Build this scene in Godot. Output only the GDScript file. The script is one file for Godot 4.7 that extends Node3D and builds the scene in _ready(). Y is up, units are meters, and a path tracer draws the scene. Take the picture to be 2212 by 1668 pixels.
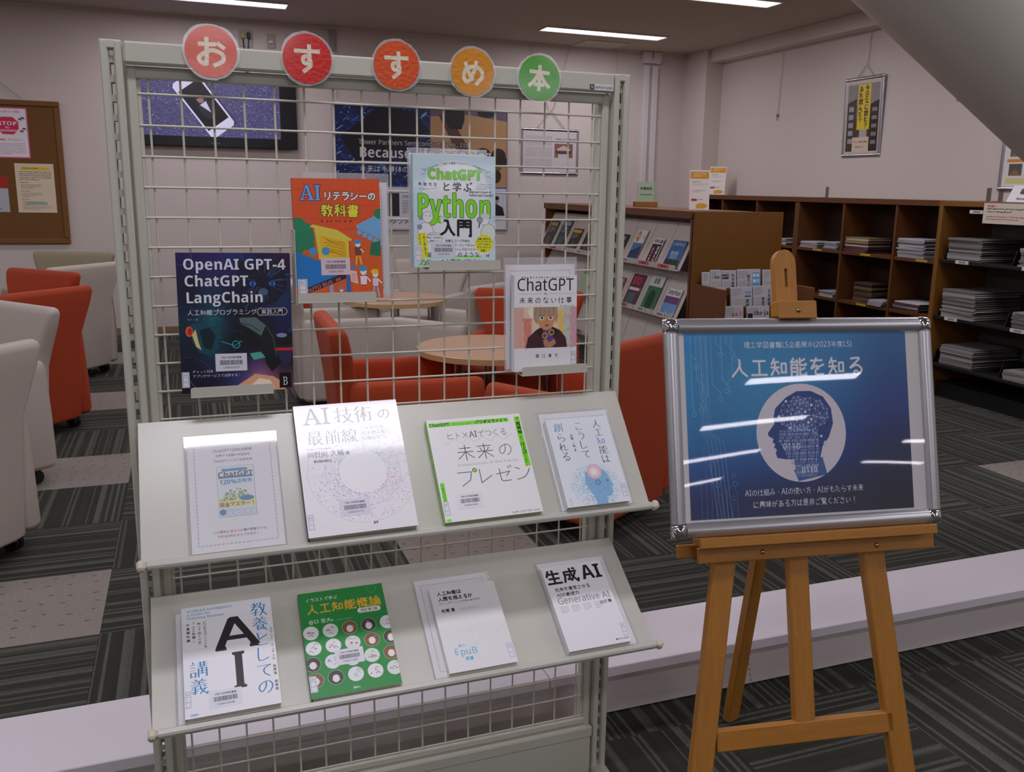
extends Node3D

const LAMP_POWER := 1.45
const LAMP_GLOW := 3.0
const SCREEN_GLOW := 0.9

func _ready() -> void:
	var cam := Camera3D.new()
	cam.name = "camera"
	add_child(cam)
	cam.position = Vector3(0.0485, 1.3395, 1.6704)
	cam.rotation_degrees = Vector3(-11.8446, -21.0836, 1.0451)
	var near := 0.05
	var f := 1946.17      # focal length in pixels of the 2212 x 1668 frame
	cam.set_frustum(near * 1668.0 / f, Vector2((1106.0 - 1159.19) / f, -(834.0 - 815.86) / f) * near, near, 60.0)
	cam.current = true
	var we := WorldEnvironment.new()
	we.name = "surroundings"
	var env := Environment.new()
	env.background_mode = Environment.BG_COLOR
	env.background_color = Color("1a1a1c")
	env.tonemap_mode = Environment.TONE_MAPPER_LINEAR
	env.tonemap_exposure = 0.86
	env.sdfgi_enabled = true
	env.ssao_enabled = true
	env.ssil_enabled = true
	we.environment = env
	add_child(we)
	crinkle = NoiseTexture2D.new()
	crinkle.width = 256
	crinkle.height = 256
	crinkle.seamless = true
	crinkle.as_normal_map = true
	crinkle.bump_strength = 6.0
	var fn := FastNoiseLite.new()
	fn.seed = 4
	fn.frequency = 0.03
	crinkle.noise = fn
	var rng := RandomNumberGenerator.new()
	rng.seed = 2
	for c in ["dcd8d6", "d8656a"]:
		sheet(60, 10, Color(c), 4)
		p_rect(0, 0, 60, 0.6, Color("8a8480"))
		for k in 5:
			p_rect(14 + k * 7, 2.4, 4.6, 5, Color("3a3436") if c == "dcd8d6" else Color("6a2226"))
		name_cards.append(print_mat(printed(), 0.5))
	build_room()
	build_rack()
	build_books()
	build_easel()
	build_lounge()
	build_back_wall()
	build_magazine_rack()
	build_bookcases()
	build_right_wall()

# ---- the room
const ZB := -7.05
const XR := 5.21
const H := 2.735
var wood_cache := {}

func wood_mat(light: String, dark: String, sd: int, upright: bool, rough := 0.4) -> StandardMaterial3D:
	var rng := RandomNumberGenerator.new()
	rng.seed = sd
	var n := 256
	var data := PackedByteArray()
	data.resize(n * n * 3)
	var noise := FastNoiseLite.new()
	noise.seed = sd
	noise.frequency = 1.0
	var a := Color(light)
	var b := Color(dark)
	for y in n:
		for x in n:
			var s := x if upright else y
			var l := y if upright else x
			var v := 0.5 + 0.32 * noise.get_noise_2d(s * 0.11, l * 0.006) + 0.3 * noise.get_noise_2d(s * 0.5 + 90, l * 0.02) + rng.randf_range(-0.05, 0.05)
			var c := b.lerp(a, clampf(v, 0, 1))
			var i := (y * n + x) * 3
			data[i] = int(c.r * 255)
			data[i + 1] = int(c.g * 255)
			data[i + 2] = int(c.b * 255)
	var m := StandardMaterial3D.new()
	m.albedo_texture = ImageTexture.create_from_image(Image.create_from_data(n, n, false, Image.FORMAT_RGB8, data))
	m.uv1_triplanar = true
	m.uv1_scale = Vector3.ONE * 2.2
	m.roughness = rough
	return m

func carpet_tex(kind: int) -> ImageTexture:
	var rng := RandomNumberGenerator.new()
	rng.seed = 500 + kind
	var n := 400
	var data := PackedByteArray()
	data.resize(n * n * 3)
	var cols := PackedFloat32Array()
	while cols.size() < n:      # stripes of dark and pale yarn of uneven width
		var w := rng.randi_range(5, 16)
		var v := rng.randf_range(0.0, 0.12)
		if rng.randf() < 0.55:
			v = rng.randf_range(0.5, 1.0)
			w = rng.randi_range(3, 9)
		for k in w:
			cols.append(v)
	for y in n:
		for x in n:
			var c: Color
			if kind < 2:
				var v := cols[x] * rng.randf_range(0.35, 1.15) + rng.randf_range(0.0, 0.12)
				c = Color("24241c").lerp(Color("63655b"), clampf(v, 0, 1))
			else:
				c = Color("837a70").lerp(Color("a39a8f"), rng.randf()).darkened(rng.randf_range(0.0, 0.14))
			var i := (y * n + x) * 3
			data[i] = int(c.r * 255)
			data[i + 1] = int(c.g * 255)
			data[i + 2] = int(c.b * 255)
	var im := Image.create_from_data(n, n, false, Image.FORMAT_RGB8, data)
	if kind == 2:
		for k in 46:      # small dark flecks woven into the grey tiles
			var x := (k % 7) * 57 + rng.randi_range(4, 30)
			var y := (k / 7) * 57 + rng.randi_range(8, 34)
			im.fill_rect(Rect2i(x, y, rng.randi_range(9, 16), 3), Color("4c443c"))
			im.fill_rect(Rect2i(x + rng.randi_range(1, 6), y + 3, 7, 2), Color("564e46"))
	return ImageTexture.create_from_image(im)

func build_room() -> void:
	var paint := mat("d3c7c0", 0.9)
	var ceil_mat := mat("bcaea0", 0.95)
	var base := StandardMaterial3D.new()
	base.albedo_texture = carpet_tex(0)
	base.roughness = 1.0
	base.uv1_triplanar = true
	base.uv1_world_triplanar = true
	base.uv1_scale = Vector3.ONE * 2.0
	var x0 := -4.9
	var x1 := 9.6
	var z1 := 14.0
	var fl := structure("floor", M.new().box(Vector3((x0 + x1) / 2, -0.056, (ZB + z1) / 2), Vector3(x1 - x0 + 0.4, 0.1, z1 - ZB + 0.4)), base, "dark striped carpet tiles laid in turned squares with grey ones")
	# carpet tiles, half a metre square: two striped weaves laid crosswise and grey ones every third place
	var tile := M.new()
	var e := 0.2494
	tile.quad(Vector3(-e, 0.006, e), Vector3(e, 0.006, e), Vector3(e, 0.006, -e), Vector3(-e, 0.006, -e))
	for k in 4:
		var p := Vector3(e, 0, e).rotated(Vector3.UP, k * PI / 2)
		var q := Vector3(e, 0, -e).rotated(Vector3.UP, k * PI / 2)
		tile.quad(p, q, q + Vector3.UP * 0.006, p + Vector3.UP * 0.006)
	var tm := tile.mesh()
	var weave := []
	for k in 3:
		var m := StandardMaterial3D.new()
		m.albedo_texture = carpet_tex(k)
		m.roughness = 1.0
		weave.append(m)
	var rng := RandomNumberGenerator.new()
	rng.seed = 3
	for j in range(-14, 5):
		for i in range(-6, 11):
			var c := Vector3(-0.27 + 0.5 * i + 0.25, -0.006, -1.13 + 0.5 * j + 0.25)
			if c.z < -6.9 or (j >= 0 and j <= 1 and c.z < -0.2 and c.z > -0.5) or c.z > 1.2 or (c.z > -0.2 and (i < -1 or i > 6)) or (c.z < -5.0 and i > 5):
				continue
			var grey: bool = posmod(i, 3) == 2 and posmod(j, 3) == 2 and j < 0
			var o := solid("carpet_tile", tm, weave[2] if grey else weave[rng.randi() % 2], fl)
			o.position = c
			o.rotation.y = 0.0 if grey else PI / 2 * (posmod(i + j, 2))
	structure("ceiling", M.new().box(Vector3((x0 + x1) / 2, H + 0.06, (ZB + z1) / 2), Vector3(x1 - x0 + 0.4, 0.12, z1 - ZB + 0.4)), ceil_mat, "plain off-white ceiling with recessed strip lights")
	structure("wall_back", M.new().box(Vector3((x0 + XR) / 2, H / 2, ZB - 0.08), Vector3(XR - x0 + 0.4, H, 0.16)), paint, "off-white painted back wall behind the lounge")
	structure("wall_right", M.new().box(Vector3(XR + 0.08, H / 2, (ZB + 2.4) / 2), Vector3(0.16, H, 2.4 - ZB)), paint, "off-white painted right wall above the bookcases")
	structure("wall_left", M.new().box(Vector3(x0 - 0.08, H / 2, (ZB + z1) / 2), Vector3(0.16, H, z1 - ZB + 0.3)), paint)
	structure("wall_front", M.new().box(Vector3((x0 + x1) / 2, H / 2, z1 + 0.08), Vector3(x1 - x0 + 0.3, H, 0.16)), paint)
	structure("wall_side", M.new().box(Vector3((XR + x1) / 2 + 0.08, H / 2, 2.4), Vector3(x1 - XR, H, 0.16)), paint)
	structure("wall_hall", M.new().box(Vector3(x1 + 0.08, H / 2, (2.4 + z1) / 2), Vector3(0.16, H, z1 - 2.4 + 0.3)), paint)
	structure("wall_pillar", M.new().box(Vector3(5.115, H / 2, ZB + 0.215), Vector3(0.195, H, 0.43)), paint, "off-white corner pillar between back and right wall")
	structure("trim_1", M.new().box(Vector3(XR - 0.075, H - 0.06, (ZB + 0.43 + 2.3) / 2), Vector3(0.15, 0.12, 2.3 - ZB - 0.43)), paint, "boxed-in beam running along top of the right wall")
	structure("baseboard_back", M.new().box(Vector3((x0 + XR) / 2, 0.03, ZB + 0.006), Vector3(XR - x0, 0.062, 0.012)), mat("8f7862", 0.5), "brown vinyl baseboard along the back wall")
	var hatch := mat("c9beb4", 0.9)
	var ha := tag(piece("access_hatch", M.new().box(Vector3(0, 0, 0), Vector3(0.445, 0.006, 0.43), 0.002), hatch), "square access hatch in the ceiling beside the far strip light", "hatch")
	ha.position = Vector3(3.925, H - 0.0035, -6.83)
	# the low white kerb between the lounge and the foreground
	var kerb := mat("dbd4da", 0.45, 0.0, {"clearcoat_enabled": true, "clearcoat": 0.2, "clearcoat_roughness": 0.25})
	var kb := structure("trim_2", M.new().box(Vector3(2.0, 0.065, -0.345), Vector3(12.0, 0.13, 0.2)), mat("d0c7c4", 0.7), "low white kerb with a flat top dividing lounge from foreground")
	for i in 6:
		piece("top_board", M.new().box(Vector3(-2.03 + i * 1.9, 0.144, -0.322), Vector3(1.898, 0.028, 0.246), 0.002), kerb, kb)
	# the slanting round brace at the upper right
	var lo := Vector3(2.097, 1.943, -0.8)
	var dir := Vector3(2.843, 1.508, -0.8) - lo
	dir = dir.normalized()
	var off := Vector3(-dir.y, dir.x, 0) * 0.205
	var a := lo + off - dir * 1.35
	var b := lo + off + dir * 4.2
	structure("trim_3", M.new().tube(PackedVector3Array([a, b]), 0.205, 40), mat("d6d2c6", 0.42), "thick round cream brace slanting down at upper right")
	build_lamps()

func build_lamps() -> void:
	var glow := mat("ffffff", 0.5, 0.0, {"emission_enabled": true, "emission": Color("faf8ff"), "emission_energy_multiplier": LAMP_GLOW})
	var rim := mat("d8d0c8", 0.6)
	var housing := M.new()
	for s: float in [-1.0, 1.0]:
		housing.box(Vector3(0, 0, s * 0.106), Vector3(1.212, 0.014, 0.012), 0.002)
		housing.box(Vector3(s * 0.6, 0, 0), Vector3(0.012, 0.014, 0.2), 0.002)
	var hm := housing.mesh()
	var panel := M.new().box(Vector3.ZERO, Vector3(1.188, 0.004, 0.2)).mesh()
	var rib := M.new().box(Vector3.ZERO, Vector3(0.003, 0.008, 0.198)).mesh()
	var n := 0
	for q in [[0.29, 0, 11], [3.68, 0, 11], [7.07, 6, 11], [-3.1, 0, 7]]:
		for k in range(q[1], q[2]):
			var at := Vector3(q[0], H - 0.006, -6.2 + 1.75 * k)
			var where := "recessed strip light out of view further along the ceiling"
			if k == 0 and n < 12:
				where = "recessed strip light at top left above the wall screen" if q[0] < 1 else "recessed strip light beside the access hatch"
			if k == 1 and q[0] > 3 and q[0] < 4:
				where = "recessed strip light cut by top edge, nearest the right wall"
			var l := thing("strip_light", where, "light", at, 0.0, "recessed strip lights in rows")
			solid("housing", hm, rim, l).position = Vector3(0, 0.0, 0)
			solid("diffuser", panel, glow, l).position = Vector3(0, 0.001, 0)
			if k >= 6:
				for r in 15:
					solid("louvre", rib, rim, l).position = Vector3(-0.56 + 0.08 * r, -0.003, 0)
			var lamp := AreaLight3D.new()
			lamp.name = "lamp"
			lamp.area_size = Vector2(1.18, 0.2)
			lamp.light_energy = LAMP_POWER
			lamp.light_color = Color("f8f3ff")
			lamp.area_range = 20.0
			lamp.area_attenuation = 2.0
			lamp.shadow_enabled = true
			lamp.rotation_degrees.x = -90
			lamp.position = Vector3(0, -0.012, 0)
			l.add_child(lamp)
			n += 1

# ---- the display rack, its shelves, and what stands on it
const TOP_A := Vector3(0, 0.936, 0.04)
const DOWN_A := Vector3(0, -0.7455, 0.6665)
const TOP_B := Vector3(0, 0.615, 0.04)
const DOWN_B := Vector3(0, -0.5478, 0.8366)

func on_shelf(second: bool, x: float, v: float, lift: float, roll := 0.0) -> Transform3D:     # x right, y up the slope, z out of it
	var d: Vector3 = (DOWN_B if second else DOWN_A).normalized()
	var nrm := Vector3(0, d.z, -d.y)
	var b := Basis(Vector3.RIGHT, -d, nrm)
	return Transform3D(b * Basis(Vector3.BACK, roll), (TOP_B if second else TOP_A) + d * v + nrm * lift + Vector3(x, 0, 0))

func leaning(x: float, y: float, z: float, lean: float, roll := 0.0) -> Transform3D:     # stands on y, tips back by lean
	return Transform3D(Basis(Vector3.RIGHT, -lean) * Basis(Vector3.BACK, roll), Vector3(x, y, z))

func build_rack() -> void:
	var steel := mat("c9c8b8", 0.42, 0.0)
	var rack := thing("display_rack", "cream steel mesh display rack holding books, with slotted posts", "rack", Vector3(0.4, 0, 0))
	for s: float in [-1.0, 1.0]:
		var m := M.new()
		var x := s * 0.4505
		# a slotted channel: two rounded flanges, side walls, and a web pierced by real slots
		for e: float in [-1.0, 1.0]:
			m.box(Vector3(x + e * 0.0105, 0.78, 0.0225), Vector3(0.0115, 1.556, 0.007), 0.0022)
			m.box(Vector3(x + e * 0.0152, 0.78, 0.004), Vector3(0.0022, 1.556, 0.036))
			m.box(Vector3(x + e * 0.0048, 0.78, 0.0165), Vector3(0.0022, 1.556, 0.009))
			for z: float in [0.0135, -0.0135]:
				m.box(Vector3(x + e * 0.0092, 0.78, z), Vector3(0.0124, 1.556, 0.0016))
		m.box(Vector3(x, 1.552, 0.012), Vector3(0.033, 0.014, 0.026), 0.002)
		var y := 0.03
		while y < 1.55:
			for z: float in [0.0135, -0.0135]:
				m.box(Vector3(x, y, z), Vector3(0.0064, 0.0105, 0.0016))
			y += 0.03
		piece("post", m, steel, rack)
		piece("foot", M.new().box(Vector3(x, 0.03, 0.08), Vector3(0.034, 0.06, 0.46), 0.004), steel, rack)
	piece("top_beam", M.new().box(Vector3(0, 1.541, 0.015), Vector3(0.864, 0.034, 0.026), 0.003), steel, rack)
	piece("bottom_beam", M.new().box(Vector3(0, 0.15, 0.01), Vector3(0.864, 0.026, 0.034), 0.003), steel, rack)
	piece("kick_panel", M.new().box(Vector3(0, 0.075, 0.012), Vector3(0.862, 0.118, 0.016), 0.002), steel, rack)
	var f := M.new()
	for s: float in [-1.0, 1.0]:
		f.box(Vector3(s * 0.4235, 0.84, 0.004), Vector3(0.014, 1.364, 0.014), 0.002)
		f.box(Vector3(s * 0.4325, 0.84, -0.012), Vector3(0.006, 1.39, 0.002))
		f.box(Vector3(s * 0.414, 0.84, -0.008), Vector3(0.006, 1.364, 0.02), 0.001)
	f.box(Vector3(0, 1.513, 0.002), Vector3(0.842, 0.019, 0.012), 0.002)
	f.box(Vector3(0, 0.171, 0.004), Vector3(0.842, 0.014, 0.014), 0.002)
	piece("mesh_frame", f, steel, rack)
	var wire := mat("cfccba", 0.4)
	var up := M.new().tube(PackedVector3Array([Vector3(0, 0.176, 0), Vector3(0, 1.506, 0)]), 0.0019, 8).mesh()
	for i in 17:
		solid("grid_wire", up, wire, rack).position = Vector3(-0.4 + 0.05 * i, 0, -0.0019)
	var across := M.new().tube(PackedVector3Array([Vector3(-0.416, 0, 0), Vector3(0.416, 0, 0)]), 0.0019, 8).mesh()
	for i in 27:
		solid("grid_wire", across, wire, rack).position = Vector3(0, 1.48 - 0.05 * i, 0.0019)
	sheet(60, 13, Color("e8e6ea"), 6)
	p_rect(1, 0.5, 12, 12, Color("35353a"))
	p_type("N", 7, 10, 10, Color("d8d8dc"), 3, 1.0, 0.5)
	p_fit("NIPPON FILING", 14.5, 10, 44, 8, Color("3a3a44"), 1)
	var plate := M.new()
	plate.box(Vector3(0.403, 1.5315, 0.0285), Vector3(0.05, 0.011, 0.0008))
	tag(piece("maker_plate", plate, print_mat(printed(), 0.4), rack), "small white maker's plate with black lettering")
	# two sloped shelves hooked into the posts
	var cap := mat("dcd3ba", 0.5)
	var paint := mat("cdccc0", 0.33, 0.0, {"clearcoat_enabled": true, "clearcoat": 0.25, "clearcoat_roughness": 0.22})
	for second in [false, true]:
		var sh := thing("display_shelf", "lower sloped cream steel shelf of the mesh rack" if second else "upper sloped cream steel shelf of the mesh rack", "shelf", Vector3.ZERO, 0.0, "sloped shelves of the display rack")
		var t := on_shelf(second, 0.4, 0.0, 0.0)
		sh.transform = t
		piece("panel", M.new().box(Vector3(0, -0.125, -0.0015), Vector3(0.902, 0.25, 0.002), 0.0006), paint, sh)
		var lip := M.new()
		lip.box(Vector3(0.004, -0.2575, 0.0045), Vector3(0.896, 0.013, 0.014), 0.003)
		var lb := piece("lip_bar", lip, paint, sh)
		for s: float in [-1.0, 1.0]:
			piece("end_cap", M.new().box(Vector3(0.004 + s * 0.4545, -0.2575, 0.0035), Vector3(0.0135, 0.0165, 0.0185), 0.0035), cap, lb)
			var br := M.new()
			br.slab(PackedVector2Array([Vector2(0.0, -0.004), Vector2(0.0, -0.06), Vector2(0.05, -0.03), Vector2(0.16, -0.01), Vector2(0.16, -0.004)]), -0.001, 0.001)
			var b := piece("bracket", br, steel, sh)
			b.transform = Transform3D(Basis(Vector3(0, -1, 0), Vector3(0, 0, 1), Vector3(-1, 0, 0)), Vector3(s * 0.446, -0.005, -0.003))

func badge(i: int, ch: String, hex: String, x: float, y: float, tilt: float, what: String) -> void:
	var b := thing("letter_badge", "round laminated %s on top beam of mesh rack" % what, "badge", Vector3(x, y, 0.0305), 0.0, "round letter badges along the rack's top beam")
	b.rotation = Vector3(-0.02, 0, tilt)
	var film := clear_mat("eef0f2", 0.22, 0.12)
	var rng := RandomNumberGenerator.new()
	rng.seed = 40 + i
	var m := M.new()
	var o := PackedVector2Array()
	for k in 40:
		o.append(Vector2.from_angle(TAU * k / 40) * (0.0445 + rng.randf_range(-0.0008, 0.0008) + 0.0008 * sin(k * 0.5 + i)))
	m.slab(o, 0.0, 0.0007)
	piece("laminate_film", m, film, b)
	var c := PackedVector2Array()
	for k in 40:
		c.append(Vector2.from_angle(TAU * k / 40) * 0.0405)
	sheet(81, 81, Color(hex), 6)
	p_sign(ch, 16, 15, 49, 51, 0.135, Color("ece0c6"))
	var disc := M.new()
	for k in 40:
		var p := c[k]
		var q := c[(k + 1) % 40]
		var z := 0.0013
		disc.tri(Vector3(0, 0, z), Vector3(p.x, p.y, z), Vector3(q.x, q.y, z), Vector3.BACK, Vector3.BACK, Vector3.BACK, Vector2(0.5, 0.5), Vector2(0.5 + p.x / 0.081, 0.5 - p.y / 0.081), Vector2(0.5 + q.x / 0.081, 0.5 - q.y / 0.081))
		disc.quad(Vector3(p.x, p.y, 0.0008), Vector3(q.x, q.y, 0.0008), Vector3(q.x, q.y, z), Vector3(p.x, p.y, z), Rect2(0.02, 0.02, 0.01, 0.01))
	var pm := print_mat(printed(), 0.5, 1.0)
	pm.clearcoat_roughness = 0.1
	pm.normal_enabled = true
	pm.normal_texture = crinkle
	pm.normal_scale = 0.5
	piece("letter_disc", disc, pm, b)

var crinkle: NoiseTexture2D
var sticker_rng := RandomNumberGenerator.new()

func book(called: String, label: String, xf: Transform3D, w: float, h: float, t: float, cover: Texture2D, spine: String, o := {}) -> Node3D:     # origin at the middle of the back cover's lower edge
	var b := thing(called, label, "book", Vector3.ZERO, 0.0, "books on the display rack")
	b.transform = xf
	var gloss := print_mat(cover, 0.38, o.get("coat", 0.6))
	var edge := 0.0007
	var fc := piece("front_cover", M.new().box(Vector3(0, h / 2, t - edge / 2), Vector3(w, h, edge)), gloss, b)
	piece("back_cover", M.new().box(Vector3(0, h / 2, edge / 2), Vector3(w, h, edge)), mat(spine, 0.4), b)
	piece("spine", M.new().box(Vector3((-w / 2 + edge / 2) * o.get("bound", 1.0), h / 2, t / 2), Vector3(edge, h, t - 2 * edge)), mat(spine, 0.4), b)
	piece("page_block", M.new().box(Vector3(0.0005 * o.get("bound", 1.0), h / 2 - 0.0006, t / 2), Vector3(w - 0.004, h - 0.0035, t - 2 * edge)), paper_edge, b)
	if o.has("code"):
		var q: Array = o.code
		sheet(34, 20, Color(o.get("label_hex", "e6e6ee")), 7)
		p_barcode(0, 0, q[0], sticker_rng)
		tag(piece("barcode_label", M.new().box(Vector3(q[1] - w / 2, q[2], t + 0.00015), Vector3(q[3], q[3] * 20 / 34, 0.0003)), print_mat(printed(), 0.45), fc), "white library barcode sticker")
	if o.has("shelfmark"):
		var q: Array = o.shelfmark
		tag(piece("call_number_label", M.new().box(Vector3(q[0], q[1], t + 0.00012), Vector3(q[2], q[3], 0.00024)), shelfmark_mat, fc), "white spine label ruled in blue")
	return b

var paper_edge: StandardMaterial3D
var shelfmark_mat: StandardMaterial3D
var acrylic: StandardMaterial3D

func acrylic_case(xf: Transform3D, w: float, h: float, d: float, label: String) -> Node3D:     # a clear pocket: two sheets joined at the foot and sides
	var c := thing("acrylic_case", label, "sign holder", Vector3.ZERO, 0.0, "clear acrylic cases on the display rack")
	c.transform = xf
	piece("back_sheet", M.new().box(Vector3(0, h / 2, 0.0006), Vector3(w, h, 0.0012), 0.0004), acrylic, c)
	piece("front_sheet", M.new().box(Vector3(0, h / 2, d - 0.0006), Vector3(w, h, 0.0012), 0.0004), acrylic, c)
	var f := M.new()
	for s: float in [-1.0, 1.0]:
		f.box(Vector3(s * (w / 2 - 0.0008), h / 2, d / 2), Vector3(0.0016, h, d - 0.0024))
	f.box(Vector3(0, 0.0008, d / 2), Vector3(w - 0.0032, 0.0016, d - 0.0024))
	piece("rim", f, acrylic, c)
	return c

func card(xf: Transform3D, tex: Texture2D, label: String, w := 0.146, h := 0.204) -> Node3D:
	var m := piece("notice_card", M.new().box(Vector3(0, h / 2, 0), Vector3(w, h, 0.0004)), print_mat(tex, 0.6))
	m.transform = xf
	tag(m, label, "card", "notice cards in the acrylic cases")
	return m

func holder(x: float, y: float, w: float, label: String, tall: bool, roll := 0.0) -> void:     # a bent steel book rest hung on the mesh
	var h := thing("book_rest", label, "book rest", Vector3(x, y, 0.006), 0.0, "book rests hung on the mesh")
	h.rotation.z = roll
	var steel := mat("cdcbbd", 0.42)
	piece("tray", M.new().box(Vector3(0, -0.001, 0.03), Vector3(w, 0.002, 0.06), 0.0006), steel, h)
	var lip := PackedVector2Array()
	for q in [[-1, 0.0], [1, 0.0]]:
		lip.append(Vector2(q[0] * w / 2, -0.002))
	for k in 5:
		lip.append(Vector2(w / 2 - 0.004 + 0.004 * cos(k * PI / 8), 0.012 + 0.004 * sin(k * PI / 8)))
	for k in 5:
		lip.append(Vector2(-w / 2 + 0.004 - 0.004 * sin(k * PI / 8), 0.012 + 0.004 * cos(k * PI / 8)))
	piece("lip", M.new().slab(lip, 0.058, 0.0596), steel, h)
	piece("back_plate", M.new().box(Vector3(0, 0.03, 0.0012), Vector3(w * 0.9, 0.062, 0.0016), 0.0006), steel, h)
	if tall:
		piece("side_guide", M.new().box(Vector3(-w / 2 - 0.0015, 0.06, 0.03), Vector3(0.0016, 0.13, 0.056), 0.0006), steel, h)
	for s: float in [-1.0, 1.0]:
		piece("hook", M.new().tube(PackedVector3Array([Vector3(s * w * 0.35, 0.058, 0.001), Vector3(s * w * 0.35, 0.064, -0.002), Vector3(s * w * 0.35, 0.064, -0.009), Vector3(s * w * 0.35, 0.056, -0.0105)]), 0.0014, 6), steel, h)

func build_books() -> void:
	var rng := RandomNumberGenerator.new()
	rng.seed = 7
	sticker_rng.seed = 11
	paper_edge = mat("e6dfcf", 0.85)
	acrylic = clear_mat("f2f5f6", 0.1, 0.04)
	sheet(12, 28, Color("eceef4"), 6)
	for i in 3:
		p_line([1.5, 1 + i * 8.6, 10.5, 1 + i * 8.6, 10.5, 9.6 + i * 8.6, 1.5, 9.6 + i * 8.6, 1.5, 1 + i * 8.6], 0.5, Color("5d6f9c"))
	p_type("007", 6, 7, 4, Color("555a66"), 0, 1, 0.5)
	shelfmark_mat = print_mat(printed(), 0.45)
	var blank := card_plain(rng)
	# hung on the mesh, from left to right
	holder(0.105, 0.981, 0.136, "steel book rest under the dark blue programming book", false)
	book("book", "dark blue programming book with white OpenAI GPT-4 lettering, hung leftmost", leaning(0.116, 0.982, 0.03, 0.05, -0.012), 0.186, 0.24, 0.02, cover_langchain(rng), "0c1024", {"code": ["12400553413", 0.082, 0.052, 0.052], "shelfmark": [-0.086, 0.024, 0.012, 0.027]})
	holder(0.2885, 1.138, 0.137, "steel book rest with a side guide under the orange textbook", true)
	acrylic_case(leaning(0.318, 1.139, 0.014, 0.045), 0.152, 0.222, 0.004, "clear acrylic case behind the orange textbook")
	card(leaning(0.318, 1.1415, 0.016, 0.045), blank, "garland-bordered notice card behind the orange textbook")
	book("book", "orange textbook with a cartoon street scene and AI lettering", leaning(0.2975, 1.139, 0.03, 0.065, 0.008), 0.152, 0.211, 0.016, cover_literacy(rng), "d9602a", {"code": ["12400514407", 0.069, 0.058, 0.051], "label_hex": "e6cfd8", "shelfmark": [-0.066, 0.022, 0.016, 0.03]})
	holder(0.5225, 1.192, 0.137, "steel book rest under the pale blue and lime book", false)
	acrylic_case(leaning(0.505, 1.193, 0.014, 0.045), 0.152, 0.216, 0.004, "clear acrylic case behind the pale blue and lime book")
	card(leaning(0.505, 1.1955, 0.016, 0.045), blank, "notice card behind the pale blue and lime book")
	book("book", "pale blue programming book with lime Python lettering, hung highest", leaning(0.5085, 1.193, 0.03, 0.06, -0.01), 0.156, 0.203, 0.018, cover_python(rng), "c3e2ea", {"code": ["12400559030", 0.055, 0.032, 0.046], "label_hex": "dde0ea", "shelfmark": [-0.07, 0.026, 0.013, 0.03]})
	holder(0.706, 0.985, 0.137, "steel book rest under the white book with a portrait", false, 0.008)
	acrylic_case(leaning(0.692, 0.986, 0.021, 0.06, 0.0), 0.153, 0.222, 0.006, "clear acrylic case behind the white book with a portrait")
	card(leaning(0.692, 0.99, 0.0238, 0.06), card_job(rng), "notice card behind the white book with a portrait")
	book("book", "white book with ChatGPT lettering and a painted portrait", leaning(0.6905, 0.9875, 0.036, 0.075, -0.012), 0.131, 0.187, 0.018, cover_future_job(rng), "f1f0f2", {"shelfmark": [0.0585, 0.024, 0.012, 0.027]})
	# upper shelf
	var v := 0.2495
	var tip := Transform3D(Basis(Vector3.RIGHT, 0.02), Vector3.ZERO)
	acrylic_case(on_shelf(false, 0.097, v, 0.0004) * tip, 0.153, 0.212, 0.0045, "clear acrylic case lying at left end of the upper shelf")
	card(on_shelf(false, 0.098, v - 0.002, 0.0026) * tip, card_usage(rng), "notice card for a lent book at left end of upper shelf")
	book("book", "large white book with grey title and a ring of violet dots", on_shelf(false, 0.2995, v, 0.0004, 0.006), 0.186, 0.25, 0.022, cover_frontline(rng), "26242a", {"code": ["12400545179", 0.083, 0.047, 0.052], "label_hex": "e4e1f0", "shelfmark": [-0.086, 0.027, 0.011, 0.027]})
	acrylic_case(on_shelf(false, 0.527, v, 0.0004), 0.17, 0.213, 0.0035, "clear acrylic case under the white book with lime green bands")
	book("book", "white square book with lime green bands and thin lettering", on_shelf(false, 0.5335, v, 0.0045, 0.004), 0.184, 0.203, 0.015, cover_slides(rng), "8fd850", {"code": ["12400561085", 0.052, 0.037, 0.05], "label_hex": "eeeef4", "shelfmark": [-0.085, 0.026, 0.011, 0.027]})
	acrylic_case(on_shelf(false, 0.7415, v, 0.0004), 0.153, 0.212, 0.0045, "clear acrylic case under the pale blue book with a head")
	card(on_shelf(false, 0.742, v - 0.002, 0.0026), blank, "notice card under the pale blue book with a head")
	book("book", "pale blue book with a translucent head, right end of upper shelf", on_shelf(false, 0.7375, v, 0.0055, 0.0), 0.129, 0.183, 0.017, cover_created(rng), "eef3f6", {"shelfmark": [0.0575, 0.023, 0.012, 0.027]})
	# lower shelf
	acrylic_case(on_shelf(true, 0.062, v, 0.0004, 0.0), 0.153, 0.211, 0.0045, "clear acrylic case under the white book with blue AI title")
	card(on_shelf(true, 0.062, v - 0.002, 0.0026), blank, "notice card under the white book with blue AI title")
	book("book", "white book with huge black AI and blue brush title", on_shelf(true, 0.0745, v, 0.0055, 0.002), 0.15, 0.205, 0.016, cover_lecture(rng), "e9edf4", {"code": ["12400559048", 0.063, 0.026, 0.052], "label_hex": "e8eaf2", "shelfmark": [-0.069, 0.033, 0.01, 0.03]})
	book("book", "green illustrated textbook with rows of round pictures", on_shelf(true, 0.2755, v, 0.0004, 0.002), 0.155, 0.206, 0.014, cover_illustrated(rng), "12702c", {"code": ["12400515600", 0.074, 0.068, 0.05], "shelfmark": [-0.071, 0.026, 0.012, 0.03]})
	acrylic_case(on_shelf(true, 0.4885, v, 0.0004), 0.15, 0.209, 0.0045, "clear acrylic case under the worn off-white paperback")
	card(on_shelf(true, 0.4885, v - 0.002, 0.0026), blank, "notice card under the worn off-white paperback")
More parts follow.
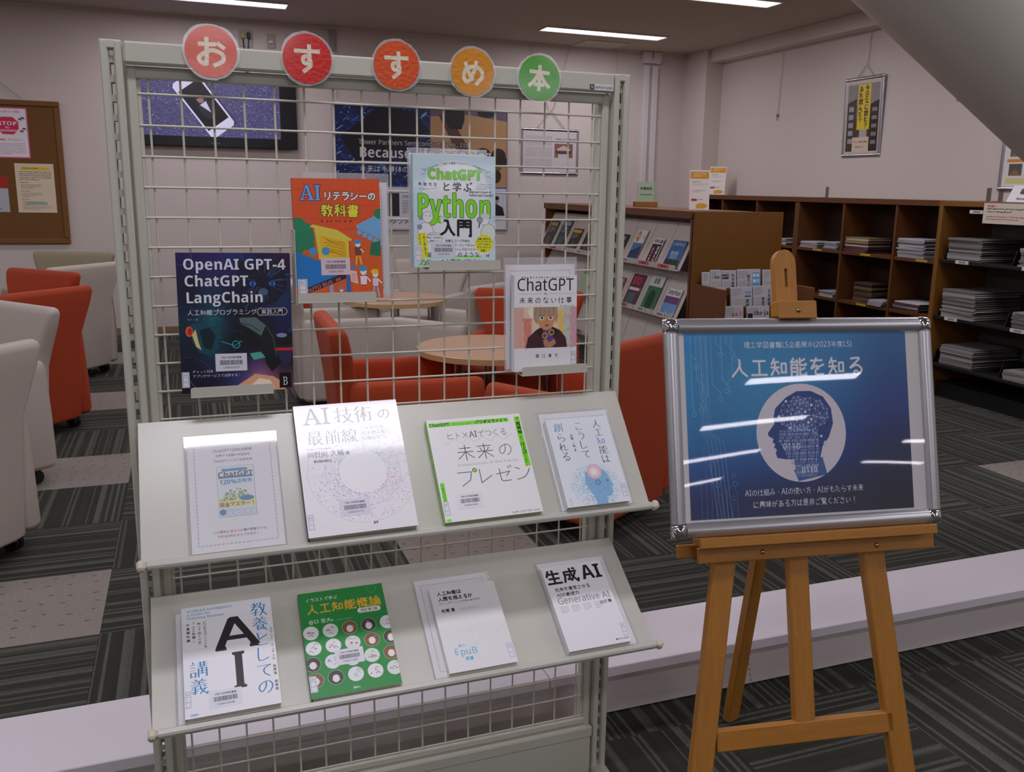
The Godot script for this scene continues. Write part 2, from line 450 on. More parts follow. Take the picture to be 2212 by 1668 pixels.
	book("book", "worn off-white paperback with pale blue line drawing", on_shelf(true, 0.5025, v, 0.0055, 0.004), 0.129, 0.175, 0.013, cover_beyond(rng), "e9e8e4", {"shelfmark": [0.057, 0.025, 0.012, 0.03]})
	acrylic_case(on_shelf(true, 0.742, v, 0.0004), 0.153, 0.21, 0.0045, "clear acrylic case under the white Generative AI book")
	card(on_shelf(true, 0.742, v - 0.002, 0.0026), blank, "notice card under the white Generative AI book")
	book("book", "white book with bold black title and grey Generative AI line", on_shelf(true, 0.7325, v, 0.0055, 0.002), 0.129, 0.186, 0.015, cover_generative(rng), "e6e6ea", {"shelfmark": [0.0585, 0.026, 0.01, 0.03]})
	badge(0, "お", "dd4a24", 0.1, 1.549, -0.04, "red-orange badge with a looped letter")
	badge(1, "す", "d6231a", 0.2535, 1.548, 0.0, "deep red badge with a tailed letter")
	badge(2, "す", "df5216", 0.4065, 1.547, 0.0, "middle orange badge with a tailed letter")
	badge(3, "め", "dd8e10", 0.5455, 1.544, -0.02, "amber badge with a crossed letter")
	badge(4, "本", "52a832", 0.675, 1.541, -0.05, "green badge with the character for book")

# ---- the easel and the framed poster
const FRAME_AT := Vector3(1.264, 0.855, 0.127)

func frame_xf() -> Transform3D:
	return Transform3D(Basis.from_euler(Vector3(deg_to_rad(-15.014), deg_to_rad(-8.123), deg_to_rad(-0.429)), EULER_ORDER_YXZ), FRAME_AT)

func round_bar(len: float, w: float, d: float) -> M:      # half-round frame profile along x
	var rings := []
	for e in [0, 1]:
		var ring := PackedVector3Array()
		var x: float = -len / 2 + len * e
		for k in 13:
			var a := PI * k / 12.0
			ring.append(Vector3(x, cos(a) * w / 2, sin(a) * d))
		rings.append(ring)
	var m := M.new()
	m.loft(rings, true)
	return m

func snap_frame(f: Node3D, w: float, h: float, bar: float, d: float, metal: Material, chrome: Material) -> void:
	for s: float in [-1.0, 1.0]:
		var a := piece("frame_bar", round_bar(w - bar * 1.9, bar, d), metal, f)
		a.position = Vector3(0, s * (h / 2 - bar / 2), 0)
		var b := piece("frame_bar", round_bar(h - bar * 1.9, bar, d), metal, f)
		b.transform = Transform3D(Basis(Vector3.BACK, PI / 2), Vector3(s * (w / 2 - bar / 2), 0, 0))
		for t: float in [-1.0, 1.0]:
			var m := M.new()
			var rings := []
			for k in 7:
				var e := k / 6.0
				var z := d * 1.08 * sin(e * PI / 2)
				var r := bar * 0.52 * cos(e * PI / 2) + 0.0006
				var ring := PackedVector3Array()
				for j in 16:
					var q := Vector2.from_angle(TAU * j / 16)
					var sq := maxf(absf(q.x), absf(q.y))
					ring.append(Vector3(q.x * r * lerpf(1.0, 1.0 / sq, 0.45), q.y * r * lerpf(1.0, 1.0 / sq, 0.45), z))
				rings.append(ring)
			m.loft(rings, true)
			piece("corner_cap", m, chrome, f).position = Vector3(s * (w / 2 - bar * 0.5), t * (h / 2 - bar * 0.5), 0)

func build_easel() -> void:
	var rng := RandomNumberGenerator.new()
	rng.seed = 21
	var metal := mat("c6c6c9", 0.3, 0.75)
	var chrome := mat("d8d8da", 0.08, 0.95)
	var f := thing("poster_frame", "silver snap frame with blue exhibition poster standing on wooden easel", "frame", Vector3.ZERO)
	f.transform = frame_xf()
	snap_frame(f, 0.632, 0.458, 0.034, 0.015, metal, chrome)
	piece("backing_board", M.new().box(Vector3(0, 0, 0.0015), Vector3(0.612, 0.438, 0.003)), mat("8c8c8e", 0.7), f)
	piece("mount", M.new().box(Vector3(0, 0, 0.0034), Vector3(0.6, 0.426, 0.0006)), mat("d9d6d4", 0.7), f)
	tag(piece("poster", M.new().box(Vector3(-0.0105, 0.0035, 0.0041), Vector3(0.522, 0.39, 0.0005)), print_mat(poster_exhibition(rng), 0.5), f), "blue printed poster with a head in profile and white lettering")
	# the clear cover sheet bows very slightly, so lamps mirror in it as shallow arcs
	var m := M.new()
	var N := 16
	for i in N:
		for j in N:
			var q := []
			for k in [[0, 0], [1, 0], [1, 1], [0, 1]]:
				var a: float = (i + k[0]) / float(N) * 2 - 1
				var b: float = (j + k[1]) / float(N) * 2 - 1
				var z := 0.0068 + 0.0012 * (1 - a * a) * (1 - b * b) + 0.0004 * sin(a * 3.0 + b)
				var dza := -0.0024 * a * (1 - b * b) + 0.0012 * cos(a * 3.0 + b)
				var dzb := -0.0024 * b * (1 - a * a) + 0.0004 * cos(a * 3.0 + b)
				q.append([Vector3(a * 0.299, b * 0.212, z), Vector3(-dza / 0.299, -dzb / 0.212, 1.0).normalized()])
			m.tri(q[0][0], q[1][0], q[2][0], q[0][1], q[1][1], q[2][1])
			m.tri(q[0][0], q[2][0], q[3][0], q[0][1], q[2][1], q[3][1])
	piece("cover_sheet", m, clear_mat("ffffff", 0.03, 0.02), f)
	var wood := wood_mat("bb8136", "a26a26", 31, true)
	var wood_across := wood_mat("bb8136", "a26a26", 32, false)
	var e := thing("easel", "varnished beech easel with brass screws carrying the silver frame", "easel", Vector3.ZERO)
	e.transform = frame_xf()
	var t := frame_xf().affine_inverse()
	# local: x right, y up the easel, z out; the floor is where the world height is 0
	var foot := func(x: float) -> float:
		var top := frame_xf() * Vector3(x, 0, -0.03)
		return -top.y / (frame_xf().basis.y.y)
	var yl: float = foot.call(-0.3)
	var yr: float = foot.call(0.24)
	piece("front_leg", M.new().bar(Vector3(-0.118, 0.14, -0.03), Vector3(-0.274 - (-0.716 - yl) * 0.083, yl + 0.004, -0.03), 0.048, 0.026, 0.003, Vector3.BACK), wood, e)
	piece("front_leg", M.new().bar(Vector3(0.116, 0.14, -0.03), Vector3(0.214 + (-0.768 - yr) * 0.06, yr + 0.004, -0.03), 0.052, 0.026, 0.003, Vector3.BACK), wood, e)
	piece("centre_post", M.new().bar(Vector3(-0.018, 0.3, -0.031), Vector3(-0.02, -0.64, -0.031), 0.046, 0.024, 0.003, Vector3.BACK), wood, e)
	piece("cross_bar", M.new().box(Vector3(-0.018, -0.654, -0.028), Vector3(0.412, 0.045, 0.022), 0.003), wood_across, e)
	piece("lower_board", M.new().box(Vector3(0.022, -0.267, -0.008), Vector3(0.552, 0.032, 0.018), 0.002), wood_across, e)
	piece("tray_front", M.new().box(Vector3(0.01, -0.237, 0.028), Vector3(0.55, 0.021, 0.012), 0.002), wood_across, e)
	piece("tray_base", M.new().box(Vector3(0.01, -0.2355, 0.006), Vector3(0.548, 0.011, 0.033), 0.001), wood_across, e)
	piece("back_slat", M.new().box(Vector3(-0.02, -0.262, -0.05), Vector3(0.53, 0.028, 0.014), 0.002), wood_across, e)
	# the slotted mast and the sliding clamp at the top
	var mast := PackedVector2Array([Vector2(-0.043, 0.19), Vector2(0.008, 0.19)])
	for k in 9:
		mast.append(Vector2(-0.0175 + 0.0255 * cos(PI * k / 8), 0.352 + 0.031 * sin(PI * k / 8)))
	var hole := PackedVector2Array()
	for k in 12:
		hole.append(Vector2(-0.0165 + 0.0034 * cos(-TAU * k / 12), (0.335 if k > 6 else 0.262) + 0.0034 * sin(TAU * k / 12) * 0.9))
	var left := PackedVector2Array([Vector2(-0.043, 0.19), Vector2(-0.0199, 0.19), Vector2(-0.0199, 0.34), Vector2(-0.043, 0.352)])
	var right := PackedVector2Array([Vector2(-0.0131, 0.19), Vector2(0.008, 0.19), Vector2(0.008, 0.352), Vector2(-0.0131, 0.34)])
	var cap := PackedVector2Array([Vector2(-0.043, 0.352), Vector2(-0.0199, 0.34), Vector2(-0.0131, 0.34), Vector2(0.008, 0.352)])
	for k in range(1, 9):
		cap.append(mast[k + 2])
	var mm := M.new()
	mm.slab(left, -0.042, -0.022)
	mm.slab(right, -0.042, -0.022)
	mm.slab(cap, -0.042, -0.022)
	piece("mast", mm, wood, e)
	piece("clamp", M.new().box(Vector3(-0.0155, 0.2475, -0.002), Vector3(0.088, 0.0325, 0.034), 0.002).box(Vector3(-0.0155, 0.2445, 0.019), Vector3(0.088, 0.0385, 0.008), 0.002), wood_across, e)
	var brass := mat("b7a878", 0.25, 1.0)
	var knob := M.new().lathe(PackedVector2Array([Vector2(0.0052, 0), Vector2(0.0052, 0.001), Vector2(0.0044, 0.0028), Vector2(0.0026, 0.004), Vector2(0.0, 0.0044)]), 16, 0.9)
	for q in [Vector3(-0.113, -0.266, 0.001), Vector3(0.156, -0.268, 0.001), Vector3(-0.016, 0.243, 0.023)]:
		var s := piece("screw", knob, brass, e)
		s.transform = Transform3D(Basis(Vector3.RIGHT, PI / 2), q)
	var la := t * Vector3(1.305, 1.06, 0.03)
	var lb := t * Vector3(1.287, 0.006, -0.105)
	piece("rear_leg", M.new().bar(la, lb, 0.04, 0.024, 0.003, t.basis * Vector3(0.25, 0.1, 1)), wood, e)
	var ca := t * Vector3(1.29, 0.255, -0.07)
	var cb := t * Vector3(1.225, 0.2, 0.215)
	var links := M.new()
	var ring := PackedVector3Array()
	for k in 9:
		ring.append(Vector3(0.0022 * cos(TAU * k / 8), 0.0036 * sin(TAU * k / 8), 0))
	for k in 44:
		var s := k / 43.0
		var p := ca.lerp(cb, s) + (t.basis * Vector3(0, -1, 0)) * 0.14 * sin(PI * s)
		links.xf = Transform3D(Basis(Vector3.UP, PI / 2 * (k % 2)), p)
		links.tube(ring, 0.0006, 5, false)
	links.xf = Transform3D.IDENTITY
	tag(piece("chain", links, mat("6a665c", 0.4, 0.9), e), "thin steel chain between the legs")

# ---- lounge chairs and tables
func rr(hx: float, hz: float, r: float, y: float, cx := 0.0, cz := 0.0, bow := 0.0, steps := 4) -> PackedVector3Array:      # rounded rectangle, counter-clockwise from above
	var o := PackedVector3Array()
	r = minf(r, minf(hx, hz) * 0.98)
	for k in 4:
		var sx: float = [1, -1, -1, 1][k]
		var sz: float = [-1, -1, 1, 1][k]
		for j in steps + 1:
			var a := PI / 2 * (k + j / float(steps))
			var p := Vector3(sx * (hx - r) + r * cos(a), y, sz * (hz - r) - r * sin(a))
			p.z += bow * (1.0 - (p.x / hx) * (p.x / hx))
			o.append(p + Vector3(cx, 0, cz))
	return o

func pad(list: Array) -> M:
	return M.new().loft(list, true)

func make_chair(label: String, cloth: Material, at: Vector2, face: Vector2, kind: String) -> Node3D:
	var c := thing("lounge_chair", label, "chair", Vector3(at.x, 0, at.y), atan2(face.x, face.y), kind)
	if chair_parts.has(cloth):
		for part in chair_parts[cloth]:
			c.add_child(part.duplicate(), true)
		return c
	var black := mat("17171a", 0.45)
	var chrome := mat("c9c9cc", 0.12, 1.0)
	for s: float in [-1.0, 1.0]:      # arms: side panels from the floor gap up to the elbow
		var rings := []
		for q in [[0.072, -0.03, 0.02], [0.08, -0.012, 0.03], [0.1, 0.0, 0.04], [0.3, 0.0, 0.04], [0.515, -0.004, 0.04], [0.545, -0.009, 0.038], [0.556, -0.018, 0.03], [0.561, -0.03, 0.02]]:
			rings.append(rr(0.044 + q[1], 0.285 + q[1], q[2], q[0] + 0.0, s * (0.272 - q[0] * 0.03), 0.005))
		var arm := piece("arm", pad(rings), cloth, c)
		piece("chrome_strip", M.new().tube(PackedVector3Array([Vector3(s * 0.222, 0.1, 0.283), Vector3(s * 0.214, 0.545, 0.283)]), 0.008, 8), chrome, arm)
	var back := []
	for q in [[0.07, 0.2, 0.03, -0.245], [0.085, 0.225, 0.038, -0.25], [0.3, 0.232, 0.04, -0.262], [0.52, 0.236, 0.042, -0.278], [0.6, 0.262, 0.042, -0.288], [0.7, 0.296, 0.04, -0.304], [0.758, 0.31, 0.036, -0.314], [0.778, 0.306, 0.028, -0.317], [0.787, 0.292, 0.016, -0.318]]:
		back.append(rr(q[1], q[2], 0.03, q[0], 0, q[3], -0.03))
	piece("backrest", pad(back), cloth, c)
	var seat := []
	for q in [[0.3, -0.004], [0.31, 0.0], [0.395, 0.0], [0.415, -0.006], [0.426, -0.022], [0.43, -0.05]]:
		seat.append(rr(0.226 + q[1], 0.245 + q[1], 0.03, q[0], 0, 0.035))
	piece("seat", pad(seat), cloth, c)
	var base := []
	for q in [[0.08, -0.01], [0.09, 0.0], [0.3, 0.0]]:
		base.append(rr(0.224 + q[1], 0.24 + q[1], 0.02, q[0], 0, 0.03))
	var base_part := piece("base", pad(base), cloth, c)
	for s: float in [-1.0, 1.0]:
		for z: float in [-0.2, 0.2]:
			var m := M.new()
			for e: float in [-0.011, 0.011]:
				m.tube(PackedVector3Array([Vector3(s * 0.235 + e - 0.008, 0.032, z), Vector3(s * 0.235 + e + 0.008, 0.032, z)]), 0.032, 16)
			m.box(Vector3(s * 0.235, 0.058, z), Vector3(0.03, 0.04, 0.05), 0.006)
			piece("caster", m, black, base_part)
	chair_parts[cloth] = c.get_children()
	return c

var chair_parts := {}

func build_lounge() -> void:
	var orange := mat("a83c14", 0.85, 0.0, {"rim_enabled": true, "rim": 0.25, "rim_tint": 0.6})
	var white := mat("bbb1a6", 0.6)
	var olive := mat("958b70", 0.7)
	var W := "white lounge chairs"
	var O := "orange lounge chairs"
	make_chair("white lounge chair nearest at left edge, seen from behind", white, Vector2(-0.92, -1.86), Vector2(-0.8, -0.6), W)
	make_chair("white lounge chair at left, behind the nearest white one", white, Vector2(-0.96, -2.8), Vector2(-0.78, 0.62), W)
	make_chair("orange lounge chair at left with its back to the rack", orange, Vector2(-0.91, -3.72), Vector2(-0.75, -0.66), O)
	make_chair("orange lounge chair at left edge, behind the other orange one", orange, Vector2(-1.04, -4.48), Vector2(-0.7, 0.7), O)
	make_chair("white lounge chair beside the rack's left post, far back", white, Vector2(-0.87, -5.28), Vector2(-0.79, -0.62), W)
	make_chair("olive-beige lounge chair below the cork board", olive, Vector2(-0.9, -6.03), Vector2(-0.3, 0.95), "olive lounge chairs")
	make_chair("orange lounge chair left of the near round table", orange, Vector2(0.9, -2.14), Vector2(1, 0.02), O)
	make_chair("orange lounge chair between rack's right post and silver frame", orange, Vector2(1.53, -1.665), Vector2(-0.512, -0.859), O)
	make_chair("orange lounge chair behind the near round table", orange, Vector2(1.64, -2.76), Vector2(-0.53, 0.85), O)
	make_chair("white lounge chair left of the far round table", white, Vector2(0.91, -3.95), Vector2(1, 0.0), W)
	make_chair("white lounge chair right of the far round table", white, Vector2(1.56, -3.66), Vector2(-0.62, -0.78), W)
	make_chair("white lounge chair behind the far round table", white, Vector2(1.6, -4.86), Vector2(-0.6, 0.8), W)
	make_chair("orange lounge chair furthest back, behind the mesh", orange, Vector2(0.58, -5.3), Vector2(1, 0), O)
	var top := mat("c8a284", 0.35)
	var edge := mat("b89a66", 0.5)
	var steel := mat("b4b4b6", 0.2, 1.0)
	var near := table(Vector2(1.36, -2.35), "round beige table nearest the mesh rack", top, edge, steel)
	again(near, "round_table", Vector3(1.325, 0, -4.32), 0.0, "round beige table further back among white chairs")

func table(at: Vector2, label: String, top: Material, edge: Material, steel: Material) -> Node3D:
	var t := thing("round_table", label, "table", Vector3(at.x, 0, at.y), 0.0, "round lounge tables")
	piece("tabletop", M.new().lathe(PackedVector2Array([Vector2(0, 0.574), Vector2(0.346, 0.574), Vector2(0.346, 0.6), Vector2(0.343, 0.603), Vector2(0, 0.603)]), 48, 0.3), top, t)
	piece("edge_band", M.new().lathe(PackedVector2Array([Vector2(0.3455, 0.576), Vector2(0.3475, 0.576), Vector2(0.3475, 0.6), Vector2(0.3455, 0.6)]), 48, 0.3), edge, t)
	piece("column", M.new().tube(PackedVector3Array([Vector3(0, 0.02, 0), Vector3(0, 0.574, 0)]), 0.03, 20), steel, t)
	piece("foot_plate", M.new().lathe(PackedVector2Array([Vector2(0, 0.0), Vector2(0.2, 0.0), Vector2(0.2, 0.008), Vector2(0.05, 0.02), Vector2(0, 0.02)]), 36, 0.3), steel, t)
	return t

# ---- things on the back wall and along the right wall
func flat_print(called: String, label: String, category: String, at: Vector3, yaw: float, w: float, h: float, tex: Texture2D, thick := 0.0006, rough := 0.6, group := "") -> Node3D:
	var o := piece(called, M.new().box(Vector3(0, 0, thick / 2), Vector3(w, h, thick)), print_mat(tex, rough))
	o.position = at
	o.rotation.y = yaw
	tag(o, label, category, group)
	return o

func plain_frame(f: Node3D, w: float, h: float, bar: float, d: float, m: Material) -> void:
	for s: float in [-1.0, 1.0]:
		piece("frame_bar", M.new().box(Vector3(0, s * (h / 2 - bar / 2), d / 2), Vector3(w, bar, d), bar * 0.15), m, f)
		piece("frame_bar", M.new().box(Vector3(s * (w / 2 - bar / 2), 0, d / 2), Vector3(bar, h - 2 * bar, d), bar * 0.15), m, f)

func cord(called: String, label: String, pts: Array, r: float, m: Material, group := "") -> Node3D:
	var path := PackedVector3Array()
	for q in pts:
		path.append(q)
	var o := piece(called, M.new().tube(path, r, 6), m)
	tag(o, label, "cord", group)
	return o

func build_back_wall() -> void:
	var rng := RandomNumberGenerator.new()
	rng.seed = 77
	var black := mat("0c0c0e", 0.3)
	var z := ZB
	# wall screen showing a phone lying on asphalt
	var tv := thing("wall_screen", "black flat wall screen showing a white phone on asphalt", "television", Vector3(0.32, 1.955, z + 0.05))
	piece("housing", M.new().box(Vector3(0, 0, 0.0), Vector3(1.4, 0.62, 0.06), 0.006), black, tv)
	piece("wall_bracket", M.new().box(Vector3(0, 0, -0.04), Vector3(0.5, 0.3, 0.02)), black, tv)
	sheet(180, 78, Color("504c7c"), 5)
	for i in 16000:
		var v := rng.randf()
		p_rect(rng.randf_range(0, 180), rng.randf_range(0, 78), rng.randf_range(0.3, 1.1), rng.randf_range(0.3, 0.9), Color("2b2a4c").lerp(Color("8a84b4"), v * v * 1.1 if v < 0.96 else 1.0))
	for i in 260:
		p_disc(rng.randf_range(0, 180), rng.randf_range(0, 78), rng.randf_range(0.2, 0.6), Color("d4d0f2"))
	turn = Transform2D(-0.63, Vector2(82, 38)).scaled_local(Vector2.ONE * 1.2)
	p_rect(-16, -36, 34, 70, Color("3a3666"))
	p_poly([-15, -33, -12, -36, 13, -36, 16, -33, 16, 31, 13, 34, -12, 34, -15, 31], Color("d9d6f6"))
	p_rect(-13, -26, 27, 50, Color("07070c"))
	p_oval(1, 4, 8, 12, Color("23222e"))
	p_poly([-3, -3, 5, -3, 2, 10], Color("cfcbe8"))
	p_oval(1, -8, 3.6, 4.6, Color("a86a70"))
	p_oval(1, -12, 4, 2.6, Color("141018"))
	turn = Transform2D.IDENTITY
	var scr := print_mat(printed(), 0.3)
	scr.emission_enabled = true
	scr.emission_texture = scr.albedo_texture
	scr.emission = Color.WHITE
	scr.emission_operator = BaseMaterial3D.EMISSION_OP_MULTIPLY
	scr.emission_energy_multiplier = SCREEN_GLOW
	scr.albedo_color = Color("303030")
	tag(piece("screen", M.new().box(Vector3(-0.03, 0.03, 0.0305), Vector3(1.17, 0.505, 0.001)), scr, tv), "lit picture of a phone on violet asphalt")
	sheet(30, 5, Color("0c0c0e"), 4)
	p_fit("Panasonic", 2, 4, 26, 4.6, Color("8a8a90"), 1)
	piece("maker_name", M.new().box(Vector3(0.0, -0.275, 0.0305), Vector3(0.09, 0.015, 0.0006)), print_mat(printed(), 0.4), tv)
	var glow := AreaLight3D.new()
	glow.name = "screen_light"
	glow.area_size = Vector2(1.17, 0.505)
	glow.light_energy = 0.12
	glow.light_color = Color("9a94e0")
	glow.shadow_enabled = true
	glow.position = Vector3(-0.03, 0.03, 0.036)
	glow.rotation.y = PI
	tv.add_child(glow)
	# the big advertising panel
	var ad := thing("advertising_panel", "framed blue and tan semiconductor advertising panel on the back wall", "poster", Vector3(2.2, 1.502, z))
	plain_frame(ad, 1.73, 1.16, 0.018, 0.02, mat("c4c0c4", 0.35, 0.6))
	sheet(340, 228, Color("0d1a44"), 3)
	p_rect(0, 0, 196, 148, Color("0c1d52"))
	for i in 240:
		var a := Vector2(rng.randf_range(0, 196), rng.randf_range(0, 148))
		var l := rng.randf_range(2, 14)
		if i % 3 == 0:
			p_line([a.x, a.y, a.x + l, a.y - l * 0.7], rng.randf_range(0.8, 2.6), Color("8f9fc8") if i % 2 else Color("2f5fb0"))
		elif i % 3 == 1:
			p_line([a.x, a.y, a.x + l, a.y + l, a.x + l * 2.4, a.y + l], 0.6, Color("3f74c4"))
		else:
			p_disc(a.x, a.y, rng.randf_range(0.5, 1.4), Color("a8bce4"))
	p_poly([12, 58, 84, 2, 150, 6, 180, 40, 110, 96, 40, 100], Color("05060f"))
	p_rect(184, 0, 156, 148, Color("b48a5e"))
	p_poly([184, 0, 340, 0, 340, 18, 260, 8, 184, 14], Color("6a5468"))
	p_poly([200, 10, 222, 10, 272, 90, 258, 104, 226, 60], Color("5a3220"))
	p_poly([214, 0, 252, 0, 252, 18, 246, 36, 222, 36, 214, 18], Color("120c0c"))
	p_oval(296, 4, 18, 8, Color("120c0c"))
	for q in [[322, 84, 15, 14], [314, 100, 13, 12], [316, 124, 12, 14], [290, 78, 14, 8], [330, 94, 10, 12]]:
		p_oval(q[0], q[1], q[2], q[3], Color("2c1e14"))
	p_oval(322, 108, 7, 5, Color("6a5a20"))
	p_rect(0, 148, 340, 80, Color("d4d2d6"))
	p_rect(0, 146, 340, 2.5, Color("1f57b0"))
	var w := Color("d9d6dc")
	for k in 8:
		p_fit("Tower Partners Semiconductor Co., Ltd.", 46 + cos(TAU * k / 8), 70 + sin(TAU * k / 8), 218, 12.4, Color("101018"), 0)
		p_fit("Because life is analog", 46 + 1.2 * cos(TAU * k / 8), 94 + 1.2 * sin(TAU * k / 8), 262, 26, Color("101018"), 1)
	p_fit("Tower Partners Semiconductor Co., Ltd.", 46, 70, 218, 12.4, w, 0)
	p_fit("Because life is analog", 46, 94, 262, 26, w, 1)
	p_rect(46, 101, 130, 1.2, w)
	p_text("未来は半導体の進化とともに", 47, 108, 13.5, 0.08, w)
	p_type("STRENGTH 01", 128, 169, 6.4, Color("2f5fa8"), 1)
	p_scribble(128, 174, 56, 26, 7, Color("5a5a64"), rng)
	p_rect(96, 160, 26, 44, Color("20222c"))
	p_rect(292, 152, 44, 50, Color("c2cad4"))
	p_poly([300, 202, 304, 184, 318, 178, 332, 186, 336, 202], Color("1a1a22"))
	p_oval(318, 172, 6, 7, Color("b08a74"))
	p_oval(318, 167, 6.4, 4, Color("141414"))
	p_text("セミコンダクターは大阪から TPSCo", 60, 208, 11.5, 0.1, INK)
	piece("print", M.new().box(Vector3(0, 0, 0.008), Vector3(1.698, 1.128, 0.003)), print_mat(printed(), 0.4), ad)
	piece("backing", M.new().box(Vector3(0, 0, 0.003), Vector3(1.71, 1.14, 0.006)), mat("808084", 0.7), ad)
	# a framed newspaper page beside it
	var metal := mat("b6b4b8", 0.22, 1.0)
	var chrome := mat("cfcfd2", 0.1, 1.0)
	var nf := thing("framed_newspaper", "silver framed newspaper page hung right of the advertising panel", "frame", Vector3(3.506, 1.706, z + 0.004))
	snap_frame(nf, 0.63, 0.456, 0.028, 0.014, metal, chrome)
	sheet(120, 84, Color("cfc6c8"), 5)
	for c in 16:
		for r in 3:
			p_scribble(8 + c * 3.6, 12 + r * 22, 2.0, 19, 10, Color("6a6468"), rng)
	p_text("TPSCoと大阪大学", 72, 15, 5.4, 0.1, Color("3a3438"), {"kind": 3, "latin": 1.0})
	p_rect(70, 26, 40, 27, Color("8a5a54"))
	p_poly([76, 36, 90, 29, 104, 36, 104, 40, 76, 40], Color("cbb9b0"))
	for i in 6:
		p_oval(76 + i * 5.6, 42, 2, 3.4, Color("2f2428"))
	p_rect(78, 46, 24, 7, Color("c9c0c4"))
	piece("page", M.new().box(Vector3(0, 0, 0.004), Vector3(0.6, 0.43, 0.001)), print_mat(printed(), 0.5, 0.4), nf)
	piece("backing", M.new().box(Vector3(0, 0, 0.001), Vector3(0.61, 0.44, 0.004)), mat("8c8c8e", 0.7), nf)
	var wire := mat("b9b2aa", 0.35, 0.6)
	var rail := mat("cfc7c2", 0.5)
	tag(structure("trim_4", M.new().box(Vector3(1.0, H - 0.012, z + 0.012), Vector3(8.0, 0.024, 0.02)), rail, "slim picture rail along top of the back wall"), "slim picture rail along top of the back wall")
	cord("hanging_wire", "left one of two steel wires holding the newspaper frame", [Vector3(3.28, H - 0.02, z + 0.02), Vector3(3.33, 2.5, z + 0.02), Vector3(3.47, 2.14, z + 0.02), Vector3(3.505, 2.1, z + 0.02), Vector3(3.36, 1.935, z + 0.016)], 0.003, wire, "picture wires")
	cord("hanging_wire", "right one of two steel wires holding the newspaper frame", [Vector3(3.69, H - 0.02, z + 0.02), Vector3(3.64, 2.5, z + 0.02), Vector3(3.54, 2.14, z + 0.02), Vector3(3.51, 2.1, z + 0.02), Vector3(3.66, 1.935, z + 0.016)], 0.003, wire, "picture wires")
	cord("hanging_wire", "unused picture wire near the white wall ducts", [Vector3(4.22, H - 0.02, z + 0.02), Vector3(4.22, 2.38, z + 0.02)], 0.003, wire, "picture wires")
	cord("hanging_wire", "picture wire dropping above the advertising panel's left corner", [Vector3(1.375, H - 0.02, z + 0.02), Vector3(1.385, 2.12, z + 0.02)], 0.003, wire, "picture wires")
	# cork board with papers
	var cork := thing("cork_board", "cork notice board with brown wooden frame at left edge", "notice board", Vector3(-1.8, 1.39, z))
	plain_frame(cork, 1.81, 1.17, 0.045, 0.025, mat("7a4f22", 0.5))
	piece("cork_sheet", M.new().box(Vector3(0, 0, 0.008), Vector3(1.74, 1.1, 0.012)), speckle_mat("7d5626", "6a451c", 5), cork)
	sheet(60, 85, Color("efe9ee"), 4)
	p_rect(0, 0, 60, 2, Color("e05a84"))
	p_rect(58, 0, 2, 85, Color("e05a84"))
	p_rect(0, 83, 60, 2, Color("e05a84"))
	p_text("ハラスメントにあったら相談！", 2, 5, 3.6, 0.1, Color("c8486a"))
	p_poly([22, 16, 38, 16, 46, 24, 46, 36, 38, 45, 22, 45, 14, 36, 14, 24], Color("d62550"))
	p_fit("STOP", 16, 30, 28, 9, Color("f6f0f2"), 1)
	p_type("ALL", 30, 35, 4.4, Color("f6f0f2"), 1, 1.0, 0.5)
	p_fit("HARASSMENT!", 13, 40.5, 34, 5, Color("f6f0f2"), 1)
	for q in [[49, 20], [53, 18], [50, 40], [54, 36]]:
		p_disc(q[0], q[1], 2.6, Color("2a2226"))
		p_disc(q[0], q[1] + 1.4, 1.8, Color("ecd4cc"))
	p_text("迷わず相談してください！", 4, 52, 4, 0.12, Color("d04468"))
	p_scribble(4, 60, 50, 20, 8, Color("b48a98"), rng)
	flat_print("pinned_flyer", "pink-edged STOP flyer pinned on the cork board", "flyer", Vector3(-1.287, 1.712, z + 0.0145), 0, 0.297, 0.404, printed(), 0.0006, 0.6, "papers on the cork board")
	sheet(60, 82, Color("e3d3b8"), 4)
	p_rect(9, 6, 44, 5, Color("e4c62a"))
	p_scribble(12, 7, 38, 4, 1, Color("8a5a1c"), rng)
	p_scribble(6, 13, 50, 16, 5, Color("6f6252"), rng)
	for i in 3:
		p_scribble(7, 31 + i * 14, 22, 3, 1, Color("b4443a"), rng)
		p_scribble(7, 35 + i * 14, 32, 8, 3, Color("857766"), rng)
	p_rect(12, 64, 34, 5, Color("9ab4ac"))
	p_scribble(8, 71, 44, 7, 3, Color("857766"), rng)
	flat_print("pinned_sheet", "beige sheet with yellow heading pinned low on the cork board", "notice", Vector3(-1.123, 1.268, z + 0.0145), -0.0, 0.288, 0.402, printed(), 0.0006, 0.6, "papers on the cork board")
	sheet(42, 60, Color("b9bcc2"), 4)
	p_rect(0, 0, 42, 20, Color("b01e1c"))
	p_scribble(16, 54, 24, 3, 1, Color("30343c"), rng)
	flat_print("pinned_leaflet", "red and grey leaflet on the cork board, cut by left edge", "leaflet", Vector3(-1.434, 1.215, z + 0.0145), 0, 0.21, 0.29, printed(), 0.0006, 0.45, "papers on the cork board")
	cord("hanging_wire", "thin cord holding the cork board", [Vector3(-1.55, 2.3, z + 0.012), Vector3(-1.17, 1.985, z + 0.02)], 0.0025, wire, "picture wires")
	# outlets, access box and ducts near the ceiling
	var plate := mat("a89c94", 0.4)
	var o1 := thing("socket_plate", "grey socket plate with two plugged cables under the ceiling", "socket", Vector3(0.615, 2.585, z))
	piece("plate", M.new().box(Vector3(0, 0, 0.006), Vector3(0.115, 0.14, 0.012), 0.003), plate, o1)
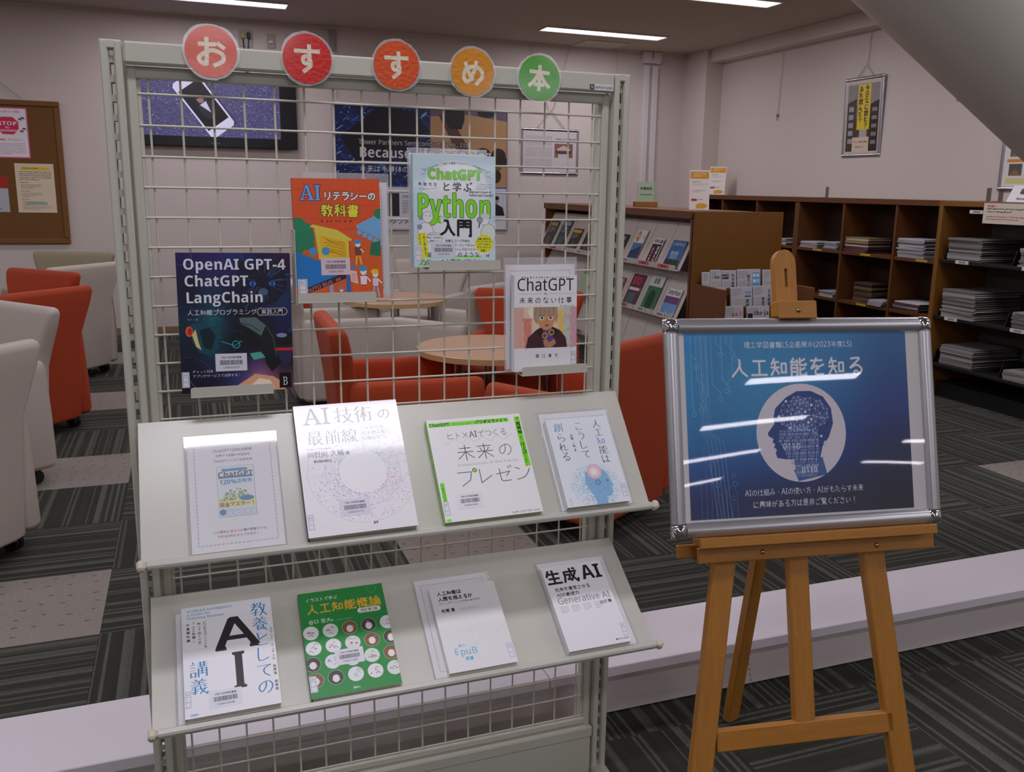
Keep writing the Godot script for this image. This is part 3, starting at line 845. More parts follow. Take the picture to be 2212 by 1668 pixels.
	for q in [[-0.025, "b8a070"], [0.025, "1c1a18"]]:
		piece("plug", M.new().box(Vector3(q[0], 0.02, 0.03), Vector3(0.028, 0.05, 0.04), 0.004), mat(q[1], 0.5), o1)
		piece("cable", M.new().tube(PackedVector3Array([Vector3(q[0], -0.0, 0.03), Vector3(q[0] * 0.6, -0.1, 0.02), Vector3(q[0] * 0.2, -0.3, 0.015)]), 0.005, 6), black, o1)
	var o2 := thing("aerial_socket", "small grey aerial socket right of the cable sockets", "socket", Vector3(0.83, 2.575, z))
	piece("plate", M.new().box(Vector3(0, 0, 0.006), Vector3(0.07, 0.12, 0.012), 0.003), plate, o2)
	piece("jack", M.new().box(Vector3(-0.005, -0.01, 0.022), Vector3(0.04, 0.025, 0.03), 0.004), mat("d6cec6", 0.4), o2)
	var ap := thing("access_point", "rounded pale wireless box high on the back wall", "router", Vector3(1.2, 2.46, z))
	piece("shell", M.new().loft([rr(0.105, 0.115, 0.04, 0.0), rr(0.105, 0.115, 0.04, 0.03), rr(0.1, 0.11, 0.038, 0.04)], true), mat("b9aea6", 0.5), ap).rotation.x = PI / 2
	var duct := mat("ddd4d4", 0.5)
	var d0 := thing("wall_duct", "short grey cable duct with a switch box above the red badge", "duct", Vector3(1.36, 2.7, z))
	piece("duct_cover", M.new().box(Vector3(0, -0.08, 0.015), Vector3(0.05, 0.18, 0.03), 0.003), mat("a09590", 0.5), d0)
	piece("switch_box", M.new().box(Vector3(0, -0.26, 0.02), Vector3(0.075, 0.1, 0.04), 0.004), mat("aaa29c", 0.35), d0)
	for i in 2:
		var x := 4.556 + i * 0.098
		var d := thing("wall_duct", "left white cable duct running down the back wall" if i == 0 else "right white cable duct running down the back wall", "duct", Vector3(x, 0, z), 0.0, "white cable ducts on the back wall")
		piece("duct_cover", M.new().box(Vector3(0, 1.3, 0.02), Vector3(0.062, 2.6, 0.04), 0.004), duct, d)
		piece("duct_head", M.new().slab(PackedVector2Array([Vector2(-0.045, 2.62), Vector2(0.045, 2.62), Vector2(0.056, 2.68), Vector2(0.056, 2.732), Vector2(-0.056, 2.732), Vector2(-0.056, 2.68)]), 0.0, 0.06, 0.003), duct, d)

func speckle_mat(a: String, b: String, sd: int) -> StandardMaterial3D:
	var rng := RandomNumberGenerator.new()
	rng.seed = sd
	var im := Image.create_empty(128, 128, false, Image.FORMAT_RGB8)
	for y in 128:
		for x in 128:
			im.set_pixel(x, y, Color(a).lerp(Color(b), rng.randf()))
	var m := StandardMaterial3D.new()
	m.albedo_texture = ImageTexture.create_from_image(im)
	m.uv1_triplanar = true
	m.uv1_scale = Vector3.ONE * 3
	m.roughness = 0.9
	return m

func magazine_tex(i: int, rng: RandomNumberGenerator) -> ImageTexture:
	var grounds := ["3a2c20", "16303a", "241c18", "1c1a1e", "20242c", "e8e6e2", "e9e7e6", "3a6ea8", "6a2434", "8e3f6a", "d9d7d2", "2d7a45", "e6e4e0", "4fa040"]
	sheet(42, 58, Color(grounds[i % 14]), 5)
	match i % 14:
		4:
			p_type("Casa", 4, 13, 14, Color("f0eef0"), 2)
			p_rect(6, 34, 30, 18, Color("5a3524"))
		5:
			p_rect(0, 24, 42, 34, Color("4a7fb4"))
			p_poly([0, 40, 42, 28, 42, 50, 0, 52], Color("27435f"))
			p_rect(0, 52, 42, 6, Color("b08a4a"))
			p_oval(11, 12, 8, 10, Color("e08a3a"))
			p_text("鉄道", 5, 8, 6, 0.1, Color("f6eee0"))
			p_type("1", 34, 16, 10, INK, 3)
		6:
			p_rect(2, 13, 38, 45, Color("3c1520"))
			p_text("中央公論", 3, 2, 9, 0.13, INK)
			p_down("官僚たち", 26, 16, 9.5, 0.13, Color("f2eef0"))
			p_down("玉木の時", 9, 20, 7.5, 0.12, Color("e8d8da"))
		7:
			p_rect(0, 40, 42, 18, Color("26402a"))
			p_type("COMPASS", 21, 11, 9, Color("d5e2f0"), 0, 0.95, 0.5)
			p_text("造船市", 8, 22, 8, 0.08, Color("e8eef6"))
			p_type("2025", 21, 38, 10, Color("eef2f6"), 0, 1.0, 0.5)
		8:
			p_type("I/O", 21, 18, 18, Color("e8405a"), 1, 1.0, 0.5)
			p_rect(3, 24, 36, 5, Color("e6e2e0"))
			p_rect(8, 34, 26, 20, Color("3c6a66"))
		9:
			p_text("表面と真空", 4, 3, 7, 0.1, Color("f4eef2"))
			p_oval(18, 36, 15, 16, Color("c9a8cc"))
			p_rect(0, 52, 42, 6, Color("d8c030"))
		10:
			p_rect(0, 18, 42, 40, Color("2d7a45"))
			p_oval(22, 40, 12, 16, Color("173a24"))
			p_text("森化", 10, 4, 10, 0.11, INK)
		11:
			p_scribble(4, 4, 34, 12, 3, Color("d8e8d0"), rng)
		12:
			p_fit("Interface", 3, 13, 36, 13, INK, 1)
			p_rect(0, 17, 42, 14, Color("4d4a86"))
			p_text("生成AI", 8, 18, 11, 0.12, Color("b82a3c"))
			p_rect(0, 31, 42, 27, Color("6f9fd0"))
			for k in 14:
				p_poly([k * 3.2, 58, k * 3.2 + 2, 44 + (k % 3) * 3, k * 3.2 + 4, 58], Color("7a8a4a") if k % 2 else Color("e2e6e4"))
		13:
			p_type("LIFE", 21, 14, 13, Color("e6f0c8"), 1, 1.0, 0.5)
			p_rect(0, 20, 42, 38, Color("a9c79a"))
		_:
			p_rect(3, 3, 36, 8, Color(["b89a3a", "8fb0b4", "d9b81c", "a04a5a"][i % 4]))
			p_scribble(6, 15, 28, 12, 3, Color("c9c4be"), rng)
			p_oval(22, 42, 12, 11, Color(["6a4a30", "2a5a64", "4a3a30", "6a3044"][i % 4]))
	return printed()

func build_magazine_rack() -> void:
	var rng := RandomNumberGenerator.new()
	rng.seed = 15
	var wood := wood_mat("7c4c22", "693d18", 41, false, 0.45)
	var cream := mat("cfc6bd", 0.5)
	var z0 := -6.38
	var z1 := -3.68
	var zc := (z0 + z1) / 2
	var L := z1 - z0
	var r := thing("magazine_rack", "long wooden topped magazine rack with sloped cream display panels", "rack", Vector3(3.2, 0, zc))
	piece("top_board", M.new().box(Vector3(0.24, 1.186, 0), Vector3(0.5, 0.052, L), 0.003), wood, r)
	for s: float in [-1.0, 1.0]:
		piece("end_panel", M.new().box(Vector3(0.24, 0.58, s * (L / 2 - 0.012)), Vector3(0.46, 1.16, 0.024), 0.002), wood, r)
	piece("back_panel", M.new().box(Vector3(0.47, 0.6, 0), Vector3(0.02, 1.1, L - 0.06)), cream, r)
	piece("plinth", M.new().box(Vector3(0.26, 0.05, 0), Vector3(0.42, 0.1, L - 0.05)), mat("b9b2aa", 0.5), r)
	var n := 9
	var pw := (L - 0.06) / n
	# each tier: sloped panels side by side and a folded ledge with name cards below
	for tier in 3:
		var yt: float = [1.125, 0.79, 0.455][tier]
		var yb: float = [0.815, 0.48, 0.14][tier]
		var xt: float = [0.1, 0.08, 0.06][tier]
		var xb: float = [-0.05, -0.06, -0.04][tier]
		for k in n:
			var zc2 := -L / 2 + 0.03 + pw * (k + 0.5)
			var m := M.new()
			m.bar(Vector3(xb, yb, zc2), Vector3(xt, yt, zc2), pw - 0.006, 0.006, 0.001, Vector3(-1, 0, 0))
			piece("display_panel", m, cream, r)
			piece("ledge", M.new().box(Vector3(xb - 0.018, yb - 0.004, zc2), Vector3(0.04, 0.006, pw - 0.006), 0.001), cream, r)
			var lf := piece("ledge_front", M.new().box(Vector3(xb - 0.037, yb + 0.014, zc2), Vector3(0.004, 0.034, pw - 0.006), 0.001), cream, r)
			var red := (k * 5 + tier * 3) % 4 == 1 or (tier == 0 and k >= 7)
			piece("name_card", M.new().box(Vector3(xb - 0.0395, yb + 0.015, zc2 - 0.02), Vector3(0.0008, 0.026, 0.16)), name_cards[1 if red else 0], lf)
	# magazines standing on the ledges
	var names2 := ["dark brown", "teal", "black and yellow", "black", "black", "white and blue", "white and dark red", "blue", "dark red", "violet", "white and green", "dark green", "white and sky blue", "green"]
	var spots := [[0, 0, 0], [0, 1, 1], [0, 2, 2], [0, 3, 3], [0, 5, 4], [0, 6, 5], [0, 7, 6], [0, 8, 7], [1, 3, 13], [1, 5, 9], [1, 6, 8], [1, 7, 10], [1, 8, 12]]
	for q in spots:
		var tier: int = q[0]
		var k: int = q[1]
		var id: int = q[2]
		var yb: float = [0.815, 0.48][tier]
		var xb: float = [-0.05, -0.06][tier]
		var h: float = [0.26, 0.28, 0.21][k % 3] if id != 6 else 0.21
		var w := 0.15 if id == 6 or id == 5 else 0.19
		var zc2 := zc - L / 2 + 0.03 + pw * (k + 0.5) + 0.01
		var mg := piece("magazine", M.new().box(Vector3(0, h / 2, 0), Vector3(w, h, 0.007), 0.001), print_mat(magazine_tex(id, rng), 0.35))
		var tilt := atan2([0.15, 0.14][tier], [0.31, 0.31][tier])
		mg.transform = Transform3D(Basis(Vector3.UP, -PI / 2) * Basis(Vector3.RIGHT, -tilt), Vector3(3.2 + xb - 0.014, yb + 0.001, zc2))
		tag(mg, "%s magazine in %s row of rack, %s" % [names2[id], ["top", "second"][tier], ["at its far left end", "second from far left", "third from far left", "fourth from far left", "", "just right of rack post", "fourth from right end", "second from right end", "at right end"][k]], "magazine", "magazines on the wooden rack")
	# newspaper stand at the near end
	var front := wood_mat("7a501c", "6c4414", 42, true, 0.4)
	var ns := thing("newspaper_stand", "wooden newspaper stand with tall back and stepped pockets", "stand", Vector3(3.56, 0, -3.65))
	piece("back_board", M.new().box(Vector3(0, 0.605, -0.005), Vector3(0.7, 1.21, 0.024), 0.002), front, ns)
	for s: float in [-1.0, 1.0]:
		piece("side_panel", M.new().box(Vector3(s * 0.341, 0.365, 0.205), Vector3(0.02, 0.73, 0.4), 0.002), wood, ns)
	for k in 4:
		piece("pocket_board", M.new().box(Vector3(0, 0.6 - k * 0.115, 0.1 + k * 0.09), Vector3(0.66, 0.21, 0.012), 0.002), wood, ns)
	piece("bottom_board", M.new().box(Vector3(0, 0.06, 0.2), Vector3(0.66, 0.02, 0.38)), wood, ns)
	var papers := [[-0.265, 0.045, 0.81, 0.075, 0, "narrow white newspaper at left of the back pocket"], [-0.2, 0.05, 0.825, 0.085, 1, "folded newspaper second from left in the back pocket"], [-0.095, 0.045, 0.82, 0.12, 2, "newspaper with black heading in the back pocket"], [0.065, 0.045, 0.825, 0.19, 3, "fat newspaper with blue title in the back pocket"], [0.225, 0.045, 0.82, 0.1, 0, "newspaper half behind the easel mast, back pocket"], [-0.2, 0.135, 0.715, 0.07, 1, "newspaper at left of the second pocket"], [-0.045, 0.135, 0.715, 0.17, 4, "newspaper with blue bands in the second pocket"], [0.125, 0.135, 0.72, 0.16, 5, "grey newspaper right in the second pocket"], [-0.155, 0.225, 0.6, 0.15, 6, "newspaper with red title in the third pocket"], [0.035, 0.225, 0.595, 0.18, 7, "english newspaper in the third pocket"]]
	for q in papers:
		var ph := 0.3
		sheet(q[3] * 300, ph * 300, Color("bab8ba"), 4)
		var pw2: float = q[3] * 300
		p_scribble(2, 24, pw2 - 4, 60, 14, Color("8a8a8e"), rng)
		p_scribble(2, 3, pw2 * 0.45, 16, 5, Color("77777c"), rng)
		match q[4]:
			2:
				p_rect(1, 8, 16, 9, INK)
				p_text("めざす", 2, 9.5, 5, 0.13, Color("e8e8ea"))
				p_down("科学新聞", pw2 - 12, 6, 8, 0.1, INK)
			3:
				p_rect(pw2 - 20, 6, 18, 28, Color("5f9ac8"))
				p_down("毎日", pw2 - 11, 8, 8, 0.12, Color("eaf0f4"), 1.5)
				p_down("新聞", pw2 - 19, 8, 8, 0.12, Color("eaf0f4"), 1.5)
				p_down("核サイクル", pw2 - 34, 10, 8.5, 0.11, INK)
			4:
				p_rect(pw2 - 18, 8, 15, 6, Color("7f9cc0"))
				p_rect(pw2 - 18, 17, 15, 3, Color("38507a"))
				p_down("欧州ク", pw2 - 16, 24, 9, 0.11, INK)
			5:
				p_down("日本新聞", pw2 - 13, 6, 9, 0.1, INK)
				p_down("金融対", pw2 - 28, 22, 8, 0.11, INK)
			6:
				p_text("日", pw2 - 11, 10, 9, 0.12, Color("b8343a"))
				p_text("あ水", pw2 - 30, 12, 9, 0.14, Color("a8464a"))
			7:
				p_type("the japan", 16, 18, 13, INK, 3)
				p_rect(1, 14, 12, 10, INK)
			1:
				p_text("科学", pw2 - 16, 12, 6, 0.12, INK)
		var np := piece("newspaper", M.new().box(Vector3(0, -0.15, 0), Vector3(q[3], ph, 0.016), 0.004), print_mat(printed(), 0.8))
		np.transform = Transform3D(Basis(Vector3.RIGHT, -0.12), Vector3(3.56 + q[0], q[2], -3.65 + q[1]))
		tag(np, q[5], "newspaper", "newspapers in the wooden stand")
	# signs on the top board
	var g := thing("acrylic_sign", "pale green Current Journals sign on small wooden block", "sign", Vector3(3.49, 1.212, -4.9))
	piece("block", M.new().box(Vector3(0, 0.021, 0), Vector3(0.2, 0.042, 0.05), 0.003), wood_mat("a06a30", "8c5a26", 43, false), g)
	sheet(60, 64, Color("a6bfa2"), 4)
	p_text("新着雑誌", 9, 16, 10.6, 0.11, Color("20241e"))
	p_fit("Current Journals", 9, 44, 42, 8, Color("20241e"), 1)
	piece("plate", M.new().box(Vector3(0, 0.119, 0), Vector3(0.152, 0.155, 0.006), 0.001), print_mat(printed(), 0.25, 0.5), g)
	sheet(52, 100, Color("ece4dc"), 4)
	p_rect(2, 4, 48, 18, Color("dd9a1e"))
	p_scribble(12, 7, 30, 12, 2, Color("f2dca8"), rng)
	p_scribble(6, 28, 36, 4, 1, Color("6a6460"), rng)
	p_scribble(6, 33, 40, 7, 3, Color("b4aca4"), rng)
	p_scribble(6, 50, 36, 8, 2, Color("8a8480"), rng)
	p_rect(5, 72, 15, 6, Color("b02a26"))
	p_scribble(23, 73, 22, 4, 1, Color("5a5450"), rng)
	p_oval(32, 90, 15, 7, Color("e0a020"))
	p_poly([20, 92, 15, 98, 26, 96], Color("e0a020"))
	var tx := printed()
	var s1 := flat_print("standing_notice", "tall notice with orange heading on the magazine rack's top", "notice", Vector3(3.43, 1.213, -3.98), -0.25, 0.145, 0.275, tx, 0.002, 0.4, "orange-headed standing notices")
	s1.position.y += 0.1375
	s1.rotation.x = -0.1
	var s2 := flat_print("standing_notice", "notice with orange heading on the wall bookcase's top", "notice", Vector3(5.02, 1.313, -6.3), -0.9, 0.17, 0.275, tx, 0.002, 0.4, "orange-headed standing notices")
	s2.position.y += 0.137
	s2.rotation.x = -0.12

var name_cards := []

func stack(called: String, at: Vector3, yaw: float, w: float, d: float, n: int, t: float, cover: Array, where: String, kind: String, sag := 0.0, o := {}) -> void:     # n single issues lying one on another
	var rng := RandomNumberGenerator.new()
	rng.seed = int(absf(at.z) * 1000 + at.y * 100)
	var up := ["lowest", "second", "third", "fourth", "fifth", "sixth", "seventh", "eighth", "ninth", "tenth", "eleventh", "twelfth", "thirteenth", "fourteenth"]
	var y := at.y
	for i in n:
		var tt := t * rng.randf_range(0.8, 1.2)
		var m := M.new()
		var rings := []
		var N := 10
		for k in N + 1:      # a slightly sagging issue: thin bar swept across the front
			var s := k / float(N) * 2 - 1
			var x := s * w / 2
			var lift: float = sag * (float(i + 1) / n) * o.get("shape", func(a): return a).call(s)
			rings.append(PackedVector3Array([Vector3(x, lift, d / 2), Vector3(x, lift, -d / 2), Vector3(x, lift + tt, -d / 2), Vector3(x, lift + tt, d / 2)]))
		m.loft(rings, true)
		var obj := piece(called, m, cover[rng.randi() % cover.size()])
		obj.position = Vector3(at.x + rng.randf_range(-0.008, 0.008) , y, at.z + rng.randf_range(-0.006, 0.006))
		obj.rotation.y = yaw + rng.randf_range(-0.03, 0.03)
		tag(obj, "%s, %s the %s" % [kind, "topmost of" if i == n - 1 else ("lowest of" if i == 0 else up[i] + " from the bottom of"), where], "newspaper" if called == "old_newspaper" else "journal", where)
		y += tt + 0.0004

func build_bookcases() -> void:
	var rng := RandomNumberGenerator.new()
	rng.seed = 91
	var wood := wood_mat("6b3f18", "5a3210", 51, false, 0.5)
	var wood_up := wood_mat("6b3f18", "5a3210", 52, true, 0.5)
	var dark := mat("3a220e", 0.7)
	var X0 := 4.9
	var D := 0.3
	for u in 2:
		var z0 := -6.59 + u * 1.765
		var b := thing("bookcase", ["brown wooden cubby bookcase on right wall, far unit", "brown wooden cubby bookcase on right wall beside the black shelving"][u], "bookcase", Vector3(X0 + D / 2, 0, z0 + 0.8825), 0.0, "cubby bookcases along the right wall")
		piece("top_board", M.new().box(Vector3(-0.004, 1.29, 0), Vector3(D + 0.008, 0.04, 1.763), 0.002), wood, b)
		piece("back_panel", M.new().box(Vector3(D / 2 - 0.006, 0.65, 0), Vector3(0.01, 1.28, 1.75)), dark, b)
		for k in 4:
			var th := 0.03 if k == 0 or k == 3 else 0.022
			piece("upright", M.new().box(Vector3(0, 0.635, -0.8825 + 0.015 + k * 0.5783), Vector3(D, 1.27, th), 0.001), wood_up, b)
		for y: float in [0.885, 0.5, 0.1]:
			for k in 3:
				piece("shelf_board", M.new().box(Vector3(0, y, -0.8825 + 0.015 + (k + 0.5) * 0.5783), Vector3(D - 0.004, 0.024, 0.548), 0.001), wood, b)
				if y > 0.2 and (k + u) % 2 == 0 or u == 1 and y > 0.6:
					piece("shelf_tag", M.new().box(Vector3(-D / 2 + 0.0015, y + 0.002, -0.8825 + 0.015 + (k + 0.5) * 0.5783), Vector3(0.001, 0.014, 0.11)), mat("c9a81c", 0.5), b)
		piece("plinth", M.new().box(Vector3(0.02, 0.04, 0), Vector3(D - 0.06, 0.08, 1.74)), dark, b)
	var paper := [mat("bdb9ba", 0.8), mat("aeabad", 0.8), mat("a09fa3", 0.8)]
	var mixed := [mat("d6d2d2", 0.8), mat("8a7a50", 0.6), mat("6a3038", 0.6), mat("4a4a50", 0.6), mat("b9b4ac", 0.7)]
	var x := X0 + 0.13
	var s1 := 0.8975
	var s2 := 0.5125
	stack("journal", Vector3(x, s1, -4.665), 0, 0.22, 0.22, 6, 0.008, paper, "low pile left in upper cubby row", "white journal")
	stack("journal", Vector3(x, s1, -4.385), 0, 0.22, 0.16, 6, 0.0095, paper, "second pile in upper cubby row", "white journal")
	stack("journal", Vector3(x, s1, -4.08), 0, 0.22, 0.26, 10, 0.011, mixed, "tall mixed pile in middle upper cubby", "thin journal")
	stack("journal", Vector3(x, s1, -3.5), 0, 0.22, 0.26, 12, 0.0112, paper, "tall white pile in right upper cubby", "white journal")
	stack("journal", Vector3(x, s1, -5.03), 0, 0.22, 0.1, 5, 0.011, paper, "pile behind the newspaper stand", "white journal")
	stack("journal", Vector3(x, s2, -4.39), 0, 0.22, 0.17, 5, 0.009, paper, "low pile beside the easel clamp", "white journal")
	stack("journal", Vector3(x + 0.02, s2, -3.97), 0, 0.24, 0.2, 9, 0.017, [mat("4a2c2a", 0.7), mat("6a5a30", 0.7), mat("55303a", 0.7), mat("3c3c34", 0.7)], "bound volume pile in lower cubby", "dark volume")
	stack("journal", Vector3(x - 0.06, s2, -3.785), 0, 0.14, 0.15, 4, 0.01, paper, "small white pile before the bound volumes", "white journal")
	stack("journal", Vector3(x, s2, -3.49), 0.0, 0.22, 0.25, 6, 0.01, mixed, "coloured pile in right lower cubby", "journal")
	# black newspaper shelving nearer the viewer
	var ink := mat("121110", 0.55)
	var grey := mat("5a5550", 0.8)
	var k := thing("newspaper_shelving", "black steel shelving with wooden end panel, full of old newspapers", "shelving", Vector3(4.95, 0, -1.9))
	piece("end_panel", M.new().box(Vector3(0, 0.655, -1.13), Vector3(0.5, 1.31, 0.035), 0.002), wood_mat("8a5c22", "774c1a", 53, true, 0.45), k)
	piece("end_panel", M.new().box(Vector3(0, 0.655, 1.13), Vector3(0.5, 1.31, 0.035), 0.002), wood_up, k)
	piece("top_board", M.new().box(Vector3(0, 1.292, 0), Vector3(0.5, 0.034, 2.225), 0.002), wood_mat("8a5c22", "774c1a", 54, false, 0.45), k)
	piece("back_panel", M.new().box(Vector3(0.2, 0.65, 0), Vector3(0.01, 1.25, 2.22)), grey, k)
	for y: float in [0.92, 0.545, 0.225]:
		piece("shelf", M.new().box(Vector3(-0.02, y, 0), Vector3(0.44, 0.02, 2.22), 0.001), ink, k)
		for zz: float in [-1.09, -0.55, 0.0]:
			piece("bracket", M.new().slab(PackedVector2Array([Vector2(-0.2, 0.0), Vector2(0.2, 0.0), Vector2(0.2, 0.09), Vector2(-0.17, 0.09)]), -0.002, 0.002), ink, k).position = Vector3(-0.02, y + 0.01, zz)
	piece("plinth", M.new().box(Vector3(0.02, 0.05, 0), Vector3(0.36, 0.1, 2.2)), ink, k)
	for zz: float in [-0.55, 0.0, 0.55]:
		piece("upright", M.new().box(Vector3(0.17, 0.65, zz), Vector3(0.04, 1.25, 0.04)), ink, k)
	for q in [[1.245, -2.74], [0.92, -2.81], [0.545, -2.85], [0.92, -2.3], [0.545, -2.33]]:
		piece("shelf_label", M.new().box(Vector3(-0.246, q[0] + (-0.0 if q[0] > 1 else 0.002), q[1] + 1.9), Vector3(0.001, 0.022, 0.11)), name_cards[0], k)
	var news := [mat("8f8a84", 0.9), mat("7d7873", 0.9), mat("6f6b68", 0.9), mat("9b9690", 0.9)]
	var dip := {"shape": func(a): return 1.0 if a < -0.2 else maxf(0.0, 0.8 - a)}
	for q in [[0.93, -2.81, 12, 0.0115, "newspaper pile on top black shelf"], [0.555, -2.81, 14, 0.0125, "newspaper pile on middle black shelf"], [0.235, -2.78, 11, 0.0115, "newspaper pile on bottom black shelf"], [0.93, -2.25, 9, 0.0115, "newspaper pile at right edge, top black shelf"], [0.555, -2.25, 9, 0.0115, "newspaper pile at right edge, middle black shelf"], [0.235, -2.27, 5, 0.0115, "low newspaper pile at right edge, bottom shelf"]]:
		stack("old_newspaper", Vector3(4.91, q[0], q[1]), 0, 0.4, 0.27, q[2], q[3], news, q[4], "folded newspaper", 0.0, dip)
	# signs on the shelving
	sheet(120, 60, Color("dcd9da"), 3)
	p_text("新聞", 26, 10, 24, 0.13, INK, {"gap": 18})
	p_type("Newspapers", 60, 52, 12, INK, 1, 1.0, 0.5)
	var sg := flat_print("standing_sign", "white newspaper sign standing on the black shelving", "sign", Vector3(4.78, 1.36, -2.42), -PI / 2, 0.3, 0.115, printed(), 0.003, 0.5)
	sg.rotation = Vector3(-0.5, -PI / 2, 0)
	sheet(120, 40, Color("d6cbbb"), 3)
	p_text("お願い", 6, 3, 6, 0.12, Color("b4443a"))
	p_scribble(6, 10, 66, 11, 2, Color("4a443c"), rng)
	p_scribble(6, 25, 90, 10, 2, Color("b45a50"), rng)
	flat_print("hanging_notice", "cream paper notice hung over the black shelving's top edge", "notice", Vector3(4.697, 1.24, -2.42), -PI / 2, 0.52, 0.125, printed(), 0.001, 0.8)

func build_right_wall() -> void:
	var rng := RandomNumberGenerator.new()
	rng.seed = 66
	var metal := mat("b6b4b8", 0.22, 1.0)
	var chrome := mat("cfcfd2", 0.1, 1.0)
	var wire := mat("b9b2aa", 0.35, 0.6)
	var f := thing("poster_frame", "silver framed poster with yellow banner hung on right wall", "frame", Vector3(XR - 0.012, 1.953, -4.46), -PI / 2)
	f.rotation = Vector3(0.03, -PI / 2, 0.0)
	snap_frame(f, 0.455, 0.628, 0.028, 0.014, metal, chrome)
	piece("backing_board", M.new().box(Vector3(0, 0, 0.001), Vector3(0.43, 0.6, 0.004)), mat("8c8c8e", 0.7), f)
	sheet(84, 120, Color("c9bdb4"), 4)
	p_rect(4, 7, 76, 108, Color("6f6560"))
	p_rect(4, 7, 76, 34, Color("8e8682"))
	p_poly([4, 36, 26, 30, 26, 115, 4, 115], Color("3a2c22"))
	p_rect(26, 62, 36, 53, Color("4e2f14"))
	p_poly([60, 40, 80, 34, 80, 115, 60, 115], Color("221a16"))
	for i in 5:
		p_rect(8, 42 + i * 13, 12, 8, Color("9c9a9c"))
		p_rect(64, 46 + i * 13, 12, 6, Color("8a8280"))
	p_rect(29, 8, 30, 72, Color("e2c81c"))
	p_down("今日なに読む？", 45, 9, 10, 0.14, Color("241c10"))
	p_down("あれ読んだ？", 31, 10, 10, 0.14, Color("241c10"))
	p_rect(36, 80, 18, 14, Color("b4aca8"))
	p_rect(20, 92, 40, 23, Color("d9c6ae"))
	p_text("ラウンジで読める雑誌が", 40, 98, 3.3, 0.13, Color("8a3a34"), {"align": 0.5})
	p_text("増えました！", 40, 106, 3.6, 0.13, Color("8a3a34"), {"align": 0.5})
	piece("poster", M.new().box(Vector3(0, 0, 0.004), Vector3(0.41, 0.585, 0.001)), print_mat(printed(), 0.4, 0.4), f)
	cord("hanging_wire", "steel wire holding the yellow-banner poster frame", [Vector3(XR - 0.012, 2.6, -4.45), Vector3(XR - 0.02, 2.36, -4.46)], 0.004, wire, "picture wires")
	cord("hanging_wire", "string loop on top of the yellow-banner poster frame", [Vector3(XR - 0.015, 2.262, -4.56), Vector3(XR - 0.02, 2.36, -4.46), Vector3(XR - 0.015, 2.262, -4.37)], 0.003, wire, "picture wires")
	cord("hanging_wire", "unused picture wire hanging on right wall near the corner", [Vector3(XR - 0.012, 2.6, -5.6), Vector3(XR - 0.012, 2.04, -5.62)], 0.003, wire, "picture wires")
	piece_hook(Vector3(XR - 0.014, 2.02, -5.62), "small wire hook at end of unused wire near the corner")
	cord("hanging_wire", "picture wire ending beside the slanting brace", [Vector3(XR - 0.012, 2.6, -3.46), Vector3(XR - 0.012, 2.05, -3.48)], 0.003, wire, "picture wires")
	piece_hook(Vector3(XR - 0.014, 2.02, -3.49), "small wire hook beside the slanting brace")
	var g := thing("floor_guide_frame", "silver framed guide poster half hidden by the slanting brace", "frame", Vector3(XR - 0.006, 1.66, -2.7), -PI / 2)
	snap_frame(g, 0.72, 0.56, 0.03, 0.014, metal, chrome)
	piece("backing_board", M.new().box(Vector3(0, 0, 0.001), Vector3(0.69, 0.53, 0.004)), mat("8c8c8e", 0.7), g)
	sheet(130, 100, Color("e4e0de"), 4)
	p_rect(4, 4, 122, 8, Color("1f6a3c"))
	for i in 3:
		p_rect(6, 16 + i * 24, 118, 4, Color("d9901e"))
		p_rect(10, 22 + i * 24, 20, 15, Color("5a5654"))
		p_poly([10, 37 + i * 24, 20, 28 + i * 24, 30, 37 + i * 24], Color("8a6a4a"))
		p_scribble(36, 23 + i * 24, 80, 12, 5, Color("9a9694"), rng)
	p_rect(6, 88, 30, 7, Color("d8d48a"))
	piece("poster", M.new().box(Vector3(0, 0, 0.004), Vector3(0.67, 0.515, 0.001)), print_mat(printed(), 0.4, 0.4), g)
	var clip := mat("8e8880", 0.3, 0.8)
	for q in [[-4.84, "leftmost steel wall bracket above the bookcase top"], [-3.13, "steel wall bracket above the bookcase's near end"], [-3.03, "dark steel wall bracket above the black shelving"]]:
		var c := thing("wall_bracket", q[1], "bracket", Vector3(XR, 1.35, q[0]))
		piece("plate", M.new().box(Vector3(-0.003, 0, 0), Vector3(0.005, 0.1, 0.035), 0.001), clip, c)
		piece("flange", M.new().box(Vector3(-0.03, -0.04, 0), Vector3(0.055, 0.004, 0.035), 0.001), clip, c)

func piece_hook(at: Vector3, label: String) -> void:
	var m := M.new()
	m.box(Vector3(0, 0.02, 0), Vector3(0.014, 0.03, 0.014), 0.003)
	m.tube(PackedVector3Array([Vector3(0, 0.005, 0), Vector3(-0.006, -0.01, 0), Vector3(0, -0.022, 0.004), Vector3(0.006, -0.014, 0.006)]), 0.003, 6)
	var o := piece("wire_hook", m, mat("7a746c", 0.3, 0.8))
	o.position = at
	tag(o, label, "hook", "picture wire hooks")

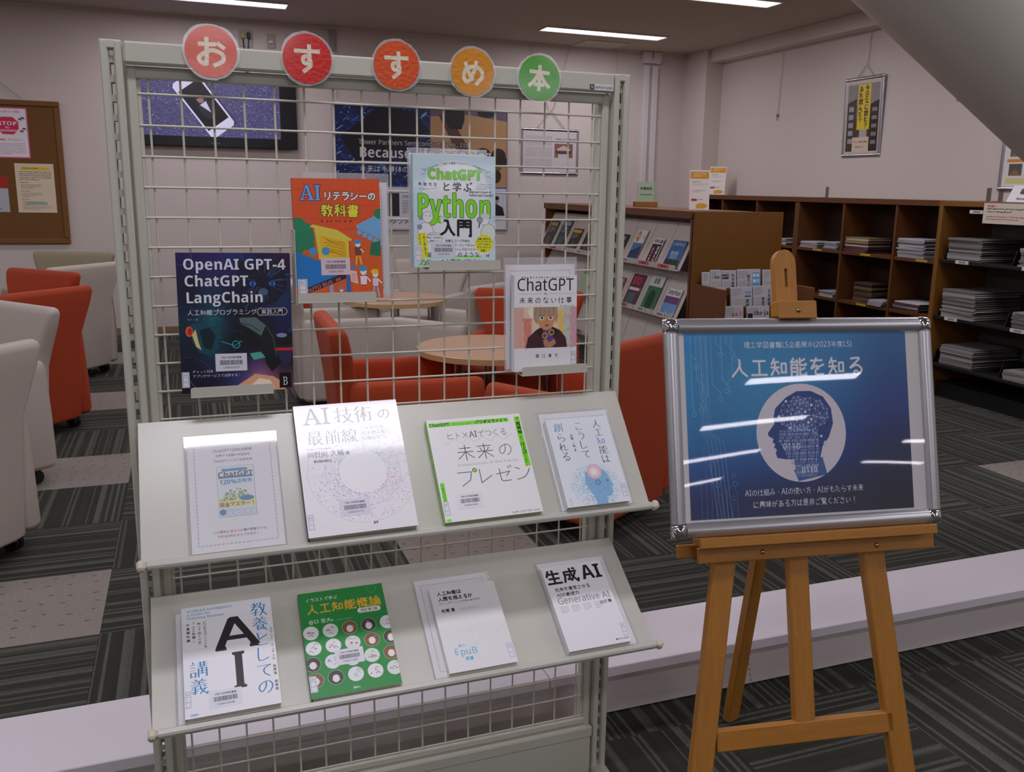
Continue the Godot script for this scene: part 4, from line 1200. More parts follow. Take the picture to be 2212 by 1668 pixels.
# ---- shapes: an M collects faces and becomes one mesh
class M:
	var v := PackedVector3Array()
	var n := PackedVector3Array()
	var u := PackedVector2Array()
	var xf := Transform3D.IDENTITY

	func tri(a: Vector3, b: Vector3, c: Vector3, na := Vector3.ZERO, nb := Vector3.ZERO, nc := Vector3.ZERO, ua := Vector2.ZERO, ub := Vector2.ZERO, uc := Vector2.ZERO) -> void:
		var g := (b - a).cross(c - a).normalized()     # counter-clockwise seen from outside
		if na == Vector3.ZERO:
			na = g
			nb = g
			nc = g
		v.append(xf * a); v.append(xf * c); v.append(xf * b)
		n.append((xf.basis * na).normalized()); n.append((xf.basis * nc).normalized()); n.append((xf.basis * nb).normalized())
		u.append(ua); u.append(uc); u.append(ub)

	func quad(a: Vector3, b: Vector3, c: Vector3, d: Vector3, uv := Rect2(0, 0, 1, 1)) -> void:     # a bottom left, b bottom right, c top right, d top left
		var g := (b - a).cross(d - a).normalized()
		var o := uv.position
		var e := uv.end
		tri(a, b, c, g, g, g, Vector2(o.x, e.y), Vector2(e.x, e.y), Vector2(e.x, o.y))
		tri(a, c, d, g, g, g, Vector2(o.x, e.y), Vector2(e.x, o.y), Vector2(o.x, o.y))

	func box(c: Vector3, s: Vector3, b := 0.0) -> M:
		var h := s * 0.5
		b = minf(b, minf(h.x, minf(h.y, h.z)) * 0.9)
		var ax: Array[Vector3] = [Vector3.RIGHT, Vector3.UP, Vector3.BACK]
		for k in 3:
			var i := (k + 1) % 3
			var j := (k + 2) % 3
			for sg: float in [-1.0, 1.0]:
				var w: Vector3 = ax[k] * sg * h[k]
				var p: Vector3 = ax[i] * (h[i] - b) * sg
				var q: Vector3 = ax[j] * (h[j] - b)
				quad(c + w - p - q, c + w + p - q, c + w + p + q, c + w - p + q)
		if b > 0.0:
			for k in 3:
				var i := (k + 1) % 3
				var j := (k + 2) % 3
				for si: float in [-1.0, 1.0]:
					for sj: float in [-1.0, 1.0]:
						var e: Vector3 = ax[k] * (h[k] - b)
						var p: Vector3 = ax[i] * si * h[i] + ax[j] * sj * (h[j] - b)
						var q: Vector3 = ax[i] * si * (h[i] - b) + ax[j] * sj * h[j]
						if si * sj > 0.0:
							quad(c + p - e, c + q - e, c + q + e, c + p + e)
						else:
							quad(c + q - e, c + p - e, c + p + e, c + q + e)
			for sx: float in [-1.0, 1.0]:
				for sy: float in [-1.0, 1.0]:
					for sz: float in [-1.0, 1.0]:
						var a := c + Vector3(sx * h.x, sy * (h.y - b), sz * (h.z - b))
						var d := c + Vector3(sx * (h.x - b), sy * h.y, sz * (h.z - b))
						var e := c + Vector3(sx * (h.x - b), sy * (h.y - b), sz * h.z)
						if sx * sy * sz > 0.0:
							tri(a, d, e)
						else:
							tri(a, e, d)
		return self

	func rot_box(c: Vector3, s: Vector3, basis: Basis, b := 0.0) -> M:
		var keep := xf
		xf = xf * Transform3D(basis, c)
		box(Vector3.ZERO, s, b)
		xf = keep
		return self

	func bar(a: Vector3, b: Vector3, w: float, t: float, bev := 0.0, up := Vector3.UP) -> M:     # a straight bar from a to b, w wide and t deep
		var y := (b - a).normalized()
		var z := (up - y * up.dot(y)).normalized() if absf(up.dot(y)) < 0.99 else Vector3.BACK
		return rot_box((a + b) * 0.5, Vector3(w, a.distance_to(b), t), Basis(y.cross(z), y, z), bev)

	func tube(path: PackedVector3Array, r: float, seg := 10, caps := true) -> M:
		var rings := []
		for i in path.size():
			var t := (path[mini(i + 1, path.size() - 1)] - path[maxi(i - 1, 0)]).normalized()
			var a := t.cross(Vector3.UP if absf(t.y) < 0.95 else Vector3.RIGHT).normalized()
			var b := t.cross(a)
			var ring := []
			for k in seg:
				ring.append((a * cos(TAU * k / seg) + b * sin(TAU * k / seg)))
			rings.append(ring)
		for i in path.size() - 1:
			for k in seg:
				var l := (k + 1) % seg
				var p: Vector3 = rings[i][k]
				var q: Vector3 = rings[i][l]
				var s: Vector3 = rings[i + 1][l]
				var t: Vector3 = rings[i + 1][k]
				tri(path[i] + p * r, path[i] + q * r, path[i + 1] + s * r, p, q, s)
				tri(path[i] + p * r, path[i + 1] + s * r, path[i + 1] + t * r, p, s, t)
		if caps:
			var e := path.size() - 1
			for k in seg:
				var l := (k + 1) % seg
				tri(path[0], path[0] + rings[0][l] * r, path[0] + rings[0][k] * r)
				tri(path[e], path[e] + rings[e][k] * r, path[e] + rings[e][l] * r)
		return self

	func lathe(prof: PackedVector2Array, seg := 24, cut := 0.6) -> M:     # x = radius, y = height; sharp where the outline turns more than cut
		for i in prof.size() - 1:
			var p := prof[i]
			var q := prof[i + 1]
			var d := (q - p).normalized()
			var m := Vector2(d.y, -d.x)
			var m0 := m
			var m1 := m
			if i > 0:
				var e := (p - prof[i - 1]).normalized()
				if absf(e.angle_to(d)) < cut:
					m0 = (m + Vector2(e.y, -e.x)).normalized()
			if i < prof.size() - 2:
				var e := (prof[i + 2] - q).normalized()
				if absf(e.angle_to(d)) < cut:
					m1 = (m + Vector2(e.y, -e.x)).normalized()
			for k in seg:
				var a := TAU * k / seg
				var b := TAU * (k + 1) / seg
				var A := Vector3(cos(a), 0, -sin(a))
				var B := Vector3(cos(b), 0, -sin(b))
				var y := Vector3.UP
				if p.x > 0.0:
					tri(A * p.x + y * p.y, B * p.x + y * p.y, B * q.x + y * q.y, A * m0.x + y * m0.y, B * m0.x + y * m0.y, B * m1.x + y * m1.y)
				if q.x > 0.0:
					tri(A * p.x + y * p.y, B * q.x + y * q.y, A * q.x + y * q.y, A * m0.x + y * m0.y, B * m1.x + y * m1.y, A * m1.x + y * m1.y)
		return self

	func loft(rings: Array, close_ends := true) -> M:     # rings of equal count, each counter-clockwise seen from the far end, smooth
		var R := rings.size()
		var K: int = rings[0].size()
		var nn := []
		for i in R:
			var row := PackedVector3Array()
			for k in K:
				var du: Vector3 = rings[i][(k + 1) % K] - rings[i][(k + K - 1) % K]
				var dv: Vector3 = rings[mini(i + 1, R - 1)][k] - rings[maxi(i - 1, 0)][k]
				row.append(du.cross(dv).normalized())
			nn.append(row)
		for i in R - 1:
			for k in K:
				var l := (k + 1) % K
				tri(rings[i][k], rings[i][l], rings[i + 1][l], nn[i][k], nn[i][l], nn[i + 1][l])
				tri(rings[i][k], rings[i + 1][l], rings[i + 1][k], nn[i][k], nn[i + 1][l], nn[i + 1][k])
		if close_ends:
			for e in [0, R - 1]:
				var mid := Vector3.ZERO
				for q: Vector3 in rings[e]:
					mid += q / K
				for k in K:
					var l := (k + 1) % K
					if e == 0:
						tri(mid, rings[e][l], rings[e][k])
					else:
						tri(mid, rings[e][k], rings[e][l])
		return self

	func slab(poly: PackedVector2Array, z0: float, z1: float, bev := 0.0) -> M:     # an outline (counter-clockwise, x right, y up) from z0 to z1
		var inner := poly
		if bev > 0.0:
			var off := Geometry2D.offset_polygon(poly, -bev, Geometry2D.JOIN_MITER)
			if off.size() and off[0].size() == poly.size():
				inner = PackedVector2Array()
				for q in poly:
					var best: Vector2 = off[0][0]
					for w: Vector2 in off[0]:
						if w.distance_to(q) < best.distance_to(q):
							best = w
					inner.append(best)
			else:
				bev = 0.0
		var t := Geometry2D.triangulate_polygon(inner)
		for i in range(0, t.size(), 3):
			var a := inner[t[i]]
			var b := inner[t[i + 1]]
			var c := inner[t[i + 2]]
			if (b - a).cross(c - a) < 0.0:
				var w := b
				b = c
				c = w
			tri(Vector3(a.x, a.y, z1), Vector3(b.x, b.y, z1), Vector3(c.x, c.y, z1))
			tri(Vector3(a.x, a.y, z0), Vector3(c.x, c.y, z0), Vector3(b.x, b.y, z0))
		for i in poly.size():
			var a := poly[i]
			var b := poly[(i + 1) % poly.size()]
			quad(Vector3(a.x, a.y, z0 + bev), Vector3(b.x, b.y, z0 + bev), Vector3(b.x, b.y, z1 - bev), Vector3(a.x, a.y, z1 - bev))
			if bev > 0.0:
				var p := inner[i]
				var q := inner[(i + 1) % poly.size()]
				quad(Vector3(a.x, a.y, z1 - bev), Vector3(b.x, b.y, z1 - bev), Vector3(q.x, q.y, z1), Vector3(p.x, p.y, z1))
				quad(Vector3(p.x, p.y, z0), Vector3(q.x, q.y, z0), Vector3(b.x, b.y, z0 + bev), Vector3(a.x, a.y, z0 + bev))
		return self

	func mesh() -> ArrayMesh:
		var a := []
		a.resize(Mesh.ARRAY_MAX)
		a[Mesh.ARRAY_VERTEX] = v
		a[Mesh.ARRAY_NORMAL] = n
		a[Mesh.ARRAY_TEX_UV] = u
		var m := ArrayMesh.new()
		m.add_surface_from_arrays(Mesh.PRIMITIVE_TRIANGLES, a)
		return m

var names := {}

func numbered(called: String) -> String:
	names[called] = names.get(called, -1) + 1
	return called if names[called] == 0 else "%s_%03d" % [called, names[called]]

func tag(o: Node3D, label: String, category := "", group := "", kind := "") -> Node3D:
	if label:
		o.set_meta("label", label)
	if category:
		o.set_meta("category", category)
	if group:
		o.set_meta("group", group)
	if kind:
		o.set_meta("kind", kind)
	return o

func thing(called: String, label: String, category: String, at := Vector3.ZERO, yaw := 0.0, group := "") -> Node3D:
	var o := Node3D.new()
	o.name = numbered(called)
	add_child(o)
	o.position = at
	o.rotation.y = yaw
	tag(o, label, category, group)
	return o

func piece(called: String, m: M, mat: Material, parent: Node3D = null) -> MeshInstance3D:
	return solid(called, m.mesh(), mat, parent)

func solid(called: String, mesh: Mesh, mat: Material, parent: Node3D = null) -> MeshInstance3D:
	var o := MeshInstance3D.new()
	o.mesh = mesh
	o.material_override = mat
	o.cast_shadow = GeometryInstance3D.SHADOW_CASTING_SETTING_ON
	if parent:
		o.name = called
		parent.add_child(o, true)
	else:
		o.name = numbered(called)
		add_child(o)
	return o

func structure(called: String, m: M, mat: Material, label := "") -> MeshInstance3D:
	var o := piece(called, m, mat)
	tag(o, label, "", "", "structure")
	return o

func again(o: Node3D, called: String, at: Vector3, yaw: float, label: String) -> Node3D:     # a copy with its parts
	var c: Node3D = o.duplicate()
	c.name = numbered(called)
	add_child(c)
	c.position = at
	c.rotation.y = yaw
	c.set_meta("label", label)
	return c

func mat(hex: String, rough := 0.6, metal := 0.0, o := {}) -> StandardMaterial3D:
	var m := StandardMaterial3D.new()
	m.albedo_color = Color(hex)
	m.roughness = rough
	m.metallic = metal
	for k in o:
		m.set(k, o[k])
	return m

func print_mat(t: Texture2D, rough := 0.35, coat := 0.0) -> StandardMaterial3D:
	var m := StandardMaterial3D.new()
	m.albedo_texture = t
	m.roughness = rough
	if coat > 0.0:
		m.clearcoat_enabled = true
		m.clearcoat = coat
		m.clearcoat_roughness = 0.06
	return m

func clear_mat(hex: String, alpha: float, rough := 0.03) -> StandardMaterial3D:
	var m := StandardMaterial3D.new()
	m.albedo_color = Color(Color(hex), alpha)
	m.transparency = BaseMaterial3D.TRANSPARENCY_ALPHA
	m.roughness = rough
	return m

# ---- the printed covers and sheets; all measures in millimetres from the top left corner
const INK := Color("15151a")

func p_fit(s: String, x: float, y: float, w: float, size: float, c: Color, kind := 1) -> void:
	p_type(s, x, y, size, c, kind, w / (letters(s, kind)[1] * size))

func p_fit_edge(s: String, x: float, y: float, w: float, size: float, c: Color, edge: Color, e: float, kind := 1) -> void:
	for k in 8:
		p_fit(s, x + e * cos(TAU * k / 8), y + e * sin(TAU * k / 8), w, size, edge, kind)
	p_fit(s, x, y, w, size, c, kind)

func p_blend(cols: Array, wide: int) -> void:     # a soft ground of colour patches
	var small := Image.create_empty(wide, cols.size() / wide, false, Image.FORMAT_RGB8)
	for i in cols.size():
		small.set_pixel(i % wide, i / wide, Color(cols[i]))
	small.resize(pic.get_width(), pic.get_height(), Image.INTERPOLATE_CUBIC)
	pic.copy_from(small)

func p_garland(x: float, y: float, w: float, h: float, rng: RandomNumberGenerator) -> void:
	var cols := [Color("e8a5b2"), Color("a9c7d2"), Color("b9bfd0"), Color("9fb9cc")]
	var L := 2.0 * (w + h)
	var n := int(L / 6.5)
	for i in n:
		var s := L * i / n
		var q := Vector2(x + s, y)
		var across := true
		if s > w + h + w:
			q = Vector2(x, y + h - (s - w - h - w))
			across = false
		elif s > w + h:
			q = Vector2(x + w - (s - w - h), y + h)
		elif s > w:
			q = Vector2(x + w, y + s - w)
			across = false
		var c: Color = cols[(i / 5) % 4]
		p_oval(q.x, q.y, 3.4 if across else 0.5, 0.5 if across else 3.4, c, 10)
		p_oval(q.x, q.y, 1.3, 1.3, c, 8)

func notice(head: Array, rng: RandomNumberGenerator) -> ImageTexture:     # the library's notice card with a garland border
	sheet(148, 208, Color("f4f3f6"), 2.6)
	p_garland(11, 12, 126, 184, rng)
	for i in head.size():
		p_text(head[i], 74, 22 + i * 10, 6.5 if i == 0 else 5.2, 0.07, Color("5a5a62"), {"align": 0.5})
	p_text("この資料は", 34, 172, 5.2, 0.08, Color("5a5a62"))
	p_text("貸出中", 61, 172, 5.2, 0.08, Color("d4424a"))
	p_text("か館内閲覧中です。", 77, 172, 5.2, 0.08, Color("5a5a62"))
	p_text("予約", 40, 180, 5.2, 0.08, Color("d4424a"))
	p_text("はOPACからできます！", 51, 180, 5.2, 0.08, Color("5a5a62"))
	return null

func cover_langchain(rng: RandomNumberGenerator) -> ImageTexture:
	sheet(184, 238, Color("0b1030"), 3)
	p_blend(["1a1450", "2a1a62", "1e2a6a", "10164a", "2a1240", "0c1236", "122e5a", "1a1040", "16224c", "182a58", "0a1a3a", "0c3a52", "0a1230", "131c44", "1a3060", "083044", "0e5a66", "061228", "08121e", "101c4c", "0b2036", "0a3c4a", "071022", "090d18", "1a1c3a", "1a1c30", "24344e", "2a1e4a", "5a3a6c", "281c30", "10102a", "1c1838", "40407a", "a87a8a", "6a4050"], 5)
	for i in 46:
		var a := Vector2(rng.randf_range(0, 184), rng.randf_range(0, 238))
		var d := Vector2.from_angle(rng.randf_range(0, TAU)) * rng.randf_range(8, 40)
		p_line([a.x, a.y, a.x + d.x * 0.5 + rng.randf_range(-6, 6), a.y + d.y * 0.5 + rng.randf_range(-6, 6), a.x + d.x, a.y + d.y], rng.randf_range(0.3, 1.1), Color.from_hsv(rng.randf_range(0.5, 0.72), rng.randf_range(0.35, 0.8), rng.randf_range(0.35, 0.75)))
	p_poly([100, 10, 118, 22, 150, 20, 172, 6, 178, 60, 160, 84, 130, 92, 104, 78, 96, 40], Color("10122e"))
	for i in 26:
		var a := rng.randf_range(0, TAU)
		p_line([138 + 14 * cos(a), 48 + 12 * sin(a), 138 + rng.randf_range(28, 44) * cos(a), 48 + rng.randf_range(24, 40) * sin(a)], 0.5, Color("5a78b4"))
	for x: float in [121.0, 153.0]:
		p_oval(x, 52, 8, 5.5, Color("0a0a18"))
		p_oval(x, 52, 5.8, 4.6, Color("2f6fd8"))
		p_oval(x, 52, 1.2, 4.2, Color("060812"))
	p_oval(138, 66, 8, 6, Color("4a6a86"))
	p_poly([18, 120, 30, 118, 50, 124, 66, 120, 62, 160, 50, 176, 30, 168, 20, 150], Color("0d4c5e"))
	p_poly([32, 130, 48, 126, 58, 140, 50, 164, 38, 160], Color("06202e"))
	p_oval(16, 132, 6, 9, Color("e8643a"))
	p_oval(17, 132, 3.4, 6, Color("c02a1c"))
	p_poly([20, 138, 26, 128, 30, 150, 34, 164, 26, 158], Color("e6d98a"))
	p_poly([96, 110, 122, 108, 146, 122, 158, 150, 164, 190, 148, 206, 138, 190, 132, 160, 118, 136, 98, 122], Color("141a1e"))
	p_poly([97, 110, 124, 110, 140, 124, 132, 142, 112, 128, 98, 120], Color("5d7378"))
	p_line([98, 119, 116, 124, 130, 134], 1.1, Color("0c1012"))
	p_line([140, 124, 152, 146, 156, 180], 2.0, Color("394a50"))
	p_oval(170, 148, 15, 13, Color("07080e"))
	p_oval(166, 142, 9, 4, Color("8a92c0"))
	p_rect(155, 164, 29, 5, Color("e02430"))
	p_poly([156, 170, 184, 170, 180, 188, 172, 196, 166, 190], Color("2c3054"))
	p_line([66, 150, 88, 158, 100, 150], 1.4, Color("35a8b4"))
	p_ring(90, 156, 6, 1.4, Color("3fb6bd"))
	p_poly([112, 172, 130, 170, 138, 180, 118, 184], Color("54b8a0"))
	p_poly([92, 226, 120, 208, 150, 214, 168, 226, 170, 238, 80, 238], Color("f0b08a"))
	p_poly([110, 230, 126, 216, 144, 220, 152, 234], Color("fff0d8"))
	p_fit("OpenAI GPT-4", 10, 28, 166, 25, Color("f1f1f6"))
	p_fit("ChatGPT", 11, 56, 103, 25, Color("f1f1f6"))
	p_fit("LangChain", 12, 84, 126, 25, Color("f1f1f6"))
	p_text("人工知能プログラミング", 14, 95, 10.2, 0.09, Color("f1f1f6"))
	p_ring(133, 100.5, 6.2, 1.0, Color("f1f1f6"))
	p_ring(170, 100.5, 6.2, 1.0, Color("f1f1f6"))
	p_rect(133, 94.3, 37, 12.4, Color("f1f1f6"))
	p_rect(133, 95.2, 37, 10.6, Color("090b1c"))
	p_disc(133, 100.5, 5.5, Color("090b1c"))
	p_disc(170, 100.5, 5.5, Color("090b1c"))
	p_text("実践入門", 133, 96, 9.2, 0.09, Color("f1f1f6"))
	p_text("松川 一 著", 14, 110, 3.6, 0.08, Color("c8c8d4"))
	p_text("チャットAIを", 18, 198, 5.6, 0.09, Color("f1f1f6"))
	p_text("アプリやサービスで活用する！", 18, 206, 5.6, 0.09, Color("f1f1f6"))
	p_rect(160, 208, 20, 27, Color("060608"))
	p_type("B", 170, 230, 20, Color("f1f1f6"), 2, 0.7, 0.5)
	return printed()

func little_person(x: float, y: float, h: float, hair: Color, top: Color, leg: Color) -> void:
	var line := Color("5a2030")
	p_line([x - h * 0.05, y + h * 0.62, x - h * 0.09, y + h], h * 0.07, leg)
	p_line([x + h * 0.05, y + h * 0.62, x + h * 0.12, y + h], h * 0.07, leg)
	p_poly([x - h * 0.13, y + h * 0.32, x + h * 0.13, y + h * 0.32, x + h * 0.11, y + h * 0.64, x - h * 0.11, y + h * 0.64], line)
	p_poly([x - h * 0.115, y + h * 0.335, x + h * 0.115, y + h * 0.335, x + h * 0.1, y + h * 0.625, x - h * 0.1, y + h * 0.625], top)
	p_line([x + h * 0.1, y + h * 0.38, x + h * 0.22, y + h * 0.52], h * 0.05, Color("f6e4d8"))
	p_oval(x, y + h * 0.19, h * 0.12, h * 0.14, line)
	p_oval(x, y + h * 0.19, h * 0.11, h * 0.13, Color("fdf1e8"))
	p_oval(x - h * 0.02, y + h * 0.1, h * 0.14, h * 0.09, hair)

func cover_literacy(rng: RandomNumberGenerator) -> ImageTexture:
	sheet(150, 208, Color("e8561f"), 3)
	for i in 6:
		p_line([20 + i * 24, 0, 18 + i * 24, 74], 0.4, Color("c03c14"))
	for i in 3:
		p_line([0, 18 + i * 25, 150, 22 + i * 24], 0.4, Color("c03c14"))
	p_poly([0, 100, 150, 84, 150, 208, 0, 208], Color("e4601f"))
	p_line([0, 96, 150, 80], 0.6, Color("b8431c"))
	for q in [[6, 80, 14], [16, 90, 16], [10, 106, 17], [20, 100, 14], [4, 118, 12], [24, 112, 10]]:
		p_disc(q[0], q[1], q[2], Color("1f8a5e"))
	p_poly([150, 58, 106, 80, 108, 86, 150, 106], Color("79b4e2"))
	for i in 5:
		p_disc(112 + i * 9, 92 + i * 5, 5, Color("79b4e2"))
		p_ring(112 + i * 9, 92 + i * 5, 5, 0.5, Color("c04a5a"))
	p_disc(148, 60, 9, Color("1f8a5e"))
	p_poly([26, 82, 32, 78, 74, 88, 98, 104, 96, 108, 92, 106, 92, 150, 40, 138, 34, 84], Color("e9d64a"))
	p_poly([42, 96, 82, 106, 88, 112, 88, 140, 46, 130], Color("f4c418"))
	for i in 7:
		p_line([44 + rng.randf_range(0, 10), 100 + i * 4.4, 62, 104 + i * 4 + rng.randf_range(-3, 3), 86, 110 + i * 4], 0.6, Color("7a3a10"))
	for q in [[30, 124], [52, 124]]:
		p_disc(q[0], q[1], 7, Color("4d9ed8"))
	p_poly([0, 124, 30, 136, 84, 160, 86, 168, 18, 188, 0, 186], Color("1780cf"))
	p_poly([14, 188, 84, 162, 86, 172, 15, 198], Color("47182a"))
	turn = Transform2D(-0.34, Vector2(17, 195.5))
	p_fit("AUTO BUS", 0, 0, 48, 8.5, Color("f0b8b8"), 0)
	p_fit("64", 54, 0, 9, 7.5, Color("f0b8b8"), 0)
	turn = Transform2D.IDENTITY
	p_poly([86, 160, 92, 170, 94, 208, 84, 208], Color("2e72bc"))
	p_rect(0, 198, 90, 10, Color("e8561f"))
	p_poly([56, 184, 62, 182, 62, 208, 56, 208], Color("7fb8e4"))
	little_person(108, 104, 44, Color("3f9ad6"), Color("7c4a44"), Color("f0c040"))
	little_person(116, 150, 54, Color("3f9ad6"), Color("fbe9ec"), Color("e8501c"))
	little_person(137, 156, 50, Color("f2d01c"), Color("f4d6da"), Color("9cb6dc"))
	little_person(76, 186, 30, Color("3f9ad6"), Color("f2d01c"), Color("2e72bc"))
	p_poly([132, 110, 148, 108, 148, 134, 128, 132], Color("1f7a56"))
	p_line([94, 106, 95, 208], 0.6, Color("b03a30"))
	p_disc(98, 152, 4, Color("3f8cd0"))
	p_poly([92, 158, 104, 160, 106, 182, 94, 178], Color("f6d8d4"))
	for i in 6:
		p_line([95, 163 + i * 2.6, 103, 164.5 + i * 2.6], 0.8, Color("d86a5c"))
	p_fit_edge("AI", 12, 37, 37, 36, Color("79b2ea"), Color("372a66"), 1.1, 3)
	for k in 8:
		p_text("リテラシーの", 52 + 0.9 * cos(TAU * k / 8), 22 + 0.9 * sin(TAU * k / 8), 15.5, 0.16, Color("4a2a2c"), {"sx": 0.98})
		p_text("教科書", 46 + 1.0 * cos(TAU * k / 8), 43 + 1.0 * sin(TAU * k / 8), 23, 0.12, Color("4a2a1c"), {"sx": 0.97})
	p_text("リテラシーの", 52, 22, 15.5, 0.16, Color("fbfbfb"), {"sx": 0.98})
	p_text("教科書", 46, 43, 23, 0.12, Color("f5ec3a"), {"sx": 0.97})
	p_text("岡 松田 中松 正 著", 46, 71, 3.8, 0.1, INK, {"gap": 2.2})
	return printed()

func cover_python(rng: RandomNumberGenerator) -> ImageTexture:
	sheet(154, 203, Color("d3e9f2"), 3)
	p_oval(80, 66, 62, 56, Color("f3f8fb"), 48)
	p_rect(18, 70, 122, 110, Color("f3f8fb"))
	var lime := Color("8df02e")
	var arc := "「Python×AI」で誰でも最速でプログラミングを習得できる！"
	var i := 0
	var wide := 0.0
	for ch in arc:
		wide += 3.1 if ch.unicode_at(0) < 128 else 4.5
	var s := -wide / 2
	for ch in arc:
		var step := 3.1 if ch.unicode_at(0) < 128 else 4.5
		var a := (s + step / 2) / 130.0
		turn = Transform2D(a, Vector2(80 + 130 * sin(a), 142 - 130 * cos(a)))
		p_text(ch, -step / 2, 0, 4.6, 0.1, Color("3c4a52"))
		s += step
		i += 1
	turn = Transform2D.IDENTITY
	p_fit_edge("ChatGPT", 26, 44, 102, 25, lime, Color("4a8a32"), 0.8, 1)
	for q in [[16, 26, 23, 31], [15, 37, 23, 34], [138, 31, 145, 26], [138, 35, 146, 40]]:
		p_line(q, 0.8, Color("5a6a70"))
	p_text("と", 52, 48, 17, 0.12, INK)
	p_text("学", 72, 48, 18, 0.11, INK)
	p_text("ぶ", 92, 48, 18, 0.12, INK)
	p_text("角能先生", 9, 50, 7, 0.1, INK, {"gap": 2.4})
	p_scribble(10, 60, 34, 4.5, 2, Color("6a747a"), rng)
	p_scribble(118, 50, 30, 12, 4, Color("7a848a"), rng)
	p_type("beginner's book of", 146, 67, 5, INK, 1, 0.95, 1.0)
	p_type("Python with ChatGPT", 150, 73, 5, INK, 1, 0.9, 1.0)
	p_fit_edge("Python", 5, 112, 142, 58, lime, Color("3f5a34"), 1.0, 1)
	p_text("入門", 46, 115, 33, 0.14, INK, {"sx": 0.98})
	# a line drawing of a round-headed robot and of a reader with a lens
	for q in [[26, 112, 9, 10], [22, 140, 14, 18]]:
		p_oval(q[0], q[1], q[2] + 0.5, q[3] + 0.5, Color("44484c"))
		p_oval(q[0], q[1], q[2], q[3], Color("f6f8f9"))
	p_disc(13, 114, 4, Color("9aa0a4"))
	p_disc(11, 130, 5, Color("9aa0a4"))
	p_disc(23, 110, 0.9, INK)
	p_disc(30, 110, 0.9, INK)
	p_poly([34, 114, 50, 108, 50, 124, 34, 119], lime)
	p_ring(50, 116, 6, 0.6, Color("3f5a34"))
	p_oval(140, 142, 14.5, 19.5, Color("44484c"))
	p_oval(140, 142, 14, 19, Color("eaf5e4"))
	p_disc(133, 116, 9.5, Color("44484c"))
	p_disc(133, 116, 9, Color("f6f8f9"))
	p_oval(134, 109, 9, 5, Color("dfe5e6"))
	p_ring(124, 116, 5, 1.0, Color("44484c"))
	p_disc(124, 116, 4.4, Color("aab4b8"))
	p_line([124, 121, 122, 130], 2.2, Color("44484c"))
	for q in [[150, 112, 154, 109], [150, 116, 154, 119]]:
		p_line(q, 0.7, Color("5a6a70"))
	p_oval(38, 150, 15, 11, Color("44484c"))
	p_oval(38, 150, 14.5, 10.5, Color("f6f8f9"))
	p_text("プログラミング", 38, 142, 3.6, 0.1, INK, {"align": 0.5})
	p_text("学習の「あるある」", 38, 147.5, 3.4, 0.1, INK, {"align": 0.5})
	p_text("対策として", 38, 153, 3.6, 0.1, INK, {"align": 0.5})
	turn = Transform2D(-0.1, Vector2(6, 142))
	p_rect(0, 0, 9, 50, Color("f3ee2e"))
	p_down("プロンプト集", 1, 1, 5, 0.1, INK, 1.1)
	p_rect(9, 0, 8, 42, Color("f3ee2e"))
	p_down("「困った時に使える", 10, 1, 4, 0.1, INK, 1.1)
	turn = Transform2D.IDENTITY
	p_text("複雑なコード作成は", 58, 152, 5.2, 0.09, INK)
	p_text("AIにサポートしてもらい", 58, 160, 5.2, 0.09, INK)
	p_text("プログラミングをマスター", 58, 168, 5.2, 0.09, INK)
	p_disc(132, 160, 17, Color("f0ee2a"))
	for q in [["本書で利用する", 149, 3.6], ["プロンプトプログラム", 154, 3.1], ["のデータは全て", 159, 3.4], ["ダウンロード", 164, 4.6], ["可能！", 170, 4.2]]:
		p_text(q[0], 132, q[1], q[2], 0.1, INK, {"align": 0.5})
	p_rect(22, 182, 104, 3, lime)
	p_text("そのための", 24, 175, 9.5, 0.09, INK)
	p_text("のような", 81, 175, 9.5, 0.09, INK, {"gap": 1.5})
	p_rect(8, 196, 100, 3, lime)
	p_text("Pythonの入門書が完成！", 12, 188, 10, 0.09, INK, {"kind": 0})
	p_type("SE", 139, 184, 6.4, INK, 1, 1.0, 0.5)
	return printed()

